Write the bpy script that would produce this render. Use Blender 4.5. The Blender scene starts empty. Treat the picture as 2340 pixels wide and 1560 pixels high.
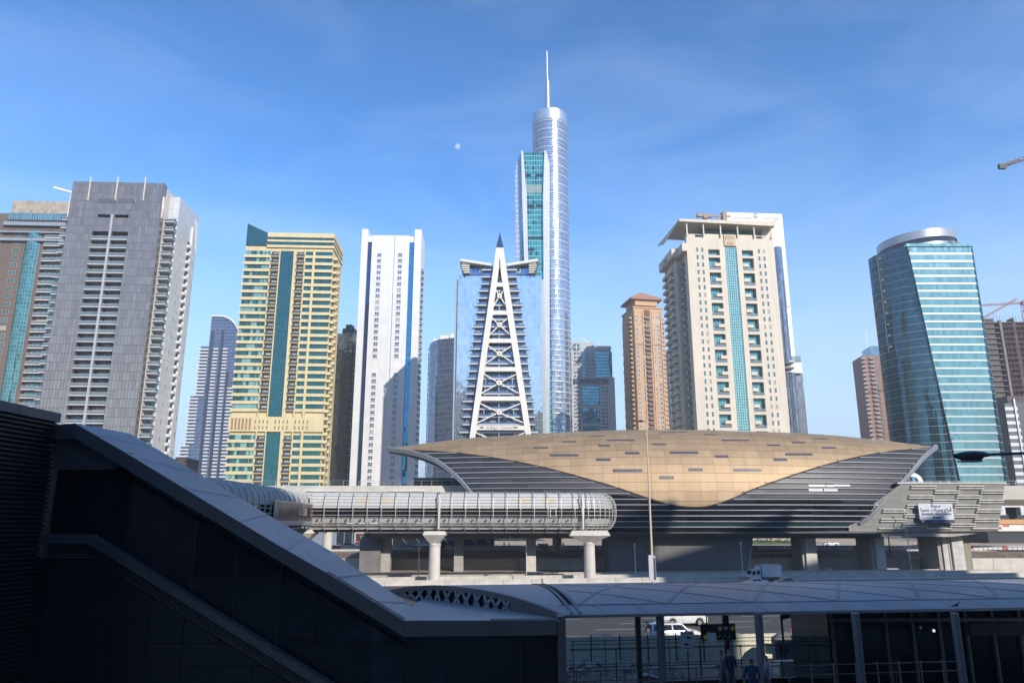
import bpy, math, random
from math import sin, cos, tan, atan, atan2, radians, pi, sqrt, floor
from mathutils import Vector, Matrix

SC = bpy.context.scene
COL = SC.collection
random.seed(7)

# ---------------------------------------------------------------- camera
PITCH = radians(13.8); FPX = 1708.0; CAMH = 11.0
cam_d = bpy.data.cameras.new('camera')
cam_d.sensor_width = 36; cam_d.lens = FPX / 2340 * 36
cam_d.clip_start = 0.3; cam_d.clip_end = 20000
cam = bpy.data.objects.new('camera', cam_d); COL.objects.link(cam)
cam.location = (0, 0, CAMH); cam.rotation_euler = (pi/2 + PITCH, 0, 0)
SC.camera = cam

# ---------------------------------------------------------------- light
SUN_AZ = radians(32); SUN_EL = radians(28)      # azimuth: right of straight behind the camera
SDIR = Vector((sin(SUN_AZ)*cos(SUN_EL), -cos(SUN_AZ)*cos(SUN_EL), sin(SUN_EL)))
sun_d = bpy.data.lights.new('sun', 'SUN'); sun_d.energy = 3.9; sun_d.angle = radians(0.53)
sun_d.color = (1.0, 0.93, 0.83)
sun = bpy.data.objects.new('sun', sun_d); COL.objects.link(sun)
sun.rotation_euler = SDIR.to_track_quat('Z', 'Y').to_euler()
sun.location = SDIR * 600
SC.view_settings.view_transform = 'Standard'; SC.view_settings.look = 'None'
SC.view_settings.exposure = 0.75; SC.view_settings.gamma = 1.0
SC.view_settings.use_curve_mapping = False
SC.render.engine = 'CYCLES'
SC.cycles.max_bounces = 6; SC.cycles.glossy_bounces = 4; SC.cycles.transparent_max_bounces = 8
SC.cycles.caustics_reflective = False; SC.cycles.caustics_refractive = False

w = bpy.data.worlds.new('World'); SC.world = w; w.use_nodes = True
nt = w.node_tree; nt.nodes.clear()
def _n(t, **k):
    n = nt.nodes.new(t)
    for a, b in k.items(): setattr(n, a, b)
    return n
sky = _n('ShaderNodeTexSky'); sky.sky_type = 'NISHITA'; sky.sun_disc = False
sky.sun_elevation = SUN_EL; sky.sun_rotation = pi - SUN_AZ
sky.air_density = 1.0; sky.dust_density = 0.0; sky.ozone_density = 5.0; sky.altitude = 0
hsv = _n('ShaderNodeHueSaturation'); hsv.inputs['Saturation'].default_value = 1.18
nt.links.new(sky.outputs[0], hsv.inputs['Color'])
tc = _n('ShaderNodeTexCoord'); mp = _n('ShaderNodeMapping')
mp.inputs['Scale'].default_value = (1.6, 1.6, 5.0); mp.inputs['Rotation'].default_value = (0.2, 0.5, 0.3)
nz = _n('ShaderNodeTexNoise'); nz.inputs['Scale'].default_value = 1.9; nz.inputs['Detail'].default_value = 9
nz.inputs['Roughness'].default_value = 0.56; nz.inputs['Distortion'].default_value = 0.7
cr = _n('ShaderNodeValToRGB'); cr.color_ramp.elements[0].position = 0.46; cr.color_ramp.elements[1].position = 0.9
cr.color_ramp.elements[1].color = (0.14, 0.14, 0.14, 1)
mx = _n('ShaderNodeMix', data_type='RGBA')
nt.links.new(tc.outputs['Generated'], mp.inputs['Vector']); nt.links.new(mp.outputs[0], nz.inputs['Vector'])
nt.links.new(nz.outputs[0], cr.inputs[0]); nt.links.new(cr.outputs[0], mx.inputs['Factor'])
tint = _n('ShaderNodeMix', data_type='RGBA'); tint.blend_type = 'MULTIPLY'; tint.inputs['Factor'].default_value = 1
tint.inputs['B'].default_value = (0.80, 1.17, 1.32, 1); nt.links.new(hsv.outputs[0], tint.inputs['A']); nt.links.new(tint.outputs['Result'], mx.inputs['A']); mx.inputs['B'].default_value = (7.0, 8.2, 10.0, 1)
sepz = _n('ShaderNodeSeparateXYZ'); nt.links.new(tc.outputs['Generated'], sepz.inputs[0])
hz = _n('ShaderNodeMapRange'); hz.interpolation_type = 'SMOOTHSTEP'; hz.inputs['From Min'].default_value = 0.48; hz.inputs['From Max'].default_value = 0.0
hz.inputs['To Min'].default_value = 0.0; hz.inputs['To Max'].default_value = 0.85; nt.links.new(sepz.outputs[2], hz.inputs[0])
pale = _n('ShaderNodeMix', data_type='RGBA'); nt.links.new(hz.outputs[0], pale.inputs['Factor']); nt.links.new(mx.outputs['Result'], pale.inputs['A']); pale.inputs['B'].default_value = (4.0, 4.95, 5.8, 1)
bg = _n('ShaderNodeBackground'); bg.inputs['Strength'].default_value = 0.13
wo = _n('ShaderNodeOutputWorld')
zen = _n('ShaderNodeMapRange'); zen.inputs['From Min'].default_value = 0.30; zen.inputs['From Max'].default_value = 0.75; zen.inputs['To Min'].default_value = 1.0; zen.inputs['To Max'].default_value = 0.62; nt.links.new(sepz.outputs[2], zen.inputs[0])
zs = _n('ShaderNodeVectorMath', operation='SCALE'); nt.links.new(pale.outputs['Result'], zs.inputs[0]); nt.links.new(zen.outputs[0], zs.inputs['Scale'])
nt.links.new(zs.outputs[0], bg.inputs['Color']); nt.links.new(bg.outputs[0], wo.inputs['Surface'])

# ---------------------------------------------------------------- materials
def lin(c):
    return tuple((x/12.92 if x <= .04045 else ((x+.055)/1.055)**2.4) for x in c) + (1,)
MATS = {}
def mat(name, col, rough=0.7, metal=0.0, var=0.12, scale=0.35, bump=0.0, spec=0.5, emis=None, stretch=None, coat=0, blinds=0.0):
    """plain procedural material: base colour broken up by two noises, optional bump"""
    if name in MATS: return MATS[name]
    m = bpy.data.materials.new(name); MATS[name] = m; m.use_nodes = True
    t = m.node_tree; N = t.nodes; L = t.links; b = N['Principled BSDF']
    g = N.new('ShaderNodeTexCoord'); mp = N.new('ShaderNodeMapping')
    L.new(g.outputs['Object'], mp.inputs[0])
    if stretch: mp.inputs['Scale'].default_value = stretch
    n1 = N.new('ShaderNodeTexNoise'); n1.inputs['Scale'].default_value = scale; n1.inputs['Detail'].default_value = 6
    n1.inputs['Roughness'].default_value = 0.65
    L.new(mp.outputs[0], n1.inputs['Vector'])
    r = N.new('ShaderNodeMapRange'); r.inputs['From Min'].default_value = .3; r.inputs['From Max'].default_value = .7
    r.inputs['To Min'].default_value = 1 - var; r.inputs['To Max'].default_value = 1 + var
    L.new(n1.outputs[0], r.inputs[0])
    mul = N.new('ShaderNodeVectorMath'); mul.operation = 'SCALE'
    mul.inputs[0].default_value = col[:3]
    # dust streaks running down, and every separate object a touch lighter or darker
    m3 = N.new('ShaderNodeMapping'); m3.inputs['Scale'].default_value = (.55, .55, .035); L.new(g.outputs['Object'], m3.inputs[0])
    n3 = N.new('ShaderNodeTexNoise'); n3.inputs['Scale'].default_value = 1.0; n3.inputs['Detail'].default_value = 5; L.new(m3.outputs[0], n3.inputs['Vector'])
    r3 = N.new('ShaderNodeMapRange'); r3.inputs['From Min'].default_value = .3; r3.inputs['From Max'].default_value = .7
    sa = .09 if rough > .5 else .04
    r3.inputs['To Min'].default_value = 1 - sa; r3.inputs['To Max'].default_value = 1 + sa*.5; L.new(n3.outputs[0], r3.inputs[0])
    oi = N.new('ShaderNodeObjectInfo'); r4 = N.new('ShaderNodeMapRange'); r4.inputs['To Min'].default_value = 1 - var*.5; r4.inputs['To Max'].default_value = 1 + var*.3; L.new(oi.outputs['Random'], r4.inputs[0])
    p1 = N.new('ShaderNodeMath'); p1.operation = 'MULTIPLY'; L.new(r.outputs[0], p1.inputs[0]); L.new(r3.outputs[0], p1.inputs[1])
    p2 = N.new('ShaderNodeMath'); p2.operation = 'MULTIPLY'; L.new(p1.outputs[0], p2.inputs[0]); L.new(r4.outputs[0], p2.inputs[1])
    L.new(p2.outputs[0], mul.inputs['Scale'])
    if blinds:          # some rooms have pale curtains drawn
        lt = N.new('ShaderNodeMath'); lt.operation = 'LESS_THAN'; lt.inputs[1].default_value = blinds; L.new(oi.outputs['Random'], lt.inputs[0])
        mb = N.new('ShaderNodeMix'); mb.data_type = 'RGBA'; L.new(lt.outputs[0], mb.inputs['Factor']); L.new(mul.outputs[0], mb.inputs['A']); mb.inputs['B'].default_value = (.34, .32, .28, 1)
        L.new(mb.outputs['Result'], b.inputs['Base Color'])
        mm = N.new('ShaderNodeMix'); mm.data_type = 'FLOAT'; L.new(lt.outputs[0], mm.inputs['Factor']); mm.inputs['A'].default_value = metal; mm.inputs['B'].default_value = 0; L.new(mm.outputs['Result'], b.inputs['Metallic'])
    else: L.new(mul.outputs[0], b.inputs['Base Color'])
    b.inputs['Roughness'].default_value = rough
    if not blinds: b.inputs['Metallic'].default_value = metal
    b.inputs['Specular IOR Level'].default_value = spec
    if coat: b.inputs['Coat Weight'].default_value = coat
    if bump:
        n2 = N.new('ShaderNodeTexNoise'); n2.inputs['Scale'].default_value = scale*14; n2.inputs['Detail'].default_value = 4
        L.new(mp.outputs[0], n2.inputs['Vector'])
        bp = N.new('ShaderNodeBump'); bp.inputs['Strength'].default_value = bump; bp.inputs['Distance'].default_value = .05
        L.new(n2.outputs[0], bp.inputs['Height']); L.new(bp.outputs[0], b.inputs['Normal'])
    if emis:
        b.inputs['Emission Color'].default_value = tuple(emis[:3]) + (1,); b.inputs['Emission Strength'].default_value = emis[3]
    return m

def cells(name, col, line, pw, ph, lw, lh, rough=.08, metal=.75, tilt=.012, wave=.01, var=.25, line_rough=.6,
          odd=None, odd_share=0.0, off=(0, 0), line_metal=0.0):
    """facade skin measured in metres on the UV map: panes pw x ph, joints lw / lh wide; every pane tips a little so reflections break"""
    if name in MATS: return MATS[name]
    m = bpy.data.materials.new(name); MATS[name] = m; m.use_nodes = True
    t = m.node_tree; N = t.nodes; L = t.links; b = N['Principled BSDF']
    def math_(op, a, bb=None, c=None):
        n = N.new('ShaderNodeMath'); n.operation = op
        for i, x in enumerate((a, bb, c)):
            if x is None: continue
            if isinstance(x, (int, float)): n.inputs[i].default_value = x
            else: L.new(x, n.inputs[i])
        return n.outputs[0]
    uv = N.new('ShaderNodeUVMap'); sp = N.new('ShaderNodeSeparateXYZ'); L.new(uv.outputs[0], sp.inputs[0])
    u = math_('DIVIDE', math_('ADD', sp.outputs[0], off[0]), pw); v = math_('DIVIDE', math_('ADD', sp.outputs[1], off[1]), ph)
    mu = math_('LESS_THAN', math_('FRACT', u), lw/pw); mv = math_('LESS_THAN', math_('FRACT', v), lh/ph)
    mask = math_('MAXIMUM', mu, mv)
    oi = N.new('ShaderNodeObjectInfo'); cb = N.new('ShaderNodeCombineXYZ'); L.new(math_('ADD', math_('FLOOR', u), math_('FLOOR', math_('MULTIPLY', oi.outputs['Random'], 977.0))), cb.inputs[0]); L.new(math_('FLOOR', v), cb.inputs[1])
    wn = N.new('ShaderNodeTexWhiteNoise'); wn.noise_dimensions = '2D'; L.new(cb.outputs[0], wn.inputs['Vector'])
    sc = N.new('ShaderNodeMapRange'); sc.inputs['To Min'].default_value = 1 - var; sc.inputs['To Max'].default_value = 1 + var*.5
    L.new(wn.outputs['Value'], sc.inputs[0])
    mul = N.new('ShaderNodeVectorMath'); mul.operation = 'SCALE'; mul.inputs[0].default_value = col[:3]
    L.new(sc.outputs[0], mul.inputs['Scale'])
    base = mul.outputs[0]
    if odd:
        mo = N.new('ShaderNodeMix'); mo.data_type = 'RGBA'
        wn2 = N.new('ShaderNodeTexWhiteNoise'); wn2.noise_dimensions = '2D'
        ad = N.new('ShaderNodeVectorMath'); ad.operation = 'ADD'; ad.inputs[1].default_value = (17.3, 5.1, 0)
        L.new(cb.outputs[0], ad.inputs[0]); L.new(ad.outputs[0], wn2.inputs['Vector'])
        L.new(math_('LESS_THAN', wn2.outputs['Value'], odd_share), mo.inputs['Factor'])
        L.new(base, mo.inputs['A']); mo.inputs['B'].default_value = tuple(odd[:3]) + (1,)
        base = mo.outputs['Result']
    mc = N.new('ShaderNodeMix'); mc.data_type = 'RGBA'; L.new(mask, mc.inputs['Factor'])
    L.new(base, mc.inputs['A']); mc.inputs['B'].default_value = tuple(line[:3]) + (1,)
    L.new(mc.outputs['Result'], b.inputs['Base Color'])
    mr = N.new('ShaderNodeMix'); mr.data_type = 'FLOAT'; L.new(mask, mr.inputs['Factor'])
    mr.inputs['A'].default_value = rough; mr.inputs['B'].default_value = line_rough; L.new(mr.outputs['Result'], b.inputs['Roughness'])
    mm = N.new('ShaderNodeMix'); mm.data_type = 'FLOAT'; L.new(mask, mm.inputs['Factor'])
    mm.inputs['A'].default_value = metal; mm.inputs['B'].default_value = line_metal; L.new(mm.outputs['Result'], b.inputs['Metallic'])
    if tilt or wave:
        ge = N.new('ShaderNodeNewGeometry')
        s1 = N.new('ShaderNodeVectorMath'); s1.operation = 'SUBTRACT'; s1.inputs[1].default_value = (.5, .5, .5); L.new(wn.outputs['Color'], s1.inputs[0])
        s2 = N.new('ShaderNodeVectorMath'); s2.operation = 'SCALE'; s2.inputs['Scale'].default_value = tilt*2; L.new(s1.outputs[0], s2.inputs[0])
        nz = N.new('ShaderNodeTexNoise'); nz.inputs['Scale'].default_value = .45; nz.inputs['Detail'].default_value = 2; L.new(uv.outputs[0], nz.inputs['Vector'])
        s3 = N.new('ShaderNodeVectorMath'); s3.operation = 'SUBTRACT'; s3.inputs[1].default_value = (.5, .5, .5); L.new(nz.outputs['Color'], s3.inputs[0])
        s4 = N.new('ShaderNodeVectorMath'); s4.operation = 'SCALE'; s4.inputs['Scale'].default_value = wave*4; L.new(s3.outputs[0], s4.inputs[0])
        a1 = N.new('ShaderNodeVectorMath'); a1.operation = 'ADD'; L.new(s2.outputs[0], a1.inputs[0]); L.new(s4.outputs[0], a1.inputs[1])
        a2 = N.new('ShaderNodeVectorMath'); a2.operation = 'ADD'; L.new(ge.outputs['Normal'], a2.inputs[0]); L.new(a1.outputs[0], a2.inputs[1])
        nn = N.new('ShaderNodeVectorMath'); nn.operation = 'NORMALIZE'; L.new(a2.outputs[0], nn.inputs[0])
        L.new(nn.outputs[0], b.inputs['Normal'])
    return m

# ---------------------------------------------------------------- mesh helpers
class MB:
    def __init__(s): s.v = []; s.f = []; s.uv = []; s.m = []; s.sm = []
    def face(s, pts, m=0, uv=None, smooth=False):
        i = len(s.v); s.v += [tuple(p) for p in pts]; s.f.append(tuple(range(i, i+len(pts)))); s.m.append(m); s.sm.append(smooth)
        if uv is None:
            a, b, c = Vector(pts[0]), Vector(pts[1]), Vector(pts[2]); n = (b-a).cross(c-a)
            if abs(n.z) > max(abs(n.x), abs(n.y)): uv = [(p[0], p[1]) for p in pts]
            elif abs(n.y) >= abs(n.x): uv = [(p[0], p[2]) for p in pts]
            else: uv = [(p[1], p[2]) for p in pts]
        s.uv.append(uv); return s
    def box(s, x0, x1, y0, y1, z0, z1, m=0, mt=None):
        if x0 > x1: x0, x1 = x1, x0
        if y0 > y1: y0, y1 = y1, y0
        if z0 > z1: z0, z1 = z1, z0
        mt = m if mt is None else mt
        s.face([(x0,y0,z0),(x1,y0,z0),(x1,y0,z1),(x0,y0,z1)], m)
        s.face([(x1,y0,z0),(x1,y1,z0),(x1,y1,z1),(x1,y0,z1)], m)
        s.face([(x1,y1,z0),(x0,y1,z0),(x0,y1,z1),(x1,y1,z1)], m)
        s.face([(x0,y1,z0),(x0,y0,z0),(x0,y0,z1),(x0,y1,z1)], m)
        s.face([(x0,y0,z1),(x1,y0,z1),(x1,y1,z1),(x0,y1,z1)], mt)
        s.face([(x0,y1,z0),(x1,y1,z0),(x1,y0,z0),(x0,y0,z0)], mt)
        return s
    def bar(s, p, q, w=.1, h=None, m=0, up=(0, 0, 1), n=4):
        """beam from p to q; n=4 box section, n>4 round"""
        p = Vector(p); q = Vector(q); d = q - p
        if d.length < 1e-6: return s
        h = w if h is None else h
        u = Vector(up); sx = d.cross(u)
        if sx.length < 1e-4: sx = d.cross(Vector((0, 1, 0)))
        sx.normalize(); sz = sx.cross(d).normalized()
        if n == 4: ring = [(-w/2, -h/2), (w/2, -h/2), (w/2, h/2), (-w/2, h/2)]
        else: ring = [(w/2*cos(2*pi*k/n), h/2*sin(2*pi*k/n)) for k in range(n)]
        A = [p + sx*a + sz*b for a, b in ring]; B = [q + sx*a + sz*b for a, b in ring]
        for k in range(len(ring)):
            j = (k+1) % len(ring); s.face([A[k], A[j], B[j], B[k]], m, smooth=n > 4)
        s.face(A[::-1], m); s.face(B, m); return s
    def path(s, pts, w=.1, h=None, m=0, n=4, up=(0, 0, 1)):
        for a, b in zip(pts, pts[1:]): s.bar(a, b, w, h, m, up, n)
        return s
    def cyl(s, x, y, z0, z1, r0, r1=None, n=16, m=0, cap=True):
        r1 = r0 if r1 is None else r1
        A = [(x+r0*cos(2*pi*k/n), y+r0*sin(2*pi*k/n), z0) for k in range(n)]
        B = [(x+r1*cos(2*pi*k/n), y+r1*sin(2*pi*k/n), z1) for k in range(n)]
        for k in range(n):
            j = (k+1) % n; c = 2*pi*max(r0, r1)/n
            s.face([A[k], A[j], B[j], B[k]], m, [(k*c, z0), ((k+1)*c, z0), ((k+1)*c, z1), (k*c, z1)], smooth=n > 8)
        if cap: s.face(B, m); s.face(A[::-1], m)
        return s
    def prism(s, pts, a0, a1, axis='y', m=0):
        """polygon pts extruded; axis y: pts are (x,z); axis x: (y,z); axis z: (x,y)"""
        def P(p, a): return (p[0], a, p[1]) if axis == 'y' else ((a, p[0], p[1]) if axis == 'x' else (p[0], p[1], a))
        A = [P(p, a0) for p in pts]; B = [P(p, a1) for p in pts]
        s.face(A, m); s.face(B[::-1], m)
        for k in range(len(pts)):
            j = (k+1) % len(pts); s.face([A[k], B[k], B[j], A[j]], m)
        return s
    def surf(s, rows, m=0, smooth=True, uv=None, closed=False):
        """rows[i][j] points; shared vertices so smooth shading works"""
        i0 = len(s.v); R = len(rows); C_ = len(rows[0])
        for r in rows: s.v += [tuple(p) for p in r]
        for i in range(R-1):
            for j in range(C_ if closed else C_-1):
                k = (j+1) % C_
                a, b, c, d = i0+i*C_+j, i0+i*C_+k, i0+(i+1)*C_+k, i0+(i+1)*C_+j
                s.f.append((a, b, c, d)); s.m.append(m); s.sm.append(smooth)
                if uv: s.uv.append([uv[i][j], uv[i][j+1], uv[i+1][j+1], uv[i+1][j]])
                else: s.uv.append([(s.v[q][0]+s.v[q][1], s.v[q][2]) for q in (a, b, c, d)])
        return s
    def wall(s, x0, x1, z0, z1, holes, y0, y1, m=0):
        """wall slab with real openings; holes (xa, xb, za, zb)"""
        xs = sorted(set([x0, x1] + [round(a, 4) for h in holes for a in h[:2]])); zs = sorted(set([z0, z1] + [round(a, 4) for h in holes for a in h[2:]]))
        xs = [x for x in xs if x0-1e-6 <= x <= x1+1e-6]; zs = [z for z in zs if z0-1e-6 <= z <= z1+1e-6]
        runs = {}
        out = []
        for a, b in zip(zs, zs[1:]):
            zc = (a+b)/2; cur = None; row = []
            hs = [h for h in holes if h[2] < zc < h[3]]
            for c, d in zip(xs, xs[1:]):
                xc = (c+d)/2
                if any(h[0] < xc < h[1] for h in hs):
                    if cur: row.append(tuple(cur)); cur = None
                elif cur: cur[1] = d
                else: cur = [c, d]
            if cur: row.append(tuple(cur))
            new = {}
            for r in row:
                if r in runs: new[r] = (runs[r][0], b)
                else: new[r] = (a, b)
            for r, zz in runs.items():
                if r not in new: out.append((r, zz))
            runs = new
        out += list(runs.items())
        for (c, d), (a, b) in out: s.box(c, d, y0, y1, a, b, m)
        return s
    def mesh(s, name, mats, weld=False):
        me = bpy.data.meshes.new(name); me.from_pydata(s.v, [], s.f)
        if not isinstance(mats, (list, tuple)): mats = [mats]
        for q in mats: me.materials.append(q)
        me.polygons.foreach_set('material_index', s.m); me.polygons.foreach_set('use_smooth', s.sm)
        ul = me.uv_layers.new(name='UVMap'); flat = [c for f in s.uv for p in f for c in p[:2]]
        ul.data.foreach_set('uv', flat); me.update(); return me
    def build(s, name, mats, parent=None, loc=None, rz=0):
        return link(name, s.mesh(name, mats), parent, loc, rz)

def link(name, me, parent=None, loc=None, rz=0, scale=None):
    o = bpy.data.objects.new(name, me); COL.objects.link(o)
    if parent: o.parent = parent
    if loc is not None: o.location = loc
    if rz: o.rotation_euler = (0, 0, rz)
    if scale: o.scale = scale
    return o
def tag(o, label=None, cat=None, group=None, kind=None):
    if label: o['label'] = label
    if cat: o['category'] = cat
    if group: o['group'] = group
    if kind: o['kind'] = kind
    return o
def empty(name, loc=(0, 0, 0), rz=0, label=None, cat=None, group=None):
    o = bpy.data.objects.new(name, None); COL.objects.link(o); o.location = loc; o.rotation_euler = (0, 0, rz)
    o.empty_display_size = .5
    return tag(o, label, cat, group)
def copy_tree(o, parent=None):
    c = o.copy(); COL.objects.link(c); c.parent = parent
    for ch in o.children: copy_tree(ch, c)
    return c
def struct(o): o['kind'] = 'structure'; return o

def img(px, py, Y):
    """where the sight line of a photo pixel meets the vertical plane Y (metres)"""
    a = PITCH + atan((780-py)/FPX); z = Y*tan(a); d = Y*cos(PITCH)+z*sin(PITCH)
    return Vector(((px-1170)/FPX*d, Y, z+CAMH))
def ground(px, py, z=0.0):
    a = PITCH + atan((780-py)/FPX); Y = (z-CAMH)/tan(a); p = img(px, py, Y); return Vector((p.x, p.y, z))
def proj(P):
    x, y, z = P; z -= CAMH; d = y*cos(PITCH)+z*sin(PITCH); u = -y*sin(PITCH)+z*cos(PITCH)
    return 1170+FPX*x/d, 780-FPX*u/d

def text_mesh(body, size, depth=0.0, font=None, align='CENTER', spacing=1.0, bold=0.0):
    c = bpy.data.curves.new('lettering', 'FONT'); c.body = body; c.size = size; c.extrude = depth; c.align_x = align
    c.space_character = spacing; c.offset = bold; c.resolution_u = 2; c.space_line = 0.95
    t = bpy.data.objects.new('lettering', c); COL.objects.link(t)
    bpy.context.view_layer.update()
    me = bpy.data.meshes.new_from_object(t.evaluated_get(bpy.context.evaluated_depsgraph_get()))
    bpy.data.objects.remove(t); return me
def lettering(name, body, size, m, parent, loc, depth=.05, rz=0, **k):
    me = text_mesh(body, size, depth, **k); me.materials.clear(); me.materials.append(m)
    o = link(name, me, parent, loc); o.rotation_euler = (pi/2, 0, rz); return o

# shared materials
M = dict(
    white=mat('white_paint', (.62, .615, .60), .5, var=.05, scale=.08),
    offwhite=mat('off_white_stone', (.70, .66, .60), .6, var=.05, scale=.1),
    cream=mat('cream_render', (.60, .53, .43), .75, var=.05, scale=.12),
    yellow=mat('yellow_render', (.60, .505, .29), .75, var=.05, scale=.1),
    tan=mat('tan_render', (.50, .33, .19), .8, var=.08, scale=.15),
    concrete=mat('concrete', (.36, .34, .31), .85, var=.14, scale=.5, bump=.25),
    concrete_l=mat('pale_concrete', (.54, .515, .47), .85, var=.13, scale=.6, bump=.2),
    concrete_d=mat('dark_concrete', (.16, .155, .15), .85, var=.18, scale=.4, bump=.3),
    steel=mat('steel', (.42, .43, .44), .4, .6, var=.08, scale=1.2),
    dsteel=mat('dark_steel', (.07, .075, .08), .5, .4, var=.15, scale=1.2),
    black=mat('black', (.012, .012, .014), .6, var=.1),
    dark=mat('dark_recess', (.03, .03, .035), .6, var=.2),
    glass_d=mat('dark_glass', (.05, .065, .08), .06, .6, var=.3, scale=.3, blinds=.16),
    glass_b=mat('blue_glass', (.16, .27, .42), .06, .8, var=.2, scale=.25),
    glass_t=mat('teal_glass', (.10, .22, .23), .06, .7, var=.3, scale=.25, blinds=.12),
    glass_r=mat('railing_glass', (.16, .19, .20), .12, .3, var=.2, scale=.4),
)
# tiny Arabic shaper: joined presentation forms in visual (left to right) order
_AF = {'ا': (0xFE8D, 2), 'أ': (0xFE83, 2), 'ب': (0xFE8F, 4), 'ة': (0xFE93, 2), 'ت': (0xFE95, 4), 'ج': (0xFE9D, 4), 'ح': (0xFEA1, 4), 'د': (0xFEA9, 2),
       'ر': (0xFEAD, 2), 'ز': (0xFEAF, 2), 'س': (0xFEB1, 4), 'ط': (0xFEC1, 4), 'ع': (0xFEC9, 4), 'ف': (0xFED1, 4), 'ق': (0xFED5, 4), 'ك': (0xFED9, 4), 'ل': (0xFEDD, 4),
       'م': (0xFEE1, 4), 'ن': (0xFEE5, 4), 'ه': (0xFEE9, 4), 'و': (0xFEED, 2), 'ي': (0xFEF1, 4)}
def AR(s):
    out = []
    for i, c in enumerate(s):
        if c not in _AF: out.append(c); continue
        base, forms = _AF[c]
        prev = i > 0 and s[i-1] in _AF and _AF[s[i-1]][1] == 4
        nxt = i+1 < len(s) and s[i+1] in _AF and forms == 4
        k = (3 if nxt else 1) if prev else (2 if nxt else 0)
        if prev and not nxt: k = 1
        elif prev and nxt: k = 3
        out.append(chr(base+k))
    return ''.join(reversed(out))
# ================================================================ towers
GZ = 5.0      # ground level beyond the metro line
class Tower:
    """front plane through the corner seen at (pxl, pyl), yaw in degrees (positive: right end farther away)"""
    def __init__(s, name, label, cat, pxl, pyl, pxr, pyr, Y, yaw=0.0, group=None, base=GZ):
        c = img(pxl, pyl, Y); s.yaw = radians(yaw); s.X0 = c.x; s.Y0 = Y; s.base = base
        s.H = c.z - base; s.e = empty(name, (c.x, Y, base), s.yaw, label, cat, group)
        s.W = s.hit(pxr, pyr)[0]
    def hit(s, px, py, dy=0.0):
        """photo pixel -> (x along the front, z above the base) on the plane dy behind the front"""
        cx, sx = cos(s.yaw), sin(s.yaw); ox = s.X0 - sx*dy; oy = s.Y0 + cx*dy
        p = img(px, py, 100.0) - Vector((0, 0, CAMH))          # ray direction
        # point = t*p ; (point - o) . n = 0, n = (-sin, cos)
        t = (-sx*ox + cx*oy) / (-sx*p.x + cx*p.y); P = p*t
        return ((P.x-ox)*cx + (P.y-oy)*sx, P.z + CAMH - s.base)
    def part(s, name, mb, mats, loc=None, rz=0, parent=None): return mb.build(name, mats, parent or s.e, loc, rz)
    def put(s, name, me, x, y, z, rz=0, scale=None): return link(name, me, s.e, (x, y, z), rz, scale)

def window_me(name, w, h, fm, gm, nx=2, nz=1, ft=.1, proud=.12):
    b = MB(); b.box(ft, w-ft, -.04, .0, ft, h-ft, 1)
    b.box(0, w, -proud, 0, 0, ft); b.box(0, w, -proud, 0, h-ft, h); b.box(0, ft, -proud, 0, ft, h-ft); b.box(w-ft, w, -proud, 0, ft, h-ft)
    for i in range(1, nx): x = w*i/nx; b.box(x-ft/2, x+ft/2, -proud*.8, -.04, ft, h-ft)
    for i in range(1, nz): z = h*i/nz; b.box(ft, w-ft, -proud*.7, -.04, z-ft/2, z+ft/2)
    return b.mesh(name, [fm, gm])
def pane_me(name, w, h, gm, proud=.06, u0=0, fm=None, n=0, ft=.08):
    b = MB(); b.box(0, w, -proud, 0, 0, h, 0)
    for i in range(1, n): x = w*i/n; b.box(x-ft/2, x+ft/2, -proud-.07, -proud, 0, h, 1)
    return b.mesh(name, [gm] + ([fm] if fm else []))
def balcony_me(name, w, d, slab_m, rail_m, rail_h=1.05, t=.28, posts=True, top=None, back=0.0, stuff=0):
    b = MB(); b.box(0, w, -d, back, -t, 0, 0); e = .06
    b.box(e, w-e, -d+.03, -d+.03+e, 0.002, rail_h, 1); b.box(e, 2*e, -d+.03+e, -.02, 0.002, rail_h, 1); b.box(w-2*e, w-e, -d+.03+e, -.02, 0.002, rail_h, 1)
    b.box(0, w, -d, -d+.12, rail_h, rail_h+.08, 2)
    if stuff == 1: b.box(w*.3, w*.3+.5, -d*.6, -d*.6+.5, 0, .9, 2); b.box(w*.7, w*.7+.3, -d*.5, -d*.5+.6, 0, 1.3, 0)
    return b.mesh(name, [slab_m, rail_m, top or slab_m])

rnd = random.Random(11)
def var_pick(*a): return rnd.choice(a)

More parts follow.
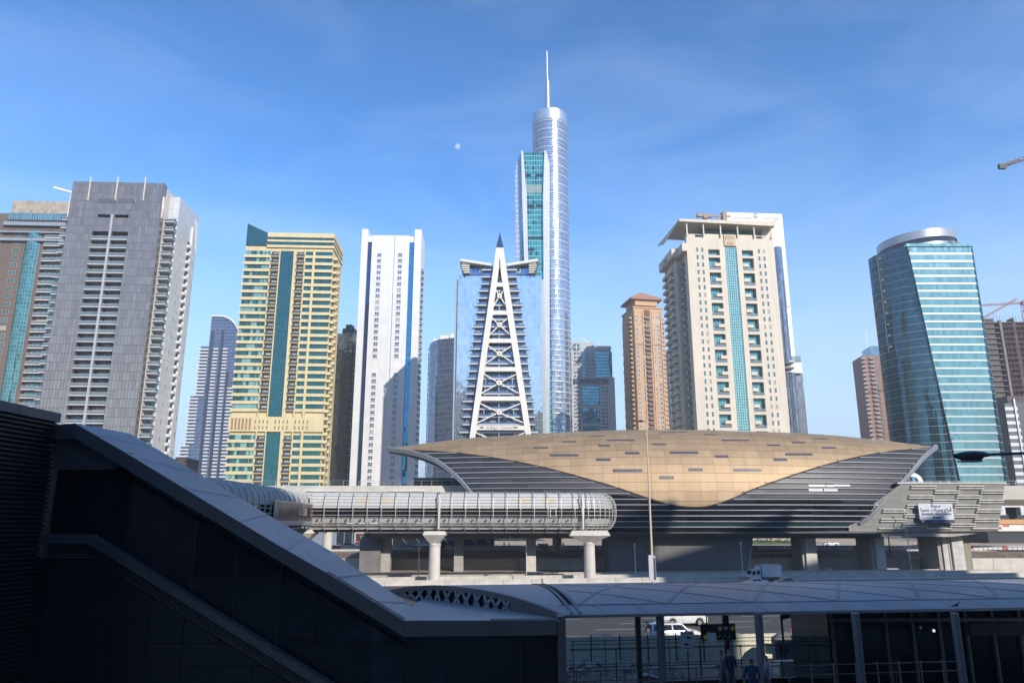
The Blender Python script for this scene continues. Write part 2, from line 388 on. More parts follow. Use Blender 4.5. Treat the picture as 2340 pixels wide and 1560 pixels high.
# ---------------------------------------------------------------- T1 grey slab tower, far left foreground of the skyline
def tower_grey():
    T = Tower('residential_tower', 'tall grey panelled slab tower with two white balcony columns and three pale roof fins', 'tower', 168, 414, 376, 420, 275, 3.0)
    W, H = T.W, T.H
    pan = cells('grey_cladding', (.31, .275, .255), (.08, .07, .065), 1.25, 3.45, .15, .17, rough=.08, metal=.55, tilt=.02, wave=.02, var=.16)
    side = cells('pale_cladding', (.56, .57, .58), (.25, .26, .28), 3.1, 3.45, .10, .10, rough=.3, metal=.15, tilt=.008, wave=.012, var=.08)
    gl = cells('balcony_glazing', (.10, .16, .17), (.45, .45, .44), 1.1, 3.45, .08, .1, rough=.1, metal=.5, var=.5)
    xl, zt = T.hit(211, 528); xr, _ = T.hit(293, 528); xm = (xl+xr)/2; zs = T.hit(253, 497)[1]
    w = MB(); w.wall(0, W, 0, H, [(xl, xm-.55, 0, zt), (xm+.55, xr, 0, zt), (xl+1.2, xm-.9, zs, zs+1.3), (xm+.9, xr-.6, zs, zs+1.3)], 0, 3.0)
    T.part('front_slab', w, pan)
    s = MB(); s.box(xm-.38, xm+.38, -.35, 3, 0, zs+1.2); T.part('spine', s, mat('spine_grey', (.42, .42, .45), .5, .1))
    rec = MB(); rec.box(xl-.5, xr+.5, 2.4, 2.9, 0, zs+1.6); T.part('recess_wall', rec, mat('brown_recess', (.20, .15, .12), .8))
    D = 28; e = 4.2; Hb = T.hit(392, 443)[1] + 1.5
    b = MB(); b.box(-e, W+e, 6.5, D, 0, Hb, 0); b.box(-.2, W+.2, 3.05, 6.45, 0, Hb, 1); T.part('body', b, [side, M['concrete_l']])
    b = MB(); b.box(1, W-1, 3.2, 12, Hb+.05, H, 0); T.part('roof_block', b, M['concrete_l'])
    for px in (209, 271, 334):
        x, z1 = T.hit(px, 405); z0 = T.hit(px, 458)[1]
        f = MB(); f.box(x-.2, x+.2, -.35, 0, z0, z1); T.part('roof_fin', f, M['cream'])
    for x0 in (222, 269):
        a, z = T.hit(x0, 463); a2, z2 = T.hit(x0+41, 454)
        g = MB()
        g.box(a, a2, -.08, 0, z, z2, 0)
        k = a
        while k < a2: g.box(k, k+.12, -.2, -.08, z, z2, 1); k += .45
        T.part('roof_vent', g, [M['dark'], M['steel']])
    fl = 3.45; bw = xm-.55-xl
    bal = balcony_me('balcony', bw+.25, 2.5, M['white'], M['glass_r'], top=M['white'])
    bal2 = balcony_me('balcony', bw+.25, 2.5, M['white'], M['glass_r'], top=M['white'], stuff=1)
    win = window_me('window', bw*.74, 2.35, M['white'], M['glass_d'], 5, 1, .11)
    nb = int((zt-.5)/fl); z = zt - fl*nb
    for k in range(nb):
        for x in (xl, xm+.55-.25):
            T.put('balcony', var_pick(bal, bal, bal2), x, 2.35, z+.25); T.put('window', win, x+bw*.13, 2.38, z+.35)
        z += fl
    # corner balconies either side of the slab
    cb = balcony_me('corner_balcony', e-.1, 3.2, M['white'], M['glass_r'], top=M['white'])
    cw = window_me('corner_window', e-1.2, 2.5, M['white'], M['glass_t'], 2, 1, .1)
    z = .3
    while z < Hb-9:
        T.put('corner_balcony', cb, W+.1, 6.45, z); T.put('corner_window', cw, W+.7, 6.45, z+.1)
        T.put('corner_balcony', cb, -e, 6.45, z); T.put('corner_window', cw, -e+.5, 6.45, z+.1)
        z += fl
    # right side: slit windows, notched balconies and a white fin
    f = MB(); f.box(W+e, W+e+.7, 21.2, 22.0, 0, Hb-7); T.part('side_fin', f, M['white'])
    f = MB(); f.prism([(24.5, Hb-2.5), (D, Hb-2.5), (D, Hb-16)], W+e, W+e+.25, 'x'); T.part('side_panel', f, M['white'])
    sw = window_me('slit_window', .75, 1.9, M['steel'], M['glass_d'], 1, 1, .08)
    nb_ = MB(); nb_.box(0, 2.2, -.9, 0, 0, 1.1, 0); nb_.box(.1, 2.1, -.05, 0, 1.1, 2.9, 1)
    nbm = nb_.mesh('side_balcony', [M['white'], M['dark']])
    z = 2; k = 0
    while z < Hb-14:
        o = T.put('side_balcony', nbm, W+e, 18.6, z, pi/2)
        if k % 2 == 0: T.put('slit_window', sw, W+e, 11.5, z+.6, pi/2)
        else: T.put('slit_window', sw, W+e, 26.0, z+.6, pi/2)
        z += fl; k += 1
    b = MB(); x, z = T.hit(418, 472, 28)
    for i in range(6): b.box(x-2+i*.9, x-1.7+i*.9, 26, 30, Hb, Hb+3.4)
    b.box(x-2.2, x+3, 26, 30, Hb+3.4, Hb+3.7); T.part('roof_screen', b, M['tan'])
    b = MB(); x, z = T.hit(148, 452, 8); x1, z1 = T.hit(122, 436, 8)
    b.box(-4.0, -2.6, 7, 9, Hb, Hb+1.6); b.bar((-3.3, 8, Hb+1.5), (x1, 8, z1+1.5), .5, .8); b.bar((-3.3, 8, Hb+1.5), (-1.2, 8, Hb+.3), .8, .8)
    T.part('roof_crane', b, M['offwhite'])
tower_grey()

# ---------------------------------------------------------------- T0 brown tower at the left edge
def tower_brown_left():
    T = Tower('residential_tower', 'brown tower with green curved glass strip at the left edge behind the grey slab tower', 'tower', 30, 458, 172, 461, 300, 3.0)
    W, H = T.W+4, T.H
    x0 = -6.0
    wallm = mat('brown_wall', (.14, .105, .088), .8, var=.06, scale=.2)
    b = MB(); b.box(x0, W, 0, 26, 0, H-6, 0); b.box(0, W, 0, 24, H-6+.01, H, 1); T.part('body', b, [wallm, cells('beige_crown', (.40, .33, .26), (.2, .17, .14), 1.5, 2.2, .06, .06, rough=.5, metal=.1, tilt=0, wave=0)])
    zc = T.hit(80, 487)[1]
    g = MB(); g.box(-.4, W, -.5, 0, zc-3.4, zc-.2, 0); T.part('crown_glazing', g, cells('crown_glass', (.2, .36, .36), (.5, .5, .48), 1.0, 3.6, .08, .1))
    for i, zz in enumerate((zc-6.2, zc-9.5, zc-13.2)):
        g = MB(); g.box(-1.5-i*1.0, W, -1.4, 0, zz, zz+(1.5, .6, 1.2)[i], 0); T.part('cornice', g, M['steel'])
    xa = T.hit(50, 600)[0]; xb = T.hit(84, 600)[0]
    zt = T.hit(65, 528)[1]
    tg = cells('green_strip_glass', (.14, .30, .28), (.25, .45, .42), 1.1, 1.7, .07, .07, rough=.05, metal=.8, tilt=.03, wave=.03)
    b = MB(); n = 10; rows = []
    uvs = []
    for z in [zt*i/30 for i in range(31)]:
        rows.append([(xa+(xb-xa)*j/n, -1.4*sin(pi*j/n)-.02, z) for j in range(n+1)]); uvs.append([((xb-xa)*j/n*1.1, z) for j in range(n+1)])
    b.surf(rows, 0, True, uvs); T.part('glass_strip', b, tg)
    fl = 3.45; wn = window_me('window', 2.6, 2.0, M['tan'], M['glass_t'], 2, 1, .1)
    bw = W-xb-5.0
    bal = balcony_me('balcony', bw, 1.8, M['offwhite'], M['glass_r'], top=M['offwhite']); rw = window_me('balcony_door', bw*.8, 2.5, M['offwhite'], M['glass_t'], 4, 1, .1)
    z = zt - fl
    while z > 0:
        for x in (x0+1.2, xa-4.6):
            T.put('window', wn, x, 0, z+.8)
        T.put('balcony', bal, xb+2.6, 0, z); T.put('balcony_door', rw, xb+2.6+bw*.1, 0, z+.05)
        z -= fl
tower_brown_left()

# ---------------------------------------------------------------- T2 blue curved tower far behind
def tower_blue_curved():
    T = Tower('residential_tower', 'slim blue tower with curved glass crown and white balconies left of the yellow tower', 'tower', 484, 722, 552, 742, 760, 0)
    W, H = T.W, T.H
    bg = cells('blue_curtain', (.11, .15, .24), (.26, .30, .36), 2.2, 3.5, .12, .22, rough=.08, metal=.8, tilt=.01, wave=.02)
    # curved crown profile on the right
    pts = [(0, 0), (W, 0)] + [(W*cos(a*pi/20)*.72+W*.28, H-28+28*sin(a*pi/20)) for a in range(0, 11)] + [(0, H)]
    b = MB(); b.prism(pts, 0, 24); T.part('body', b, bg)
    arc = [(p[0], -.6, p[1]) for p in pts[2:]]
    b = MB(); b.path(arc, 1.6, 1.6); T.part('crown_rim', b, M['white'])
    zl = T.hit(484, 790)[1]; L2 = T.hit(440, 1040)[0]
    b = MB(); b.box(-9, -.1, 2, 20, 0, zl, 0); b.box(-15, -9.1, 3, 18, 0, zl*.72, 0); b.box(-20, -15.1, 4, 16, 0, zl*.45, 0); T.part('left_wing', b, bg)
    for x in (2.0, 12.5, 21.5):
        b = MB(); b.box(x, x+2.2, -1.2, 0, 0, H-16 if x < 20 else H-60); T.part('dark_pier', b, mat('blue_pier', (.035, .045, .07), .4, .3))
    fl = 3.45; z = 1.0; bm = {}
    def BM(w):
        k = round(w, 1)
        if k not in bm: bm[k] = balcony_me('balcony', w, 2.6, M['white'], M['white'], rail_h=.9, t=.35)
        return bm[k]
    while z < H-34:
        T.put('balcony', BM(4.6), 6.0, 0, z); T.put('balcony', BM(4.6), 16.0, 0, z)
        if z < H-75: T.put('balcony', BM(8.2), 24.0, 0, z)
        xx, yy = (-22, 4) if z < zl*.45 else ((-17, 3) if z < zl*.72 else (-11, 2))
        if z < zl: T.put('balcony', BM(11.0), xx, yy, z)
        z += fl
tower_blue_curved()

# ---------------------------------------------------------------- T3 yellow tower
def tower_yellow():
    T = Tower('residential_tower', 'yellow tower with green glass bands and a pointed glass corner on its roof', 'tower', 565, 531, 763, 537, 330, 3.0)
    W, H = T.W, T.H; Y = M['yellow']
    gl = cells('green_band_glass', (.05, .17, .165), (.03, .09, .09), 1.3, 4, .07, .05, rough=.05, metal=.72, tilt=.014, wave=.018, var=.22)
    glc = cells('green_strip', (.04, .15, .16), (.03, .11, .12), 1.25, 1.72, .07, .07, rough=.05, metal=.72, tilt=.006, wave=.012, var=.16)
    D = 24; fl = 3.45
    b = MB(); b.box(0, W, .3, D, 0, H-1.2); T.part('body', b, Y)
    zmt = T.hit(600, 952)[1]; zmb = T.hit(600, 986)[1]
    X = [W*q for q in (0, .235, .29, .30, .395, .405, .557, .59, .68, .69, .78, .80, 1.0)]
    # wedge shaped glass corner above the roof
    zt = T.hit(565, 511)[1]
    b = MB(); b.prism([(0, H-6.4), (W*.24, H-6.4), (W*.24, H-.2), (0, zt)], -.3, 7); T.part('glass_corner', b, glc)
    for z, h in ((H-1.2, 2.2), (H-4.7, 1.0), (H-7.3, 1.2)):
        b = MB(); b.box(W*.24+.1, W+.5, -.5, D, z-h+1.2, z+1.2); T.part('roof_band', b, Y)
    b = MB(); b.box(W*.25, W, -.2, .25, H-7.1, H-2.2); T.part('roof_glazing', b, gl)
    # central strip
    for (a, c) in ((zmt+.3, H-9), (0, zmb-.4)):
        b = MB(); b.box(X[5], X[6], -.25, .3, a, c); T.part('glass_strip', b, glc)
    # mechanical storey
    b = MB(); b.box(-.5, W+.5, -.6, .3, zmb, zmt); T.part('mechanical_band', b, Y)
    sl = MB(); sl.box(0, .35, -.06, 0, 0, 1.5); slm = sl.mesh('vent_slot', M['dark'])
    for k in range(14):
        for r in range(2):
            if k % 5 < 4: T.put('vent_slot', slm, W*.27+k*1.75, -.6, zmb+1.0+r*2.6)
    bs = MB(); bs.box(0, .9, -.06, 0, 0, zmt-zmb-1.6); bsm = bs.mesh('louvre_slot', mat('louvre_brown', (.32, .2, .12), .8))
    for k in range(6): T.put('louvre_slot', bsm, .6+k*1.55, -.6, zmb+.8)
    gll = cells('left_bay_glass', (.05, .16, .155), (.05, .13, .12), 1.3, 4, .07, .05, rough=.05, metal=.7, tilt=.03, wave=.03, var=.3, odd=(.30, .50, .42), odd_share=.38)  # scattered pale panes: reflection of a lit building put into the glass colour
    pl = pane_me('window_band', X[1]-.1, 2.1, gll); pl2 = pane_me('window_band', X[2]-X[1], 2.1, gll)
    p1 = pane_me('window', X[10]-X[9]-.2, 2.1, gl); p2 = pane_me('window_band', X[12]-X[11]-.1, 2.1, gl)
    bal = balcony_me('balcony', X[4]-X[3], 1.1, Y, M['dsteel'], top=M['dsteel'], rail_h=.9, back=.5)
    rec = MB(); bw = X[4]-X[3]; rec.box(.1, bw-.1, -.03, 0, .0, 2.55, 0)
    for i in range(4): x = bw*(.3+.16*i); rec.box(x-.28, x+.28, -.06, -.03, .1, 1.9, 1); rec.box(x-.2, x+.2, -.08, -.06, .9, 1.75, 2)
    recm = rec.mesh('balcony_door', [M['dark'], M['white'], M['glass_t']])
    sp = MB(); sp.box(-.4, X[2], -.55, .3, 0, 1.35); spl = sp.mesh('spandrel', Y)
    sp = MB(); sp.box(X[7]-.3, W+.4, -.55, .3, 0, 1.35); spr = sp.mesh('spandrel', Y)
    sp = MB(); sp.box(X[3]-.2, X[4]+.2, -.4, .3, 0, .55); spb = sp.mesh('spandrel', Y)
    for a, c in ((X[2], X[3]+.1), (X[4]-.1, X[5]), (X[6], X[7]+.15), (X[8]-.1, X[9]+.1), (X[10]-.1, X[11]+.1)):
        for z0, z1 in ((0, zmb), (zmt, H-8.5)):
            b = MB(); b.box(a, c, -.7, .3, z0, z1); T.part('pier', b, Y)
    sb = balcony_me('side_balcony', 4.2, 1.9, Y, Y, rail_h=.95, t=.3); sw = window_me('side_window', 3.4, 2.3, Y, M['glass_t'], 3, 1, .08)
    sb2 = balcony_me('side_balcony', 3.0, 1.3, Y, Y, rail_h=.95, t=.3)
    z = H-9-fl; k = 0
    while z > -1:
        if z > zmt-.4 or z+fl < zmb+.8:
            T.put('spandrel', spl, 0, 0, z); T.put('spandrel', spr, 0, 0, z); T.put('spandrel', spb, 0, .0, z); T.put('spandrel', spb, X[7]-X[3], 0, z)
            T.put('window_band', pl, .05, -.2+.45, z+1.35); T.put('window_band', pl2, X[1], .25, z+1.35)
            T.put('window', p1, X[9]+.1, .25, z+1.35); T.put('window_band', p2, X[11]+.05, .25, z+1.35)
            for x in (X[3], X[7]): T.put('balcony', bal, x, -.0, z+.6); T.put('balcony_door', recm, x, .28, z+.7)
        T.put('side_balcony', sb, W, 2.0, z+.5, pi/2); T.put('side_window', sw, W, 2.5, z+.7, pi/2)
        T.put('side_balcony', sb2, W, 12.0, z+.5, pi/2); T.put('side_window', sw, W, 17.5, z+.7, pi/2)
        z -= fl; k += 1
tower_yellow()

# ---------------------------------------------------------------- T4 dark glass tower between yellow and white
def tower_dark_glass():
    T = Tower('office_tower', 'dark brown glass tower half hidden between the yellow and the white towers', 'tower', 765, 762, 800, 762, 420, -8)
    W, H = T.W+8, T.H; W = T.hit(806, 775)[0]
    g = cells('bronze_glass', (.22, .18, .12), (.08, .07, .06), 1.6, 3.5, .1, .14, rough=.06, metal=.85, tilt=.02, wave=.03, var=.3)
    b = MB(); b.box(-8, W, 0, 22, 0, H); T.part('body', b, g)
    b = MB(); b.box(W+.2, W+3.6, 1, 20, 0, H-7); T.part('side_wing', b, mat('grey_wing', (.22, .21, .21), .6))
    b = MB(); b.box(W-8, W-1, 4, 12, H, H+4, 0); b.box(W-6.5, W-3, 5, 10, H+4, H+6.5, 0); T.part('roof_plant', b, M['dsteel'])
    bl = balcony_me('side_ledge', 3.4, .9, M['offwhite'], M['dsteel'], rail_h=.8)
    z = 2
    while z < H-10: T.put('side_ledge', bl, W+.2, 1, z); z += 3.5
tower_dark_glass()

# ---------------------------------------------------------------- T5 white tower
def tower_white():
    T = Tower('residential_tower', 'slender white tower with two window columns and narrow blue glass strips', 'tower', 828, 524, 964, 526, 400, 1.5)
    W, H = T.W, T.H; wm = cells('white_panels', (.66, .66, .66), (.45, .46, .48), 4.2, 3.45, .05, .04, rough=.35, metal=0, tilt=.01, wave=.015, var=.04)
    q = lambda f: W*f
    zc = T.hit(880, 538)[1]; zs = T.hit(850, 553)[1]
    for a, c, h in ((0, .105, H), (.885, 1.0, H)):
        b = MB(); b.box(q(a), q(c), -.6, 20, 0, h); T.part('corner_fin', b, wm)
    b = MB(); b.box(q(.175), q(.56), -.2, 19, 0, zc); T.part('centre_wall', b, wm)
    b = MB(); b.box(q(.56)+.02, q(.80), -.9, 18.9, 0, zc-.3); T.part('centre_wall', b, wm)
    b = MB(); b.box(q(.105)+.02, q(.175)-.02, .9, 18, 0, zs, 0); T.part('blue_strip', b, cells('navy_strip', (.05, .10, .22), (.03, .05, .09), 1.2, 1.72, .06, .06, rough=.05, metal=.7, wave=.012))
    b = MB(); b.box(q(.80)+.02, q(.885)-.02, .4, 18, 0, zs, 0); T.part('blue_strip', b, cells('azure_strip', (.05, .26, .46), (.03, .12, .22), 1.2, 1.72, .08, .08, rough=.05, metal=.7, wave=.03, tilt=.02))
    for a, c in ((.105, .175), (.80, .885)):
        b = MB(); b.box(q(a)+.02, q(c)-.02, .1, 18, zs+.02, zs+3.6); T.part('strip_cap', b, wm)
    rb = MB()
    for f in (.21, .245, .37, .40, .47, .505): rb.box(q(f), q(f)+.18, -.32, -.2, 0, zc-1)
    T.part('wall_ribs', rb, M['white'])
    wn = window_me('window', 2.5, 2.0, M['white'], mat('blue_window', (.10, .15, .24), .08, .6, var=.4, scale=.2, blinds=.1), 2, 2, .14, .16)
    fr = MB(); fr.box(-.25, 2.75, -.3, 0, -.35, -.1); frm = fr.mesh('sill', M['white'])
    fl = 3.45; z = T.hit(880, 587)[1]; zg = (T.hit(880, 823)[1], T.hit(880, 851)[1])
    while z > 1:
        if not (zg[1]-1 < z < zg[0]+1):
            for x, y in ((q(.27), -.2), (q(.62), -.9)):
                wo = T.put('window', wn, x, y, z); link('sill', frm, wo)
        z -= fl
    for x, y in ((q(.27), -.2), (q(.62), -.9)):
        for zz in (zg[1]+2, T.hit(880, 570)[1]):
            b = MB(); b.box(x, x+2.6, y-.1, y, zz, zz+2.4); T.part('vent_panel', b, M['offwhite'])
    bl = balcony_me('side_balcony', 6, 1.2, M['white'], M['glass_r'], rail_h=.9)
    z = 2
    while z < H-20: T.put('side_balcony', bl, W, 3, z, pi/2); z += fl
tower_white()

# ---------------------------------------------------------------- T6 curved glass tower left of indigo
def tower_curved_glass():
    T = Tower('office_tower', 'rounded silver blue glass tower between the white tower and the lattice fronted tower', 'tower', 985, 770, 1046, 757, 500, 0)
    W, H = T.W+6, T.H
    g = cells('silver_curtain', (.23, .28, .35), (.14, .16, .2), 1.5, 3.6, .1, .16, rough=.05, metal=.85, tilt=.02, wave=.05, var=.25)
    n = 14; rows = []; uvs = []
    pts = [(-2.5*1, 14)] + [(-2.5+8*(1-cos(a*pi/2/n)), 14-14*sin(a*pi/2/n)*1.0) for a in range(1, n+1)] + [(W, -1.5)]
    acc = [0]
    for a, b_ in zip(pts, pts[1:]): acc.append(acc[-1]+sqrt((a[0]-b_[0])**2+(a[1]-b_[1])**2))
    for z in (0, H-3): rows.append([(p[0], p[1], z + (0 if z == 0 else min(3, p[0]*.25))) for p in pts]); uvs.append([(c, z) for c in acc])
    b = MB(); b.surf(rows, 0, True, uvs); T.part('curtain_wall', b, g)
    b = MB(); b.box(-.6, W, 6, 20, 0, H-3.2); T.part('body', b, M['glass_d'])
    b = MB(); b.box(6, 12, 5, 10, H-3, H+2.5); b.box(1, 4.5, 6, 10, H-3.2, H+.5); b.box(13, 17, 4, 9, H-1, H+3.5); T.part('roof_plant', b, M['offwhite'])
    ed = MB()
    for k in range(int(H/3.6)): ed.box(-3.2, -2.2, 12, 15, k*3.6, k*3.6+.6)
    T.part('edge_ledge', ed, M['white'])
    b = MB(); b.box(-3.0, -2.5, 14, 22, 0, H-8); T.part('side_wall', b, M['white'])
tower_curved_glass()

# ---------------------------------------------------------------- T7 lattice fronted tower
def tower_indigo():
    T = Tower('residential_tower', 'glass tower fronted by a white A shaped lattice frame with small pointed spire', 'tower', 1047, 630, 1237, 630, 330, 0)
    W, H = T.W, T.H; S = M['offwhite']
    g = cells('pale_curtain', (.62, .70, .74), (.42, .50, .56), 1.35, 3.42, .06, .07, rough=.07, metal=.85, tilt=.008, wave=.010, var=.12)
    bluem = cells('indigo_glass', (.13, .24, .45), (.20, .24, .32), 1.5, 3.42, .08, .08, rough=.06, metal=.6, tilt=.01, wave=.02)
    xc = T.hit(1141, 700)[0]
    lw = T.hit(1104, 660)[0]; rw = T.hit(1176, 660)[0]
    # side wings of glass, following the splay of the balconies
    def half(z):      # half width of the balcony zone at height z
        zt, zb = T.hit(1141, 637)[1], T.hit(1141, 990)[1]
        a = (T.hit(1180, 637)[0]-xc); c = (T.hit(1225, 990)[0]-xc); t = (zt-z)/(zt-zb)
        return a+(c-a)*max(0, min(1.15, t))**.85
    for sgn in (-1, 1):
        b = MB(); e = 0 if sgn < 0 else W
        pr_pts = [(e, H), (e, 0)] + [(xc+sgn*(half(H*k/10)-.2), H*k/10) for k in range(11)]
        b.prism(pr_pts if sgn < 0 else pr_pts[::-1], 0, 26)
        T.part('glass_wing', b, g)
    b = MB(); b.box(-1.4, -.02, 1, 24, 0, H-1.5); b.box(W+.02, W+1.4, 1, 24, 0, H-1.5); T.part('side_edges', b, M['steel'])
    b = MB(); b.box(xc-half(0), xc+half(0), .5, 25, 0, H-1); b.box(xc-half(H)+.45, xc+half(H)-.45, .5, 25, H-.99, H+3); T.part('centre_core', b, bluem)
    # penthouse with tilted roof wings
    zp0 = H+.4
    for sgn in (-1, 1):
        xo = (T.hit(1053, 612)[0] if sgn < 0 else T.hit(1229, 612)[0]); xi = xc+sgn*3.6
        zo = T.hit(1053, 597)[1]; zi = T.hit(1120, 608)[1]
        b = MB(); b.prism([(xo, zo-1.0), (xi, zi-1.0), (xi, zi+.2), (xo, zo+.2)] if sgn < 0 else [(xi, zi-1.0), (xo, zo-1.0), (xo, zo+.2), (xi, zi+.2)], -3.2, 22); T.part('tilted_roof', b, M['white'])
        xa, xb = sorted((xo-sgn*4.0, xi))
        b = MB(); b.box(xa, xb, 0, 20, zp0, zi-1.05); T.part('penthouse', b, bluem)
        for k in range(5):
            zz = zp0+.3+k*(zo-1.2-zp0)/5
            b = MB(); xe = xo-sgn*(.2+.9*abs(k-2.4)/2.4); a_, c_ = sorted((xe, xo-sgn*4.2)); b.box(a_, c_, -2.4, 18, zz, zz+.45); T.part('roof_louvre', b, M['offwhite'])
        b = MB(); b.path([(xo-sgn*1.8, -2.6, zp0-.3), (xo-sgn*.3, -2.6, zp0+2.5), (xo, -2.6, zp0+4.6), (xo-sgn*.6, -2.6, zo-.5)], .35, .5); T.part('roof_bracket', b, M['dsteel'])
    for x in (1096, 1169, 1180):
        a, z = T.hit(x, 622, -.1); b = MB(); b.box(a-.1, a+1.9, -.12, 0, z, z+2.0, 0); b.box(a+.2, a+1.6, -.16, -.12, z+.3, z+1.7, 1); T.part('penthouse_window', b, [M['white'], M['glass_d']])
    # floors of balconies
    fl = 3.42; zt = T.hit(1141, 650)[1]; z = zt+fl*2
    while z > -1:
        h = half(z); step = round(h/1.3)*1.3
        b = MB(); b.box(xc-step-.4, xc+step+.4, -1.5, .5, z-.42, z, 0); T.part('balcony_slab', b, M['white'])
        b = MB(); b.box(xc-step, xc+step, -1.42, -1.36, z+.02, z+.85, 0); b.box(xc-step-.05, xc+step+.05, -1.45, -1.3, z+.85, z+.93, 1); T.part('railing', b, [mat('rail_blue', (.14, .22, .34), .15, .35), MATS['rail_blue']])
        for xx in [xc-step+1.0] + [xc+sg*k for sg, k in ((-1, .62*h), (-1, .22*h), (1, .12*h), (1, .5*h))] + [xc+step-2.8]:
            b_ = window_cache(T, 'balcony_door', 2.0, 2.3); T.put('balcony_door', b_, xx, .44, z+.02)
        b = MB(); b.box(xc-.12, xc+.12, -1.3, .5, z, z+fl-.22, 0)
        for sg in (-1, 1): b.box(xc+sg*h*.42-.1, xc+sg*h*.42+.1, -1.2, .5, z, z+fl-.22, 0)
        T.part('balcony_screen', b, M['white'])
        z -= fl
    # A frame
    y0, y1 = -3.4, -1.9
    apexl = T.hit(1134, 565, y0); apexr = T.hit(1150, 565, y0)
    fl_, fr_ = T.hit(1072, 1006, y0), T.hit(1216, 1006, y0)
    lw_ = 2.05
    def lerp(a, b_, t): return (a[0]+(b_[0]-a[0])*t, a[1]+(b_[1]-a[1])*t)
    ext = 1.25
    for s_, a, f in ((1, apexl, fl_), (-1, apexr, fr_)):
        bot = lerp(a, f, ext)
        b = MB()
        if s_ > 0: b.prism([(bot[0], bot[1]), (bot[0]+lw_*1.15, bot[1]), (a[0]+lw_*.55, a[1]-12), (a[0]+1.7, a[1]), a], y0, y1)
        else: b.prism([(bot[0]-lw_*1.15, bot[1]), (bot[0], bot[1]), a, (a[0]-1.7, a[1]), (a[0]-lw_*.55, a[1]-12)], y0, y1)
        T.part('frame_leg', b, S)
    def edge(zz, s_):      # inner edge of a leg at height zz
        a, f = (apexl, fl_) if s_ < 0 else (apexr, fr_); t = (a[1]-zz)/(a[1]-f[1]); x = a[0]+(f[0]-a[0])*t
        return x + (1.8 if s_ < 0 else -1.8)
    za = T.hit(1141, 592, y0)[1]; zb = T.hit(1141, 614, y0)[1]; zc_ = T.hit(1141, 625, y0)[1]
    top = [(apexl[0], apexl[1]), (apexr[0], apexr[1])]
    ol = lambda zz: apexl[0]+(fl_[0]-apexl[0])*(apexl[1]-zz)/(apexl[1]-fl_[1])+.3
    orr = lambda zz: apexr[0]+(fr_[0]-apexr[0])*(apexr[1]-zz)/(apexr[1]-fr_[1])-.3
    b = MB(); b.prism([(ol(za), za), (orr(za), za), (apexr[0]-.3, apexr[1]-.02), (apexl[0]+.3, apexl[1]-.02)], y0+.04, y1-.05); T.part('frame_head', b, S)
    xmid = (apexl[0]+apexr[0])/2; b = MB(); b.prism([(xmid-1.7, zb), (xmid+1.7, zb), (xmid+.7, za), (xmid-.7, za)], y1-.7, y1-.3); T.part('head_louvre', b, M['tan'])
    b = MB(); b.prism([(ol(zc_), zc_), (orr(zc_), zc_), (orr(zb), zb), (ol(zb), zb)], y0+.04, y1-.04)
    for s_ in (-1, 1): P_ = [((ol if s_ < 0 else orr)(zb), zb), (xmid+s_*1.7, zb), (xmid+s_*.7, za), ((ol if s_ < 0 else orr)(za), za)]; b.prism(P_ if s_ < 0 else P_[::-1], y0+.045, y1-.045); T.part('frame_beam', b, S)
    # glass point
    sp0 = T.hit(1141, 562, 0); sp1 = T.hit(1141, 535, 0)
    b = MB(); r = 1.7; cx = (apexl[0]+apexr[0])/2; cy = -2.6
    base = [(cx-r, cy-r*.6, apexl[1]), (cx+r, cy-r*.6, apexl[1]), (cx+r, cy+r, apexl[1]), (cx-r, cy+r, apexl[1])]; tip = (cx, cy, sp1[1])
    for k in range(4): b.face([base[k], base[(k+1) % 4], tip])
    b.face(base[::-1]); T.part('glass_spire', b, mat('spire_glass', (.05, .12, .20), .15, .5))
    bys = [T.hit(1141, p, y0)[1] for p in (650, 714, 778, 843, 910, 977, 1046)]
    for i, zb_ in enumerate(bys):
        b = MB(); hh = .95; xl, xr = edge(zb_, -1)-1, edge(zb_, 1)+1
        b.box(xl, xr, y0+.05, y1-.05, zb_-hh, zb_+hh)
        for s_ in (-1, 1):       # corner gussets
            e = edge(zb_, s_); k = -s_
            pts = [(e-k*.6, zb_+2.3), (e+k*.1, zb_+2.3), (e+k*1.6, zb_), (e+k*.1, zb_-2.6), (e-k*.6, zb_-2.6)]
            b.prism(pts if s_ < 0 else pts[::-1], y0+.08, y1-.08)
        o = T.part('frame_beam', b, S)
        if i == 5:
            lettering('tower_name', 'indigo tower', 2.0, M['dsteel'], T.e, (xc+.3, y0+.03, zb_-.55), .04, spacing=1.15)
            for s_ in (-1, 1): b = MB(); b.box(xc+s_*7.4-.9, xc+s_*7.4+.9, y0-.03, y0+.04, zb_-.2, zb_+.4); T.part('name_ornament', b, M['dsteel'])
        if i < 6:
            z0 = bys[i]-hh; z1 = bys[i+1]+hh; zm = (z0+z1)/2
            if i == 0: pass
            a0, a1 = edge(z0, -1), edge(z0, 1); c0, c1 = edge(z1, -1), edge(z1, 1); yb = (y0+y1)/2
            zm = z1+(z0-z1)*(c1-c0)/((c1-c0)+(a1-a0)); xm = (apexl[0]+apexr[0])/2
            for p in ((a0+.2, z0-1), (a1-.2, z0-1), (c0+.2, z1+1), (c1-.2, z1+1)):
                b = MB(); b.bar((p[0], yb, p[1]), (xm, yb, zm), .48, .4, up=(0, 1, 0)); T.part('brace', b, S)
            d = MB()
            A = [(xm+1.15*cos(k*pi/8), zm+1.15*sin(k*pi/8)) for k in range(16)]; d.prism(A, y0+.1, y1-.1, m=0)
            A = [(xm+.35*cos(k*pi/4), zm+.35*sin(k*pi/4)) for k in range(8)]; d.prism(A, y0+.05, y0+.099, m=1); T.part('brace_hub', d, [S, M['dsteel']])
_wc = {}
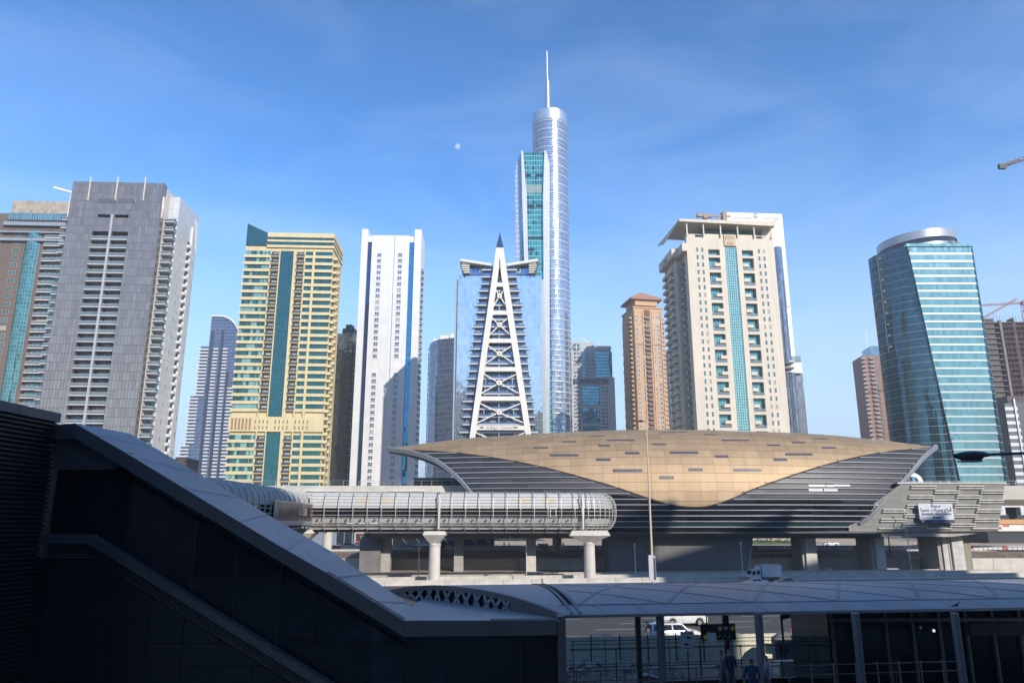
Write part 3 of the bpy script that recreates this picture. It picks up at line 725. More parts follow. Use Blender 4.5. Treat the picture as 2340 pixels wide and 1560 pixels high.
def window_cache(T, n, w, h, fm=None, gm=None, nx=2, nz=1):
    k = (T.e.name, n, w, h, nx, nz)
    if k not in _wc: _wc[k] = window_me(n, w, h, fm or M['white'], gm or M['glass_d'], nx, nz, .13)
    return _wc[k]
tower_indigo()
# ---------------------------------------------------------------- T8 round tower with the mast
def tower_round():
    T = Tower('office_tower', 'tallest round silver tower with horizontal metal rings and a needle mast', 'tower', 1218, 246, 1297, 246, 540, 0)
    R = T.W/2*1.02; H = T.H; x = T.W/2; y = R
    g = cells('silver_glass', (.50, .55, .62), (.58, .60, .63), 1.6, 3.9, .10, .12, rough=.12, metal=.85, tilt=.03, wave=.02, var=.3, line_metal=.6, line_rough=.3)
    ring = mat('bright_metal', (.54, .56, .60), .42, .5, var=.05, scale=.3)
    b = MB(); b.cyl(x, y, 0, H-9, R-.35, n=64, cap=False); T.part('glass_drum', b, g)
    b = MB(); b.cyl(x, y, H-9, H, R, n=64); T.part('crown', b, cells('crown_metal', (.60, .63, .69), (.40, .43, .48), 2.0, 9, .08, .1, rough=.33, metal=.8, tilt=.01, wave=0, var=.06))
    rm = MB()
    n = 64
    def band(rm, r0, r1, z0, z1):
        rows = [[(x+r*cos(2*pi*k/n), y+r*sin(2*pi*k/n), z) for k in range(n)] for r, z in ((r0, z0), (r1, z0), (r1, z1), (r0, z1))]
        rm.surf(rows, 0, True, None, True)
    band(rm, R-.4, R-.12, 0, 1.3); rme = rm.mesh('ring', ring)
    rm = MB(); band(rm, R-.4, R-.02, 0, .6); rme2 = rm.mesh('ring', ring)
    z = 1.5; k = 0
    while z < H-11:
        T.put('ring', rme if k % 2 else rme2, 0, 0, z); z += 3.95; k += 1
    z1 = T.hit(1250, 185, R)[1]; z2 = T.hit(1250, 117, R)[1]
    xs = T.hit(1252, 240, R)[0]
    b = MB(); b.cyl(xs, y, H, z1, 1.9, 1.5, 16); T.part('mast_base', b, mat('mast_grey', (.36, .37, .40), .45, .4))
    b = MB(); b.cyl(xs-.35, y, z1, z2, .85, .55, 12)
    T.part('mast', b, MATS['mast_grey'])
    b = MB(); zz = z1+1
    while zz < z2-1: b.box(xs-1.25, xs+.55, y-.1, y+.1, zz, zz+.16); zz += 2.2
    T.part('mast_rungs', b, mat('rung_red', (.4, .25, .25), .6))
tower_round()

# ---------------------------------------------------------------- T9 finned green tower in front
def tower_finned():
    T = Tower('office_tower', 'green glass tower with two tapering silver fins in front of the tall round tower', 'tower', 1197, 348, 1244, 348, 500, 0)
    H = T.H; W = T.W
    fin = mat('fin_silver', (.47, .49, .53), .4, .35, var=.04, scale=.05)
    g = cells('emerald_glass', (.06, .34, .32), (.20, .50, .47), 1.9, 3.9, .16, .42, rough=.07, metal=.7, tilt=.02, wave=.012, var=.35, odd=(.02, .12, .13), odd_share=.11)
    xr0 = T.hit(1205, 590)[0]; xr1 = T.hit(1240, 590)[0]
    b = MB(); b.prism([(-6, 0), (W+4, 0), (W+1, H), (0, H)], .6, 20); T.part('glass_front', b, g)
    def P(px, py, d=-1.4): return T.hit(px, py, d)
    L = [P(1192, 343), P(1197, 347), P(1203, 600), P(1207, 1000), P(1191, 1000), P(1196, 600)]
    L = [P(1191, 343), P(1195, 345), P(1204, 450), P(1207, 600), P(1213, 1010), P(1196, 1010), P(1198, 600), P(1193, 450)]
    b = MB(); b.prism(L[::-1], -1.4, 14); T.part('fin', b, fin)
    Rr = [P(1244, 345), P(1248, 343), P(1256, 375), P(1256, 470), P(1256, 1010), P(1243, 1010), P(1242, 600), P(1241, 450)]
    b = MB(); b.prism(Rr[::-1], -1.4, 14); T.part('fin', b, fin)
    # curved left flank with ribs
    C = [P(1191, 347, 3), P(1182, 368, 3), P(1177, 395, 3), P(1177, 450, 3), P(1178.5, 600, 3), P(1181, 1010, 3), P(1197, 1010, 3)]
    b = MB(); b.prism(C[::-1], 3, 17); T.part('curved_flank', b, mat('flank_silver', (.42, .47, .55), .25, .6))
    z = 4
    def xat(z):
        pts = C[:6]
        for a, b_ in zip(pts, pts[1:]):
            if b_[1] <= z <= a[1]: t = (z-b_[1])/(a[1]-b_[1]); return b_[0]+(a[0]-b_[0])*t
        return pts[-1][0]
    while z < C[1][1]:
        x0 = xat(z); b = MB(); b.box(x0-.04, x0+4.3, 2.9, 17.1, z, z+.9, 0); T.part('flank_band', b, mat('flank_band', (.44, .48, .54), .4, .3)); z += 3.9
    # dark slots where plant floors sit
    for px0, px1, py in ((1200, 1213, 404), (1224, 1240, 404), (1203, 1221, 474), (1225, 1242, 474), (1205, 1223, 547), (1226, 1241, 547), (1206, 1222, 573)):
        a, z = T.hit(px0, py, .5); a2, z2 = T.hit(px1, py-6, .5)
        b = MB(); b.box(a, a2, .42, .6, z, z2); T.part('plant_slot', b, M['glass_d'])
    a, z = T.hit(1201, 441, .5); a2, z2 = T.hit(1243, 423, .5)
    b = MB(); b.box(a, a2, .4, .6, z, z2); T.part('grille_panel', b, mat('grille_grey', (.16, .24, .24), .5))
tower_finned()

# ---------------------------------------------------------------- T10 hotel with lettering
def tower_hotel():
    T = Tower('hotel_tower', 'grey hotel tower with blue glass panels and large BONNINGTON lettering', 'tower', 1302, 793, 1393, 803, 600, 0)
    W, H = T.W, T.H
    wl = mat('hotel_grey', (.43, .44, .46), .75, var=.06, scale=.1)
    zl1 = T.hit(1350, 862)[1]; W2 = T.hit(1404, 862)[0]
    b = MB(); b.box(-6, W, 0, 22, zl1, H); T.part('upper_body', b, wl)
    b = MB(); b.box(-6, W2, -.8, 24, 0, zl1-.02); T.part('lower_body', b, wl)
    b = MB(); b.box(W-11, W+1.2, -.8, 14, H-2.5, H+.8); b.box(0, W-12, 3, 12, H+.02, H+5); b.box(-6, 3, 1, 10, H+.02, H+6.5); T.part('roof_plant', b, wl)
    g = cells('hotel_blue', (.10, .28, .36), (.12, .30, .38), 1.5, 3.5, .1, .16, rough=.05, metal=.75, tilt=.02, wave=.03)
    def panel(px0, py0, px1, py1, y, n):
        a, z1 = T.hit(px0, py0, y); c, z0 = T.hit(px1, py1, y)
        pm = pane_me('glass_row', c-a, (z1-z0)/n-.5, g)
        for k in range(n): T.put('glass_row', pm, a, y, z0+(z1-z0)*k/n+.25)
        fr = MB(); fr.box(a-.3, c+.3, y-.02, y+.1, z0, z1); T.part('panel_frame', fr, M['dsteel'])
    panel(1328, 803, 1337, 862, -.05, 8); panel(1360, 803, 1399-0, 862, -.05, 8)
    panel(1330, 882, 1370, 925, -.85, 6); panel(1332, 932, 1371, 966, -.85, 4); panel(1333, 973, 1372, 1010, -.85, 4)
    wn = window_me('window', 2.3, 1.8, M['white'], M['glass_d'], 2, 1, .14)
    for row, (py, y, cols) in enumerate([(806+8.6*k, 0, (1311, 1319, 1341, 1351)) for k in range(7)]+[(884+8.3*k, -.8, (1312, 1321, 1376, 1384)) for k in range(14)]):
        for px in cols: a, z = T.hit(px, py+4, y); T.put('window', wn, a, y, z)
    bl = balcony_me('balcony', 3.6, .9, wl, M['glass_r'])
    for k in range(7):
        for px in (1340, 1350): a, z = T.hit(px, 812+8.6*k, 0); T.put('balcony', bl, a, 0, z-.6)
    a, z = T.hit(1351, 878, -1)
    cx = a
    o = lettering('name_letters', 'BONNINGTON', 6.4, mat('letter_navy', (.03, .035, .07), .5), T.e, (cx, -1.5, z+.3), .3, spacing=1.22, bold=.09)
    tw_ = (T.hit(1391, 878, -1)[0]-T.hit(1312, 878, -1)[0]); o.scale = (tw_/max(.1, o.dimensions.x if o.dimensions.x > .1 else 37), 1, 1)
    a, z = T.hit(1317, 793, -.2)
    d = MB(); A = [(a+3.2*cos(k*pi/10), z+3.2*sin(k*pi/10)) for k in range(20)]; d.prism(A, -.35, 0, m=0)
    d.box(a-.3, a+.3, -.5, -.36, z-3.2, z+3.2, 1); d.box(a-3.2, a-.31, -.5, -.36, z-.3, z+.3, 1); d.box(a+.31, a+3.2, -.5, -.36, z-.3, z+.3, 1); T.part('round_emblem', d, [M['glass_t'], M['white']])
    b = MB(); a, z = T.hit(1350, 785, 6); a2, z2 = T.hit(1329, 773, 6)
    b.bar((a, 6, z), (a2, 6, z2), .8, .8); b.bar((a, 6, z), (a+3, 6, z+.5), 1.6, 1.6); b.box(a-1, a+1, 5, 7, H, z); T.part('roof_crane', b, M['offwhite'])
tower_hotel()

# ---------------------------------------------------------------- T11 tan tower with hipped roof
def tower_tan():
    T = Tower('residential_tower', 'sandy brown tower with arched niches and a red hipped roof', 'tower', 1447, 703, 1512, 703, 540, 10)
    W = T.hit(1519, 760)[0]; H = T.H; wl = M['tan']
    wl = mat('sand_render', (.52, .325, .18), .8, var=.06, scale=.15)
    D = 26
    b = MB(); b.box(0, T.W, 0, D, 0, H, 0); z1 = T.hit(1480, 762)[1]; b.box(T.W+.02, W, .8, D-2, 0, z1, 0); T.part('body', b, wl)
    sd = MB(); sd.box(-1.0, -.02, 2, D-2, 0, H-6); T.part('side_bay', sd, wl)
    # stepped crown and roof
    for i, (dz, ins) in enumerate(((0, -.6), (5.0, 2.5))):
        b = MB(); b.box(ins, T.W-ins, ins, D-ins, H+dz*.6+.02*i, H+dz*.6+(1 if i == 0 else 4.5)); T.part('cornice', b, wl)
    zr = H+8.6; cx, cy = T.W/2, D/2
    b = MB(); a = 12.8; e = [(cx-a, cy-a, zr), (cx+a, cy-a, zr), (cx+a, cy+a, zr), (cx-a, cy+a, zr)]; tip = [(cx-1, cy, zr+8), (cx+1, cy, zr+8)]
    b.face([e[0], e[1], tip[1], tip[0]]); b.face([e[1], e[2], tip[1]]); b.face([e[2], e[3], tip[0], tip[1]]); b.face([e[3], e[0], tip[0]]); b.box(cx-a+.1, cx+a-.1, cy-a+.1, cy+a-.1, zr-1.2, zr-.01)
    T.part('hipped_roof', b, mat('terracotta', (.38, .20, .14), .8, var=.15, scale=1.5))
    fr, gm = M['offwhite'], mat('slate_window', (.10, .13, .17), .1, .5, var=.4, scale=.3, blinds=.15)
    wn = window_me('window', 2.6, 2.3, fr, gm, 2, 2, .18, .15); sw = window_me('small_window', 1.7, 1.5, fr, gm, 1, 1, .15)
    fl = 3.45; dk = mat('brown_recess2', (.16, .08, .05), .85)
    xcols = [T.hit(p, 860)[0] for p in (1456, 1470, 1497-2, 1507-1)]
    xm = T.hit(1477.5, 860)[0]; xm2 = T.hit(1491, 860)[0]
    segs = [(T.hit(1480, a)[1], T.hit(1480, b_)[1]) for a, b_ in ((708, 737), (752, 785), (790, 810), (815, 1000))]
    for s0, s1 in segs:
        b = MB(); b.box(xm, xm2, -.1, 0, s1-4 if s1 < 40 else s1, s0); T.part('recess', b, dk)
    bl = balcony_me('balcony', xm2-xm-.6, 1.4, wl, M['dsteel'], rail_h=1.1)
    z = H-8; k = 0
    while z > 0:
        skip = k in (6, 17, 30)
        for x in (xcols[0], xcols[3]):
            if skip: T.put('small_window', sw, x+.4, 0, z+.5)
            else: T.put('window', wn, x, 0, z+.3)
        if k not in (8, 14, 20):
            for x in (xcols[1]+.1, xcols[2]-.3): T.put('window', wn, x, 0, z+.3)
        T.put('balcony', bl, xm+.3, -.1, z)
        T.put('corner_balcony', balc_cache(T, 3.0, 1.6, wl), W-3.2, .8, z+.2)
        T.put('corner_balcony', balc_cache(T, 6.0, 1.6, wl), -1.0, 8.0, z+.2, -pi/2)
        if k % 2: T.put('small_window', sw, -1.0, 20, z+.4, -pi/2); T.put('small_window', sw, -1.0, 25, z+.4, -pi/2)
        z -= fl; k += 1
    for zz in (segs[0][1]-2.0, segs[1][1]-1.2, segs[2][0]+.6):
        b = MB(); b.box(-.25, T.W+.25, -.35, 0, zz, zz+.7); T.part('string_course', b, wl)
    p_ = MB()
    for f in (.02, .30, .62, .93): p_.box(T.W*f, T.W*f+.9, -.5, 0, 0, H-2)
    T.part('pilaster', p_, wl)
    for py in (735, 752):
        for sx in (0, 1):
            a, z = (1.8, T.hit(1447, py)[1]) ; y = 5
            A = [(y-1.6, z-4), (y+1.6, z-4), (y+1.6, z)] + [(y+1.6*cos(t*pi/6), z+2.2*sin(t*pi/6)) for t in range(1, 6)] + [(y-1.6, z)]
            b = MB()
            if sx == 0: b.prism(A, -1.35, -1.0, 'x'); T.part('arched_niche', b, dk)
            else:
                A2 = [(p[0]-y+W-2.0, p[1]) for p in A]; b.prism(A2, .6, .8, 'y'); T.part('arched_niche', b, dk)
_bc = {}
def balc_cache(T, w, d, m, r=None, h=1.05):
    k = (T.e.name, w, d, m.name, h)
    if k not in _bc: _bc[k] = balcony_me('balcony', w, d, m, r or m, h)
    return _bc[k]
tower_tan()

# ---------------------------------------------------------------- sliver tower between tan and cream towers
def tower_sliver():
    T = Tower('residential_tower', 'narrow pale tower glimpsed between the sandy tower and the cream tower', 'tower', 1527, 800, 1560, 775, 620, 0)
    b = MB(); b.box(0, T.W, 0, 20, 0, T.H, 0); b.box(4, T.W, 1, 18, T.H, T.H+9); T.part('body', b, cells('sliver_wall', (.45, .50, .58), (.2, .23, .28), 2.6, 3.5, 1.2, 1.5, rough=.5, metal=.1, tilt=0, wave=0))
    bl = balcony_me('balcony', 3.4, 1.1, M['white'], M['glass_r']); wn = window_me('window', 1.6, 1.7, M['white'], M['glass_d'], 1, 1, .15)
    z = 1
    while z < T.H-3: T.put('balcony', bl, 1.2, 0, z); T.put('window', wn, 5.6, 0, z+.7); z += 3.5
tower_sliver()

# ---------------------------------------------------------------- T12 cream tower
def tower_cream():
    T = Tower('residential_tower', 'broad cream tower with central green glass strip and covered roof terrace lettered ETA', 'tower', 1568, 541, 1767, 545, 310, 4)
    W, H = T.W, T.H; C = M['cream']; fl = 3.47
    q = lambda px, py: T.hit(px, py)
    teal = cells('cream_tower_glass', (.10, .36, .34), (.50, .56, .52), .93, 1.16, .13, .13, rough=.07, metal=.6, tilt=.012, wave=.015, var=.25, line_metal=0)
    tealr = cells('recess_glass', (.10, .32, .31), (.35, .45, .42), 1.2, 1.2, .08, .08, rough=.07, metal=.5, tilt=.01, wave=.01, var=.25)
    z1 = q(1667, 563)[1]
    # fractions across front measured at the top
    fx = lambda c: (c-230)/(795-230)*W        # crop columns at the top edge (zoom 2.89)
    sx0, sx1 = fx(474), fx(550)
    lx0, lx1, rx0, rx1 = fx(366), fx(440), fx(583), fx(656)
    holes = [(sx0, sx1, 3, z1)]; recs = []
    z = q(1620, 568)[1]; holes += [(lx0, lx1, z-3.0, z-.3), (rx0, rx1, z-3.0, z-.3)]; recs.append((z-3.0, z-.3))
    zz = z-fl-.6; k = 0
    while zz > 7:
        b_ = zz-2*fl+1.3; holes += [(lx0, lx1, b_, zz), (rx0, rx1, b_, zz)]; recs.append((b_, zz)); zz -= 2*fl; k += 1
    w = MB(); w.wall(0, W, 0, H, holes, 0, 2.2); T.part('front_wall', w, C)
    w = MB()
    w.box(0, W, 2.25, 30, 0, H-3); T.part('body', w, C)
    g = MB(); g.box(sx0-.3, sx1+.3, .35, .7, 0, z1+.3); T.part('glass_strip', g, teal)
    for (a, b_) in recs:
        for x0, x1, s_ in ((lx0, lx1, 1), (rx0, rx1, -1)):
            g = MB(); g.box(x0+.02, x1-.02, 1.9, 2.1, a, b_); T.part('recess_glazing', g, tealr)
            if b_-a > 4:
                wd = (x1-x0)*.52; xx = x1-wd if s_ > 0 else x0
                T.put('balcony', balc_cache(T, wd, 1.6, C, C, 1.1), xx, 1.4, a+fl*.55)
                bb = balc_cache(T, round(x1-x0, 2), 1.0, C, M['glass_r'], 1.0); T.put('balcony', bb, x0, 1.0, a+.05)
    wn = window_me('window', .95, 2.0, C, M['glass_t'], 1, 2, .09, .1)
    z = q(1590, 575)[1]; first = True; k = 0
    while z > 4:
        for c in (289, 322, 687, 720): T.put('window', wn, fx(c), 0, z)
        z -= fl; k += 1
    # parapet blocks and ETA plate
    for a, c, h in ((0, .10, 1.4), (.19, .44, 1.6), (.56, .80, 1.6), (.88, 1.0, .6)):
        b = MB(); b.box(W*a, W*c, 0, 2.2, H+.002, H+h); T.part('parapet', b, C)
    a, z = q(1655, 562); a2, z2 = q(1679, 540)
    b = MB(); b.box(a, a2, -.5, 0, z, z2+.6); pl = T.part('name_plate', b, mat('plate_gold', (.42, .32, .20), .6, .1))
    lettering('name_letters', 'ETA', 2.2, mat('letter_grey', (.22, .17, .11), .5), T.e, ((a+a2)/2, -.55, z2-1.6), .06, spacing=1.1, bold=.03)
    lettering('name_letters', 'STAR', 1.1, mat('letter_grey', (.22, .17, .11), .5), T.e, ((a+a2)/2, -.55, z+.7), .06, spacing=1.1, bold=.02)
    # roof terrace: slab roof on columns, glazed penthouse
    zr = T.hit(1560, 503, -2)[1]; xl = T.hit(1552, 503, -2)[0]; xr = T.hit(1765, 517, -2)[0]
    b = MB(); b.prism([(xl, zr-.5), (W+.5, zr-1.6), (W+.5, zr+.5), (xl, zr+.6)], -2.0, 20); T.part('terrace_roof', b, C)
    sg = MB(); sg.prism([(-2, zr-.7), (20, zr-9), (20, zr-7.6), (-2, zr+.5)], xl-11, xl-.05, 'x'); 
    T.part('terrace_roof', MB().face([(xl, -2, zr+.5), (xl, 27, zr+.5), (-5.5, 27, zr-1), (-5.5, 16, zr-4.0)]).face([(xl, -2, zr), (-5.5, 16, zr-4.5), (-5.5, 27, zr-1.5), (xl, 27, zr)]).face([(xl, -2, zr), (xl, -2, zr+.5), (-5.5, 16, zr-4.0), (-5.5, 16, zr-4.5)]).face([(-5.5, 16, zr-4.5), (-5.5, 16, zr-4.0), (-5.5, 27, zr-1), (-5.5, 27, zr-1.5)]), C)
    b = MB(); b.box(W*.22, W*.84, 5, 18, H-2.9, zr-1.8); T.part('penthouse', b, tealr)
    for f in (0, .19, .385, .58, .77, .97):
        b = MB(); b.box(W*f, W*f+.5, -.9, -.4, H+.2, zr-.5-f*1.0); T.part('terrace_column', b, C)
    b = MB(); b.path([(0, .3, H+1.3), (W, .3, H+1.3)], .08); T.part('terrace_rail', b, M['steel'])
    b = MB(); n = 8
    b.prism([(W*.9, H), (W+.5, H), (W+.5, H+2)] + [(W+.5-3.6*(1-cos(t*pi/2/n)), H+2+6*sin(t*pi/2/n)) for t in range(1, n+1)], 3, 8); T.part('curved_screen', b, C)
    # left flank: receding shaded side with balconies and an upper jetty
    xo = T.hit(1527, 620, 20)[0]
    b = MB(); b.box(-2.6, -.02, 9, 27, 0, H-6); T.part('left_flank', b, C)
    for zj in (H-7.5,):
        b = MB(); b.box(-5.2, -.05, 6, 27.5, zj, zj+4.2); b.box(-2.4, -.05, -1.0, 5.9, zj+.5, zj+4.2); T.part('jetty', b, C)
        o = lettering('jetty_letters', '\uFEF2\uFE8E\uFED4\uFECC\uFEDF', 3.0, M['dsteel'], T.e, (-5.26, 17, zj+.9), .05); o.rotation_euler = (pi/2, 0, -pi/2)
    bm = balc_cache(T, 5.5, 1.8, C, C, 1.0); bm2 = balc_cache(T, 4.0, 1.6, C, M['glass_r'], 1.0)
    dw = window_me('side_window', 3.4, 2.4, M['offwhite'], M['glass_t'], 3, 1, .1)
    z = 3
    while z < H-12:
        T.put('side_balcony', bm, -2.6, 17, z, -pi/2); T.put('side_balcony', bm, -2.6, 26, z, -pi/2)
        T.put('side_balcony', bm2, 0, 8.4, z, -pi/2)
        T.put('side_window', dw, 0, 8.1, z+.1, -pi/2); T.put('side_window', dw, -2.6, 16, z+.1, -pi/2); T.put('side_window', dw, -2.6, 25, z+.1, -pi/2)
        z += fl
    # roof crane
    b = MB(); a, z = T.hit(1655, 497, 10); a0, z0 = T.hit(1592, 492, 10)
    b.box(a-1, a+1, 9, 11, zr, z+2.6); b.bar((a+3, 10, z+.6), (a0+7, 10, z0-.1), .5, .7); b.bar((a0+7, 10, z0-.2), (a0, 10, z0), 1.6, 1.5); b.box(a0+3, a0+5, 9, 11, z0-1.6, z0+.2)
    b.bar((a, 10, z+2.5), (a0+14, 10, z0), .15, .15); b.bar((a0+10, 10, zr), (a0+10, 10, z0-.4), .7, .7); T.part('roof_crane', b, mat('crane_brown', (.25, .17, .13), .6))
tower_cream()

# ---------------------------------------------------------------- T13 white screen tower behind the cream one
def tower_goldcrest():
    T = Tower('residential_tower', 'tower with tall white lettered wall and curved glass bay rising behind the cream tower', 'tower', 1655, 485, 1787, 488, 385, 4)
    W, H = T.W, T.H
    zb = T.hit(1810, 676)[1]
    b = MB(); b.box(0, W, 0, 3, zb-6, H); b.box(-2, -.01, -.4, 1, H-12, H-.5); T.part('white_screen', b, M['white'])
    b = MB(); b.box(2, W, 3.05, 24, 0, H-5, 0); T.part('body', b, M['white'])
    g = cells('grey_blue_curtain', (.36, .38, .42), (.16, .18, .22), 1.6, 3.6, .08, .20, rough=.05, metal=.85, tilt=.012, wave=.03, var=.25, line_metal=.3)
    # curved glass bay
    xa = W*.70; xb = T.hit(1800, 700, -3)[0]+1.2; n = 12
    def bay(z0, z1, name, xa, xb, bul, m):
        rows, uvs = [], []
        for z in (z0, z1):
            rows.append([(xa+(xb-xa)*j/n, -bul*sin(pi*(.12+.88*j/n))*1.0 + .0, z) for j in range(n+1)]); uvs.append([((xb-xa)*j/n*1.25, z) for j in range(n+1)])
        b = MB(); b.surf(rows, 0, True, uvs); top = rows[1]; b.face([p for p in top] + [(xb, 6, z1), (xa, 6, z1)]); T.part(name, b, m)
    zt = T.hit(1780, 572)[1]; zm = T.hit(1800, 830)[1]
    bay(zm, zt, 'glass_bay', xa, xb, 6.0, g)
    bay(0, zm-6, 'glass_bay', xa+2, xb+1, 6.0, g)
    for k in range(3):
        rows = []; r2 = []
        for j in range(n+1):
            X = xa+1+(xb-xa)*j/n; Y_ = -6.2*sin(pi*(.12+.88*j/n)); rows.append((X, Y_, 0)); r2.append((X, Y_, .7))
        b = MB(); z = zm-6+k*2.8; b.surf([[(p[0], p[1], z) for p in rows], [(p[0], p[1], z+.7) for p in rows]]); b.face([(p[0], p[1], z+.7) for p in rows]); b.face([(p[0], p[1], z) for p in rows][::-1]); T.part('open_deck', b, M['white'])
    b = MB(); b.box(xa+6, xa+12, -2, 1, zm-5.5, zm); T.part('deck_core', b, M['steel'])
    # grey side block low on the right
    xs, zs = T.hit(1806, 813); xe, _ = T.hit(1830, 815)
    b = MB(); b.box(xs, xe, 0, 14, 0, zs); T.part('side_block', b, cells('grey_block', (.26, .28, .31), (.18, .2, .22), 2.2, 3.6, .06, .06, rough=.18, metal=.6, tilt=.02, wave=.02))
    b = MB(); b.box(W+.02, xs-.02, .5, 20, 0, zb); T.part('side_wall', b, M['steel'])
    ln = mat('letter_dark', (.10, .10, .12), .5)
    a, z = T.hit(1696, 500, -.1); o = lettering('wall_letters', 'Goldcrest\nExecutive', 2.2, ln, T.e, (a, -.06, z), .04, spacing=1.15); 
    a, z = T.hit(1759, 500, -.1); lettering('wall_letters', AR('جولد كريست')+'\n'+AR('اكزكتيف'), 2.2, ln, T.e, (a, -.06, z), .04)
    a, z = T.hit(1727, 493, -.1)
    b = MB()
    for r, ox in ((1.3, 0), (.8, .7)):
        pts = [(a+ox+r*cos(t*pi/9), -.08, z+r*sin(t*pi/9)) for t in range(3, 16)]; b.path(pts, .28, .28, up=(0, 1, 0))
    T.part('crescent_emblem', b, ln)
tower_goldcrest()

# ---------------------------------------------------------------- T14 brown tower far right
def tower_brown_far():
    T = Tower('residential_tower', 'small brown tower with a glazed top half hidden behind the leaning teal glass tower', 'tower', 1970, 812, 2046, 812, 600, -6)
    W, H = T.W, T.H; wl = mat('brown_brick_wall', (.28, .17, .13), .85, var=.08, scale=.2)
    b = MB(); b.box(0, W, 0, 24, 0, H); T.part('body', b, wl)
    xa = T.hit(1990, 800)[0]; b = MB(); b.box(xa, W+6, 1, 20, H, H+8); T.part('glazed_top', b, cells('top_glass', (.25, .38, .45), (.2, .2, .2), 1.5, 4, .1, .1))
    b = MB(); b.bar((xa-1, 3, H), (xa-1, 3, H+22), .3, .3); T.part('mast', b, M['steel'])
    wn = window_me('window', 2.2, 2.4, wl, mat('slate_window2', (.25, .32, .36), .1, .6, var=.4), 2, 1, .16)
    bl = balcony_me('balcony', 3.6, 1.6, wl, M['concrete'])
    z = 2
    while z < H-3:
        for x in (xa+1, xa+6, xa+11, xa+15.5): T.put('window', wn, x, 0, z+.6)
        T.put('balcony', bl, -1.6, 0, z); T.put('balcony', bl, 5.0, 0, z); z += 3.5
tower_brown_far()

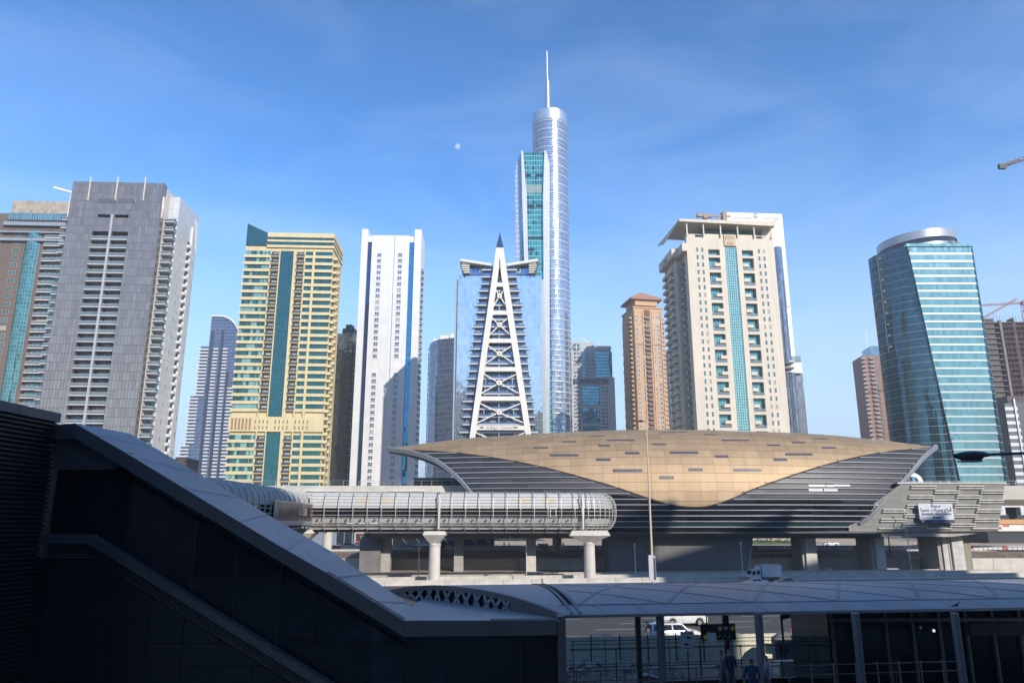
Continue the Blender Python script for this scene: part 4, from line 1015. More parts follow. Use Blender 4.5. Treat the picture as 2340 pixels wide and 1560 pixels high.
# ---------------------------------------------------------------- T15 leaning teal glass tower
def tower_teal():
    T = Tower('office_tower', 'teal glass office tower with a slanting lit face, white floor bands and round silver crown', 'tower', 1998, 561, 2217, 561, 370, 0)
    H = T.H
    dark = cells('deep_teal_curtain', (.05, .12, .15), (.04, .09, .11), 1.45, 4.0, .06, .10, rough=.05, metal=.8, tilt=.01, wave=.02, var=.3)
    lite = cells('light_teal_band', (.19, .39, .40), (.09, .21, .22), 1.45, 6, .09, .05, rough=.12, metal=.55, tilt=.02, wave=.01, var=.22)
    bandm = mat('floor_band_white', (.50, .53, .53), .3, .25, var=.04)
    h = lambda px, py, d=0: T.hit(px, py, d)
    # outline in plan is taken at the top and at the bottom; vertical edges of a real slab
    xl = h(1998, 600)[0]; xr = h(2224, 600)[0]; fl = 4.05
    xR = h(2226, 640)[0]
    # curved left drum and right drum
    D = 34
    def plan(n=12, out=0.0):
        pts = []
        for j in range(n+1):       # left bulge, receding
            a = pi/2*j/n; pts.append((xl-out + 15*(1-sin(a)), 20 - (17.5+out)*sin(a)*1.0 + 0*a))
        return pts
    P0 = [(xl+7.0+18*(1-cos(pi/2*j/14)), 20-22.0*sin(pi/2*j/14)) for j in range(15)]        # from back-left to front
    P1 = [(xR, -2.0)] + [(xR+4*sin(pi/2*j/8), -2.0+22*(1-cos(pi/2*j/8))) for j in range(1, 9)]
    P = P0 + P1
    acc = [0]
    for a, c in zip(P, P[1:]): acc.append(acc[-1]+sqrt((a[0]-c[0])**2+(a[1]-c[1])**2))
    zt = H-.5
    b = MB(); b.surf([[(p[0], p[1], 0) for p in P], [(p[0], p[1], zt) for p in P]], 0, False, [[(c, 0) for c in acc], [(c, zt) for c in acc]]); b.face([(p[0], p[1], zt) for p in P] + [(xR+4, 34, zt), (xl+14, 34, zt)]); T.part('curtain_wall', b, dark)
    # thin floor lines wrapping the drums
    rb = MB(); q = [(p[0]+(-.12 if p[0] < xl+10 else .1), p[1]-.15) for p in P]
    rb.surf([[(p[0], p[1], 0) for p in q], [(p[0], p[1], .16) for p in q]], 0, True); rbm = rb.mesh('floor_line', mat('floor_line', (.45, .47, .47), .35, .3))
    z = zt-fl*.4; rows = []
    while z > 0: T.put('floor_line', rbm, 0, 0, z); rows.append(z); z -= fl
    # slanting bright face, standing proud: left edge runs diagonally down to the right
    yb = -2.0
    ex = lambda z: (lambda t: h(2071, 560, yb)[0]+(h(2190, 1090, yb)[0]-h(2071, 560, yb)[0])*t)((H-z)/(H-h(2190, 1090, yb)[1]))
    xrr = lambda z: xR-1.0-(H-z)*.012
    for i, z in enumerate(rows):
        zt_ = z; zb_ = z-fl
        a0, a1 = ex(zt_), ex(max(zb_, -20)); r_ = xrr(z)
        if zb_ < -2: break
        g = MB(); y0 = yb-1.0
        g.face([(a1, y0+.1, zb_+.9), (r_, y0+.1, zb_+.9), (r_, y0+.1, zt_), (a0, y0+.1, zt_)]); g.face([(a1, y0+.1, zb_+.9), (a0, y0+.1, zt_), (a0, yb, zt_), (a1, yb, zb_+.9)]); g.face([(r_, yb, zb_), (r_, yb, zt_), (r_, y0+.1, zt_), (r_, y0+.1, zb_)][::-1])
        T.part('window_band', g, lite)
        w = MB(); w.prism([(a1-.0, zb_+.02), (r_+.05, zb_+.02), (r_+.05, zb_+.9), (a1-(a1-a0)*.22, zb_+.9)], y0-.12, yb+.05); T.part('floor_band', w, bandm)
    g = MB(); g.prism([(ex(H)-.4, H-1.6), (xR-.4, H-1.6), (xR-.4, H), (ex(H)-.4, H)], yb-1.0, yb+2); T.part('parapet', g, lite)
    # crown
    c0 = h(2013, 545, 12); c1 = h(2182, 545, 12); cx = (c0[0]+c1[0])/2+4.2; r = (c1[0]-c0[0])/2; n = 48
    zc0 = H-7; zb = h(2100, 543, -8)[1]
    def ztop(a): return h(2140, 524, 5)[1] + 0.9*cos(a)
    rows2, uv2 = [], []
    for s_, rr in ((0, 0), (1, 0), (2, 0), (3, 0)):
        pass
    def ring(z0f, z1f, rr, name, m):
        A = [(cx+rr*cos(2*pi*k/n), 22+rr*.95*sin(2*pi*k/n), z0f(2*pi*k/n)) for k in range(n+1)]; B_ = [(cx+rr*cos(2*pi*k/n), 22+rr*.95*sin(2*pi*k/n), z1f(2*pi*k/n)) for k in range(n+1)]
        b = MB(); b.surf([A, B_], 0, True, [[(2*pi*rr*k/n, 0) for k in range(n+1)], [(2*pi*rr*k/n, 3) for k in range(n+1)]]); return T.part(name, b, m)
    metal = cells('crown_silver', (.40, .41, .43), (.35, .36, .38), 2.4, 9, .08, .1, rough=.35, metal=.5, tilt=.01, wave=0, var=.05)
    top = h(2130, 517, 2)[1]-.6; lowl = h(2012, 560, 5)[1]
    tilt = lambda a: 1.6*cos(a)
    ring(lambda a: H-6, lambda a: top-7.2+tilt(a), r-.5, 'crown_drum', metal)
    ring(lambda a: top-7.21+tilt(a), lambda a: top-4.6+tilt(a), r-.6, 'crown_glazing', M['glass_d'])
    ring(lambda a: top-4.6+tilt(a), lambda a: top+tilt(a), r, 'crown_rim', metal)
    A = [(cx+r*cos(2*pi*k/n), 22+r*.95*sin(2*pi*k/n), top-.6+tilt(2*pi*k/n)) for k in range(n)]; b = MB(); b.face(A); T.part('crown_roof', b, M['steel'])
    b = MB()
    for k, (px, s_) in enumerate(((2168, 2.2), (2176, 3.0), (2186, 2.2), (2192, 1.6))): a, z = h(px, 556, 2); b.box(a-s_*.5, a+s_*.5, 1, 4, H, H+s_)
    T.part('roof_plant', b, M['dsteel'])
    # open balconies on the left shoulder
    x0 = xl-1.6
    zz = h(1995, 590, 12)[1]
    xl = h(1997, 590, 12)[0]+2.5; f = MB(); f.box(xl-.6, xl-.3, 12, 16, zz-52, zz+1.2); f.box(xl+2.6, xl+3.0, 9, 10.5, zz-52, zz+2); T.part('shoulder_blade', f, M['steel'])
    bl = MB(); bl.box(xl-.3, xl+2.7, 10, 15, 0, .6, 0); blm = bl.mesh('shoulder_balcony', [M['offwhite']])
    for k in range(9): T.put('shoulder_balcony', blm, 0, 0, zz-1-k*6.1)
    b = MB(); b.box(xl, xl+4, 13.5, 20, zz-52, zz-.5); T.part('shoulder', b, M['glass_d'])
tower_teal()

# ---------------------------------------------------------------- T16 unfinished concrete tower with cranes
def tower_unfinished():
    T = Tower('unfinished_tower', 'bare dark concrete tower under construction behind the teal tower at the right edge', 'tower', 2240, 727, 2352, 727, 470, -3)
    W, H = T.W, T.H; cd = mat('raw_concrete', (.12, .10, .085), .95, var=.3, scale=.25, bump=.3)
    cl = mat('raw_concrete_pale', (.22, .185, .155), .95, var=.2, scale=.3)
    b = MB(); b.box(0, W+20, 4, 28, 0, H-3, 0); T.part('core', b, M['dark'])
    for x0, x1 in ((0, 9), (11.5, 13.0), (20, 21.2), (28, 30), (38, 44), (48, 55)):
        b = MB(); b.box(x0, x1, -.2 if x0 else 1.5, 6, 0, H-(x0 % 5)); T.part('shear_wall', b, cd if x0 != 11.5 else cl)
    sl = MB(); sl.box(-.4, W+20, .3, 5, 0, .45, 0); slm = sl.mesh('floor_slab', cl)
    sc = MB(); sc.box(13.2, 27.6, -.6, .2, 0, .25, 0); sc.box(13.2, 27.6, -.6, -.5, 1.0, 1.15, 0)
    for k in range(6): sc.box(14+k*2.5, 14.15+k*2.5, -.6, -.5, 0, 2.8)
    scm = sc.mesh('scaffold', mat('scaffold_rust', (.24, .15, .11), .8))
    z = 1; k = 0
    while z < H:
        T.put('floor_slab', slm, 0, 0, z)
        if z < H-6: T.put('scaffold', scm, 0, -.05, z+.5)
        z += 3.5; k += 1
    b = MB()
    for k in range(26): b.box(1+k*2, 1.15+k*2, 1, 1.2, H-2, H+1.2+rnd.random()*1.6)
    T.part('rebar', b, cl)
    # lower front block with glazing started
    b = MB(); z1 = T.hit(2300, 905, -10)[1]; x1, _ = T.hit(2296, 905, -10)
    b.box(x1, x1+40, -12, -.5, 0, z1, 0); T.part('podium_block', b, cd)
    gp = MB(); gp.box(0, 5, -.1, 0, 0, 3.3, 0); gpm = gp.mesh('glazing_panel', M['dsteel'])
    for k in range(int(z1/4)):
        for j in range(5): T.put('glazing_panel', gpm, x1+5+j*5.6, -12, k*4.0)
    b = MB(); b.box(x1+3, x1+3.9, -13, -12.02, 0, z1-2); T.part('hoist_mast', b, M['steel'])
    tb = MB(); tb.box(0, 7.5, -.3, 0, 0, 2.0, 0); tbm = tb.mesh('white_panel', M['white'])
    tc_ = MB(); tc_.box(0, 7.5, -.2, 0, 2.02, 4.3, 0); tcm = tc_.mesh('teal_panel', M['glass_r'])
    xw = T.hit(2293, 1000, -6)[0]; k = 0; zz = 0
    while zz < T.hit(2293, 935, -6)[1]: T.put('white_panel', tbm, xw, -12.1, zz); T.put('teal_panel', tcm, xw, -12.1, zz); zz += 4.4
tower_unfinished()

def crane(label, p_base, top_z, tip, tail, Y, col, w=1.2):
    """lattice tower crane: mast from p_base up, jib from tail to tip (world points)"""
    m = mat(col[0], col[1], .6)
    e = empty('tower_crane', p_base, 0, label, 'crane', 'tower cranes on the skyline')
    def loc(p): return Vector(p) - Vector(p_base)
    def lattice(a, c, w, name):
        a, c = loc(a), loc(c); b = MB(); d = (c-a); n = max(3, int(d.length/(w*1.6))); s = d.cross(Vector((0, 1, 0)))
        s = s.normalized()*w if s.length > .01 else Vector((w, 0, 0))
        t = .16*w/1.2+.1
        b.bar(a, c, t, t); b.bar(a+s, c+s, t, t); off = Vector((0, w*.7, 0)); b.bar(a+s*.5+off, c+s*.5+off, t, t)
        for k in range(n):
            p, q = a+d*k/n, a+d*(k+1)/n; b.bar(p if k % 2 else p+s, q+s if k % 2 else q, t*.7, t*.7); b.bar(p+off+s*.5, q if k % 2 else q+s, t*.7, t*.7)
        b.build(name, m, e)
    lattice(p_base, (p_base[0], p_base[1], top_z), w*1.3, 'mast')
    lattice((p_base[0], p_base[1], top_z), tip, w, 'jib')
    if tail: lattice((p_base[0], p_base[1], top_z), tail, w, 'counter_jib')
    b = MB(); q = loc((p_base[0], p_base[1], top_z)); b.box(q.x-1.3, q.x+1.3, q.y-2, q.y-.3, q.z-2.4, q.z); b.build('cab', m, e)
    if tail: q = loc(tail); b = MB(); b.box(q.x-2, q.x+2, q.y-1, q.y+1, q.z-2.6, q.z); b.build('counterweight', M['concrete'], e)
c = img(2238, 727, 476)
red = ('crane_red', (.30, .11, .10))
crane('red tower crane with raised luffing jib above the unfinished tower', (c.x, 476, c.z-30), c.z-2, img(2326, 684, 476), None, 476, red, 1.3)
c2 = img(2345, 740, 520)
crane('red tower crane with long horizontal jib beside the unfinished tower', (c2.x, 520, c2.z-40), img(2345, 690, 520).z, img(2233, 696, 520), img(2352, 689, 520), 520, red, 1.3)
c3 = img(2420, 372, 300)
crane('dark crane jib reaching in from the right edge of the sky', (c3.x, 300, GZ), c3.z+8, img(2286, 377, 300), None, 300, ('crane_black', (.03, .03, .035)), 1.6)
b = MB(); q = img(2289, 379, 300); b.box(q.x-1.6, q.x+1.4, 299, 300.4, q.z-1.6, q.z+.6)
b.bar((q.x, 300, q.z), (q.x+8, 300, q.z+2.6), .9, .9)
# joined to the crane as its tip block
for o in bpy.data.objects:
    if o.get('label', '').startswith('dark crane jib'):
        bb = MB(); bb.v = [(v[0]-o.location.x, v[1]-o.location.y, v[2]-o.location.z) for v in b.v]; bb.f = b.f; bb.uv = b.uv; bb.m = b.m; bb.sm = b.sm; bb.build('jib_tip', mat('crane_black', (.03, .03, .035)), o)

# ---------------------------------------------------------------- unseen blocks behind the camera, placed and sized to cast shade and fill reflections
def back_block(u0, u1, w0, w1, h, label, col, setback=None):
    """box given in sun coordinates: u across the sun direction, w towards the sun"""
    ca, sa = cos(SUN_AZ), sin(SUN_AZ)
    X = u0*ca + w0*sa; Y = u0*sa - w0*ca
    e = empty('unseen_block', (X, Y, 0), SUN_AZ, label, 'building')
    W = u1-u0; D = w1-w0
    wl = cells('block_wall_%d' % int(h), col, tuple(c*.5 for c in col), 3.4, 3.5, 1.5, 1.3, rough=.1, metal=.5, tilt=.02, wave=0, var=.4, line_rough=.8)
    b = MB(); b.box(0, W, -D, 0, -1, h*(.8 if setback else 1)); b.build('body', wl, e)
    if setback: b = MB(); b.box(W*setback[0], W*setback[1], -D*.9, -D*.1, h*.8+.01, h); b.build('crown', wl, e)
    rl = MB(); rl.box(-.4, W+.4, -D-.4, .4, (h*(.8 if setback else 1))+.02, (h*(.8 if setback else 1))+1.2); rl.build('roof_parapet', M['concrete'], e)
    return e
back_block(-150, 43, 45, 75, 114, 'long brown unseen block behind the viewer sized to shade the near side', (.10, .085, .07))
back_block(43.1, 51.8, 45, 72, 57, 'low grey unseen block added behind the viewer to shade the canopy', (.12, .12, .12))
back_block(108, 128, 62, 95, 119, 'tallest of three unseen blocks behind the viewer sized to shade the roadside', (.09, .09, .10))
back_block(128.1, 152, 62, 95, 109, 'lower middle unseen block added behind the viewer to step the shade down', (.09, .09, .10))
back_block(152.1, 184, 62, 95, 99, 'lowest unseen block added behind the viewer to keep the shade low', (.09, .09, .10))
back_block(-190, -120, 150, 190, 170, 'pale office tower behind the viewer on the far left', (.14, .14, .15))
back_block(-60, -15, 180, 215, 210, 'dark tower behind the viewer straight back', (.08, .09, .11))
back_block(300, 350, 160, 200, 150, 'tan tower behind the viewer on the far right', (.16, .12, .09))
back_block(400, 460, 150, 200, 120, 'grey tower behind the viewer beyond the tan one', (.12, .12, .13))
# ================================================================ metro station
AX = 196.0
def interp(tab):
    tab = sorted(tab)
    def f(x):
        if x <= tab[0][0]: return tab[0][1]
        for (a, b), (c, d) in zip(tab, tab[1:]):
            if x <= c: t = (x-a)/(c-a); return b+(d-b)*t
        return tab[-1][1]
    return f
def smooth_interp(tab):
    tab = sorted(tab); n = len(tab)
    m = []
    for i in range(n):
        if i == 0: m.append((tab[1][1]-tab[0][1])/(tab[1][0]-tab[0][0]))
        elif i == n-1: m.append((tab[-1][1]-tab[-2][1])/(tab[-1][0]-tab[-2][0]))
        else: m.append((tab[i+1][1]-tab[i-1][1])/(tab[i+1][0]-tab[i-1][0]))
    def f(x):
        if x <= tab[0][0]: return tab[0][1]
        if x >= tab[-1][0]: return tab[-1][1]
        for i in range(n-1):
            a, b = tab[i], tab[i+1]
            if x <= b[0]:
                h = b[0]-a[0]; t = (x-a[0])/h
                return (2*t**3-3*t*t+1)*a[1]+(t**3-2*t*t+t)*h*m[i]+(-2*t**3+3*t*t)*b[1]+(t**3-t*t)*h*m[i+1]
    return f
ridge_px = [(886, 1025), (1045, 1004), (1160, 996), (1280, 989), (1400, 984), (1500, 982.5), (1585, 983), (1722, 987), (1859, 992.5), (1995, 1004.5), (2139, 1021.5)]
ridge = smooth_interp([(img(a, b, AX).x, img(a, b, AX).z) for a, b in ridge_px])
XL0, XR0 = img(886, 1025, AX).x, img(2139, 1021.5, AX).x
gold = smooth_interp([(886, 1025), (929, 1027), (1045, 1034), (1137, 1046.5), (1206, 1059), (1275, 1075), (1345, 1094), (1400, 1110), (1489, 1139.5), (1534, 1152), (1585, 1157.6), (1619, 1155), (1671, 1139), (1715, 1119), (1825, 1080), (1927, 1050.6), (2030, 1031), (2139, 1022)])
arc = smooth_interp([(880, 1022), (888, 1027), (930, 1033), (975, 1045), (1010, 1062), (1050, 1095), (1078, 1127), (1105, 1170), (1125, 1230), (1150, 1400), (1900, 1400), (1955, 1210), (1985, 1180), (2040, 1122), (2075, 1085), (2108, 1047), (2132, 1027), (2142, 1020)])
ZC, ZB = 16.5, 9.6
XC = (XL0+XR0)/2; XH = (XR0-XL0)/2
def SW(X): t = abs((X-XC)/XH); return 15.5*(1-.80*t**3.2)
def SP(X, ph, out=0.0, back=False):
    W_ = SW(X)+out; zr = ridge(X)+out; s = 1 if back else -1
    if ph <= pi/2: return (X, AX+s*W_*sin(ph), ZC+(zr-ZC)*cos(ph))
    t = (ph-pi/2)/(pi/6); return (X, AX+s*W_*(1-.16*t*t), ZC-t*(ZC-ZB))
def crossing(X, curve):
    """angle at which the shell column X meets a curve known from the photograph"""
    def f(ph): p = proj(SP(X, ph)); return p[1]-curve(p[0])
    lo, hi = .02, 2*pi/3
    if f(lo) > 0: return lo
    if f(hi) < 0: return hi
    for _ in range(26):
        m = (lo+hi)/2
        if f(m) > 0: hi = m
        else: lo = m
    return lo
stn = empty('metro_station', (0, 0, 0), 0, 'elevated metro station with a gold clam shell roof over dark louvred glass', 'station')
NX = 140; XS = [XL0+.15+(XR0-XL0-.3)*i/NX for i in range(NX+1)]
PHG = [crossing(x, gold) for x in XS]; PHL = [crossing(x, arc) for x in XS]
PHG = [min(a, b) for a, b in zip(PHG, PHL)]
phg = interp(list(zip(XS, PHG))); phl = interp(list(zip(XS, PHL)))
goldm = mat('gold_panel', (.385, .275, .165), .58, .42, var=.07, scale=.09)
goldb = [goldm, mat('gold_panel_pale', (.41, .295, .18), .58, .4, var=.07, scale=.09), mat('gold_panel_deep', (.36, .255, .15), .56, .42, var=.07, scale=.09)]
greym = cells('grey_louvre_skin', (.045, .044, .052), (.03, .03, .035), 3.75, 1.28, .07, .3, rough=.48, metal=.2, tilt=.02, wave=.015, var=.3)
blackm = cells('black_station_glass', (.025, .03, .04), (.01, .012, .015), 3.75, 1.28, .06, .1, rough=.07, metal=.6, tilt=.02, wave=.02, var=.5)
def skin(name, m, a_of, b_of, n, out=0.0, back=False, xs=None):
    rows, uvs = [], []
    for x in (xs or XS):
        a, b = a_of(x), b_of(x); r, u = [], []
        for j in range(n+1):
            p = SP(x, a+(b-a)*j/n, out, back); r.append(p); u.append((p[0], p[2]))
        rows.append(r); uvs.append(u)
    b = MB(); b.surf(rows, 0, True, uvs); return b.build(name, m, stn)
PSPL = lambda x: None
def ph_at(X, z):
    if z >= ZC: return math.acos(max(-1, min(1, (z-ZC)/(ridge(X)-ZC))))
    return pi/2+(ZC-z)/(ZC-ZB)*pi/6
zsplit = smooth_interp([(-40, 18), (10, 18.2), (25, 18.0), (35, 17), (60, 17.2), (110, 17.5)])
skin('roof_underlay', mat('underlay_brown', (.16, .11, .06), .6), lambda x: 0, phg, 20, -.06)
skin('side_skin', greym, phg, lambda x: min(phl(x), max(phg(x), ph_at(x, zsplit(x)))), 14, -.02)
skin('glass_skin', blackm, lambda x: min(phl(x), max(phg(x), ph_at(x, zsplit(x)))), phl, 8, -.02)
skin('rear_roof', M['concrete_d'], lambda x: 0, phl, 14, 0, True)
skin('ceiling', M['dark'], lambda x: .01, lambda x: phl(x)-.0, 14, -.35)
# roof panels, trimmed along the sweeping edge
ncol = 37; dph = radians(90)/13; gap = .022; cnt = 0; rest = MB()
for i in range(ncol):
    xa = XL0+.3+(XR0-XL0-.6)*i/ncol; xb = XL0+.3+(XR0-XL0-.6)*(i+1)/ncol
    for j in range(17):
        a = dph*j; bq = dph*(j+1); sub = 4; rows = []; uvs = []
        for k in range(sub+1):
            x = xa+gap+(xb-xa-2*gap)*k/sub; g_ = phg(x)
            lo = min(bq-.0035, g_-.004)
            if lo <= a+.006: continue
            rows.append([SP(x, a+(lo-a)*q/2, .05) for q in range(3)])
        if len(rows) < 2: continue
        b = MB(); b.surf(rows, 0, True)
        r0 = [r[-1] for r in rows]; b.surf([r0, [(p[0], p[1]+.1, p[2]-.04) for p in r0]], 0, False)
        if cnt < 300: b.build('roof_panel', rnd.choice(goldb+[goldm]), stn)
        else:
            i0 = len(rest.v); rest.v += b.v; rest.f += [tuple(q+i0 for q in f) for f in b.f]; rest.uv += b.uv; rest.m += b.m; rest.sm += b.sm
        cnt += 1
if rest.v: rest.build('roof_panel', goldm, stn)['kind'] = 'stuff'
# skylight slots
def locate(px, py):
    """shell point under a photo pixel"""
    x = img(px, py, AX-12).x; ph = .8
    for _ in range(30):
        q = proj(SP(x, ph)); ph += (py-q[1])*.002; x += (px-q[0])*.08; ph = max(.03, min(1.6, ph))
    return x, ph
slots = [(1219, 1253, 1023), (1256, 1322, 1040), (1361, 1395, 1050), (1284, 1316, 1009), (1386, 1450, 1006), (1350, 1380, 995.5), (1428, 1461, 1035), (1490, 1522, 1015), (1400, 1468, 1075), (1506, 1540, 1091),
         (1530, 1596, 1034), (1573, 1606, 1073), (1633, 1665, 1043), (1675, 1740, 1074), (1649, 1713, 1006), (1752, 1783, 1017), (1767, 1799, 1050), (1794, 1857, 1038), (1809, 1840, 1011), (1879, 1910, 1023), (1510, 1570, 987), (1609, 1640, 992.5), (1367, 1394, 1045-27), (1860, 1890, 1002)]
for a, c, y in slots:
    (x0, p0), (x1, p1) = locate(a, y), locate(c, y)
    h = .022 if y > 1030 else .018
    rows = [[SP(x0+(x1-x0)*k/4, p0+(p1-p0)*k/4+s*h, .065) for s in (-1, 1)] for k in range(5)]
    b = MB(); b.surf(rows, 0, True); b.build('skylight_slot', mat('slot_grey', (.07, .07, .085), .4), stn)
# louvre fins along the dark flanks
finm = mat('fin_metal', (.50, .50, .52), .35, .5, var=.05)
z = 10.6; k = 0
while z < 30.2:
    run = []; runs = []
    for x in XS:
        ok = ridge(x) > z+.4 and phg(x)+.01 < ph_at(x, z) < phl(x)-.002
        if ok: p = SP(x, ph_at(x, z), .16); run.append(p)
        else:
            if len(run) > 2: runs.append(run)
            run = []
    if len(run) > 2: runs.append(run)
    for r in runs: b = MB(); b.path(r, .26, .13 if k % 2 else .16); b.build('louvre_fin', finm, stn)
    z += 1.28; k += 1
# lower glazing strip, edge arches and gold hem
z0, z1 = 9.9, 10.45
def strip(name, zlo, zhi, m, out, x0=-20, x1=92):
    rows, uvs = [], []
    for x in XS:
        if x0 <= x <= x1 and phl(x) > ph_at(x, zlo)-.01: rows.append([SP(x, ph_at(x, zlo), out), SP(x, ph_at(x, zhi), out)]); uvs.append([(x, zlo), (x, zhi)])
    b = MB(); b.surf(rows, 0, True, uvs); b.build(name, m, stn)
strip('teal_glazing', 10.7, 11.9, cells('station_teal', (.05, .12, .12), (.02, .04, .04), 3.0, 9, .08, .1, rough=.08, metal=.6), .05)
def edge_path(curve_f, rng, name, w, h, m, out, dphi=0.0):
    pts = [SP(x, curve_f(x)+dphi, out) for x in rng]; b = MB(); b.path(pts, w, h, up=(0, 1, .3)); return b.build(name, m, stn)
left = [x for x in XS if x < -5 and phl(x) < 2.09]; right = [x for x in XS if x > 70 and phl(x) < 2.09]
for rng in (left, right):
    edge_path(phl, rng, 'arch_edge', .9, .9, mat('arch_steel', (.26, .26, .28), .4, .4), .1)
    edge_path(phl, rng, 'arch_edge', .35, .5, M['steel'], .55, -.015)
    pts = [SP(x, phl(x), -.2, True) for x in rng]; b = MB(); b.path(pts, .9, .9, up=(0, 1, .3)); b.build('arch_edge', mat('arch_steel', (.26, .26, .28), .4, .4), stn)
edge_path(phg, XS[2:-2], 'roof_hem', .16, .22, mat('hem_dark', (.05, .045, .045), .5), .0, .006)
# soffit, plinth beams, interior floor
x0, x1 = img(835, 1210, 184).x, img(2010, 1210, 184).x
b = MB(); pr = [(184.5, 9.7), (182.2, 9.2), (184.0, 8.5), (188, 7.9), (204, 7.9), (210, 9.2), (208, 9.7)]
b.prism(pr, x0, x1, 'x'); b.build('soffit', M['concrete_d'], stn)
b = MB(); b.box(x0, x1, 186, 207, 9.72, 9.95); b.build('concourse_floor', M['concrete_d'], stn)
b = MB(); b.box(img(1078, 1130, 187).x, img(1970, 1190, 187).x, 189, 189.4, 9.95, 20); b.build('inner_wall', M['glass_d'], stn)
b = MB()
for k in range(9): x = 26+k*7.2; b.box(x, x+4.6, 188.2, 188.4, 12.6+(k % 3)*1.3, 13.1+(k % 3)*1.3)
b.build('interior_fitting', M['steel'], stn)
for (a, c, y0, y1) in ((1848, 1886, 1112.5, 1117), (1888, 1905, 1113, 1117), (1905, 1943, 1112, 1116), (1848, 1880, 1121.5, 1127), (1883, 1914, 1121.5, 1127)):
    rows = []
    for px in (a, c):
        q0, q1 = locate(px, y0), locate(px, y1)
        def zat(py): t = (py-1100)/(1130-1100); return 11+(1200-py)/1708*184
        rows.append([SP(q0[0], ph_at(q0[0], zat(y0)), .12), SP(q0[0], ph_at(q0[0], zat(y1)), .12)])
    b = MB(); b.surf(rows, 0, False); b.build('lit_pane', mat('pale_pane', (.55, .56, .58), .4), stn)
# columns of the station
def stcol(px0, px1, ytop, ybot, Y, D, m, name='column', slant=0):
    a = img(px0, ybot, Y).x; c = img(px1, ybot, Y).x; b = MB(); b.prism([(a, -.1), (c, -.1), (c+slant, 8.5), (a, 8.5)], Y, Y+D); b.build(name, m, stn)
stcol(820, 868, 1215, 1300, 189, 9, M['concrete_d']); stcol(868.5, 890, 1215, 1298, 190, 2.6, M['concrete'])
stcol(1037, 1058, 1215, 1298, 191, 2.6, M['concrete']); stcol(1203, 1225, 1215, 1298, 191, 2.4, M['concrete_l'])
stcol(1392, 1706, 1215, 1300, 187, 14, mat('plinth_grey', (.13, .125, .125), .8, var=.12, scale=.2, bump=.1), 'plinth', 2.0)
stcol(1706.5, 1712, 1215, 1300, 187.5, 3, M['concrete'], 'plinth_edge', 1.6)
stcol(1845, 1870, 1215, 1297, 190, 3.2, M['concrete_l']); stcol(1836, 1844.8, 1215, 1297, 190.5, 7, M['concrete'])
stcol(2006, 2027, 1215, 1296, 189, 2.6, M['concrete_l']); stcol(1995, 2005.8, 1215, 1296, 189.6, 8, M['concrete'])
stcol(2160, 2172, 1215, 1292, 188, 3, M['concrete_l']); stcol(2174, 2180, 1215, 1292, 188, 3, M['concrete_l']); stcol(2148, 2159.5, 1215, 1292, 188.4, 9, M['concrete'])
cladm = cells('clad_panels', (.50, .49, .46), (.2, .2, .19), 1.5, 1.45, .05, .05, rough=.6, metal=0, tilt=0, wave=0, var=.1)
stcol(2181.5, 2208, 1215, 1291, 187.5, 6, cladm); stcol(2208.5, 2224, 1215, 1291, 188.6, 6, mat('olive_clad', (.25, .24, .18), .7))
cc = img(1274, 1275, 207); b = MB(); b.cyl(cc.x, 208, -.1, 8.2, 1.25, n=20); b.build('column', M['concrete_l'], stn)
cc = img(748, 1240, 200); b = MB(); b.cyl(cc.x, 200, -.1, 16, 1.2, n=20); b.build('column', M['concrete_l'], stn)

# ---------------------------------------------------------------- viaduct
via = empty('metro_viaduct', (0, 190, 0), 0, 'pale concrete metro viaduct running left and right out of the shell station', 'viaduct')
xr = img(2296, 1105, 184).x; xe = 290
b = MB(); b.prism([(0, 17.2), (1.5, 16.0), (9.5, 16.0), (11, 17.2), (11, 20.6), (10.6, 20.6), (10.6, 19.2), (.4, 19.2), (.4, 20.6), (0, 20.6)], -230, xe, 'x')
b.build('deck_beam', mat('viaduct_cream', (.50, .475, .42), .8, var=.08, scale=.3, bump=.1), via)
def railing(x0, x1, y, z, parent, name, step=2.6, h=1.15, m=None, lean=.25):
    b = MB(); b.box(x0, x1, y-.03, y+.03, z+h, z+h+.07); b.box(x0, x1, y-.02, y+.02, z+h*.5, z+h*.5+.05); b.build(name, m or M['steel'], parent)
    po = MB(); po.bar((0, 0, 0), (0, lean*0-.0, h), .12, .12); pm = po.mesh('rail_post', [m or M['steel']])
    x = x0
    while x < x1: link('rail_post', pm, parent, (x, y, z)); x += step
railing(img(820, 1100, 190).x, img(1075, 1100, 190).x, .2, 20.6, via, 'handrail', 2.6)
railing(img(2085, 1100, 190).x, 170, .2, 20.6, via, 'handrail', 2.35)
railing(-100, img(815, 1100, 190).x, .2, 20.6, via, 'handrail', 3.4, 1.2)
# clad flank left of the station
for k in range(4):
    x = img(690+k*100, 1115, 189).x; x2 = img(770+k*100, 1115, 189).x
    b = MB(); b.box(x, x2, -.35, -.02, 19.2-.5*(k % 2), 19.5-.5*(k % 2)); b.build('cladding_bar', M['offwhite'], via)
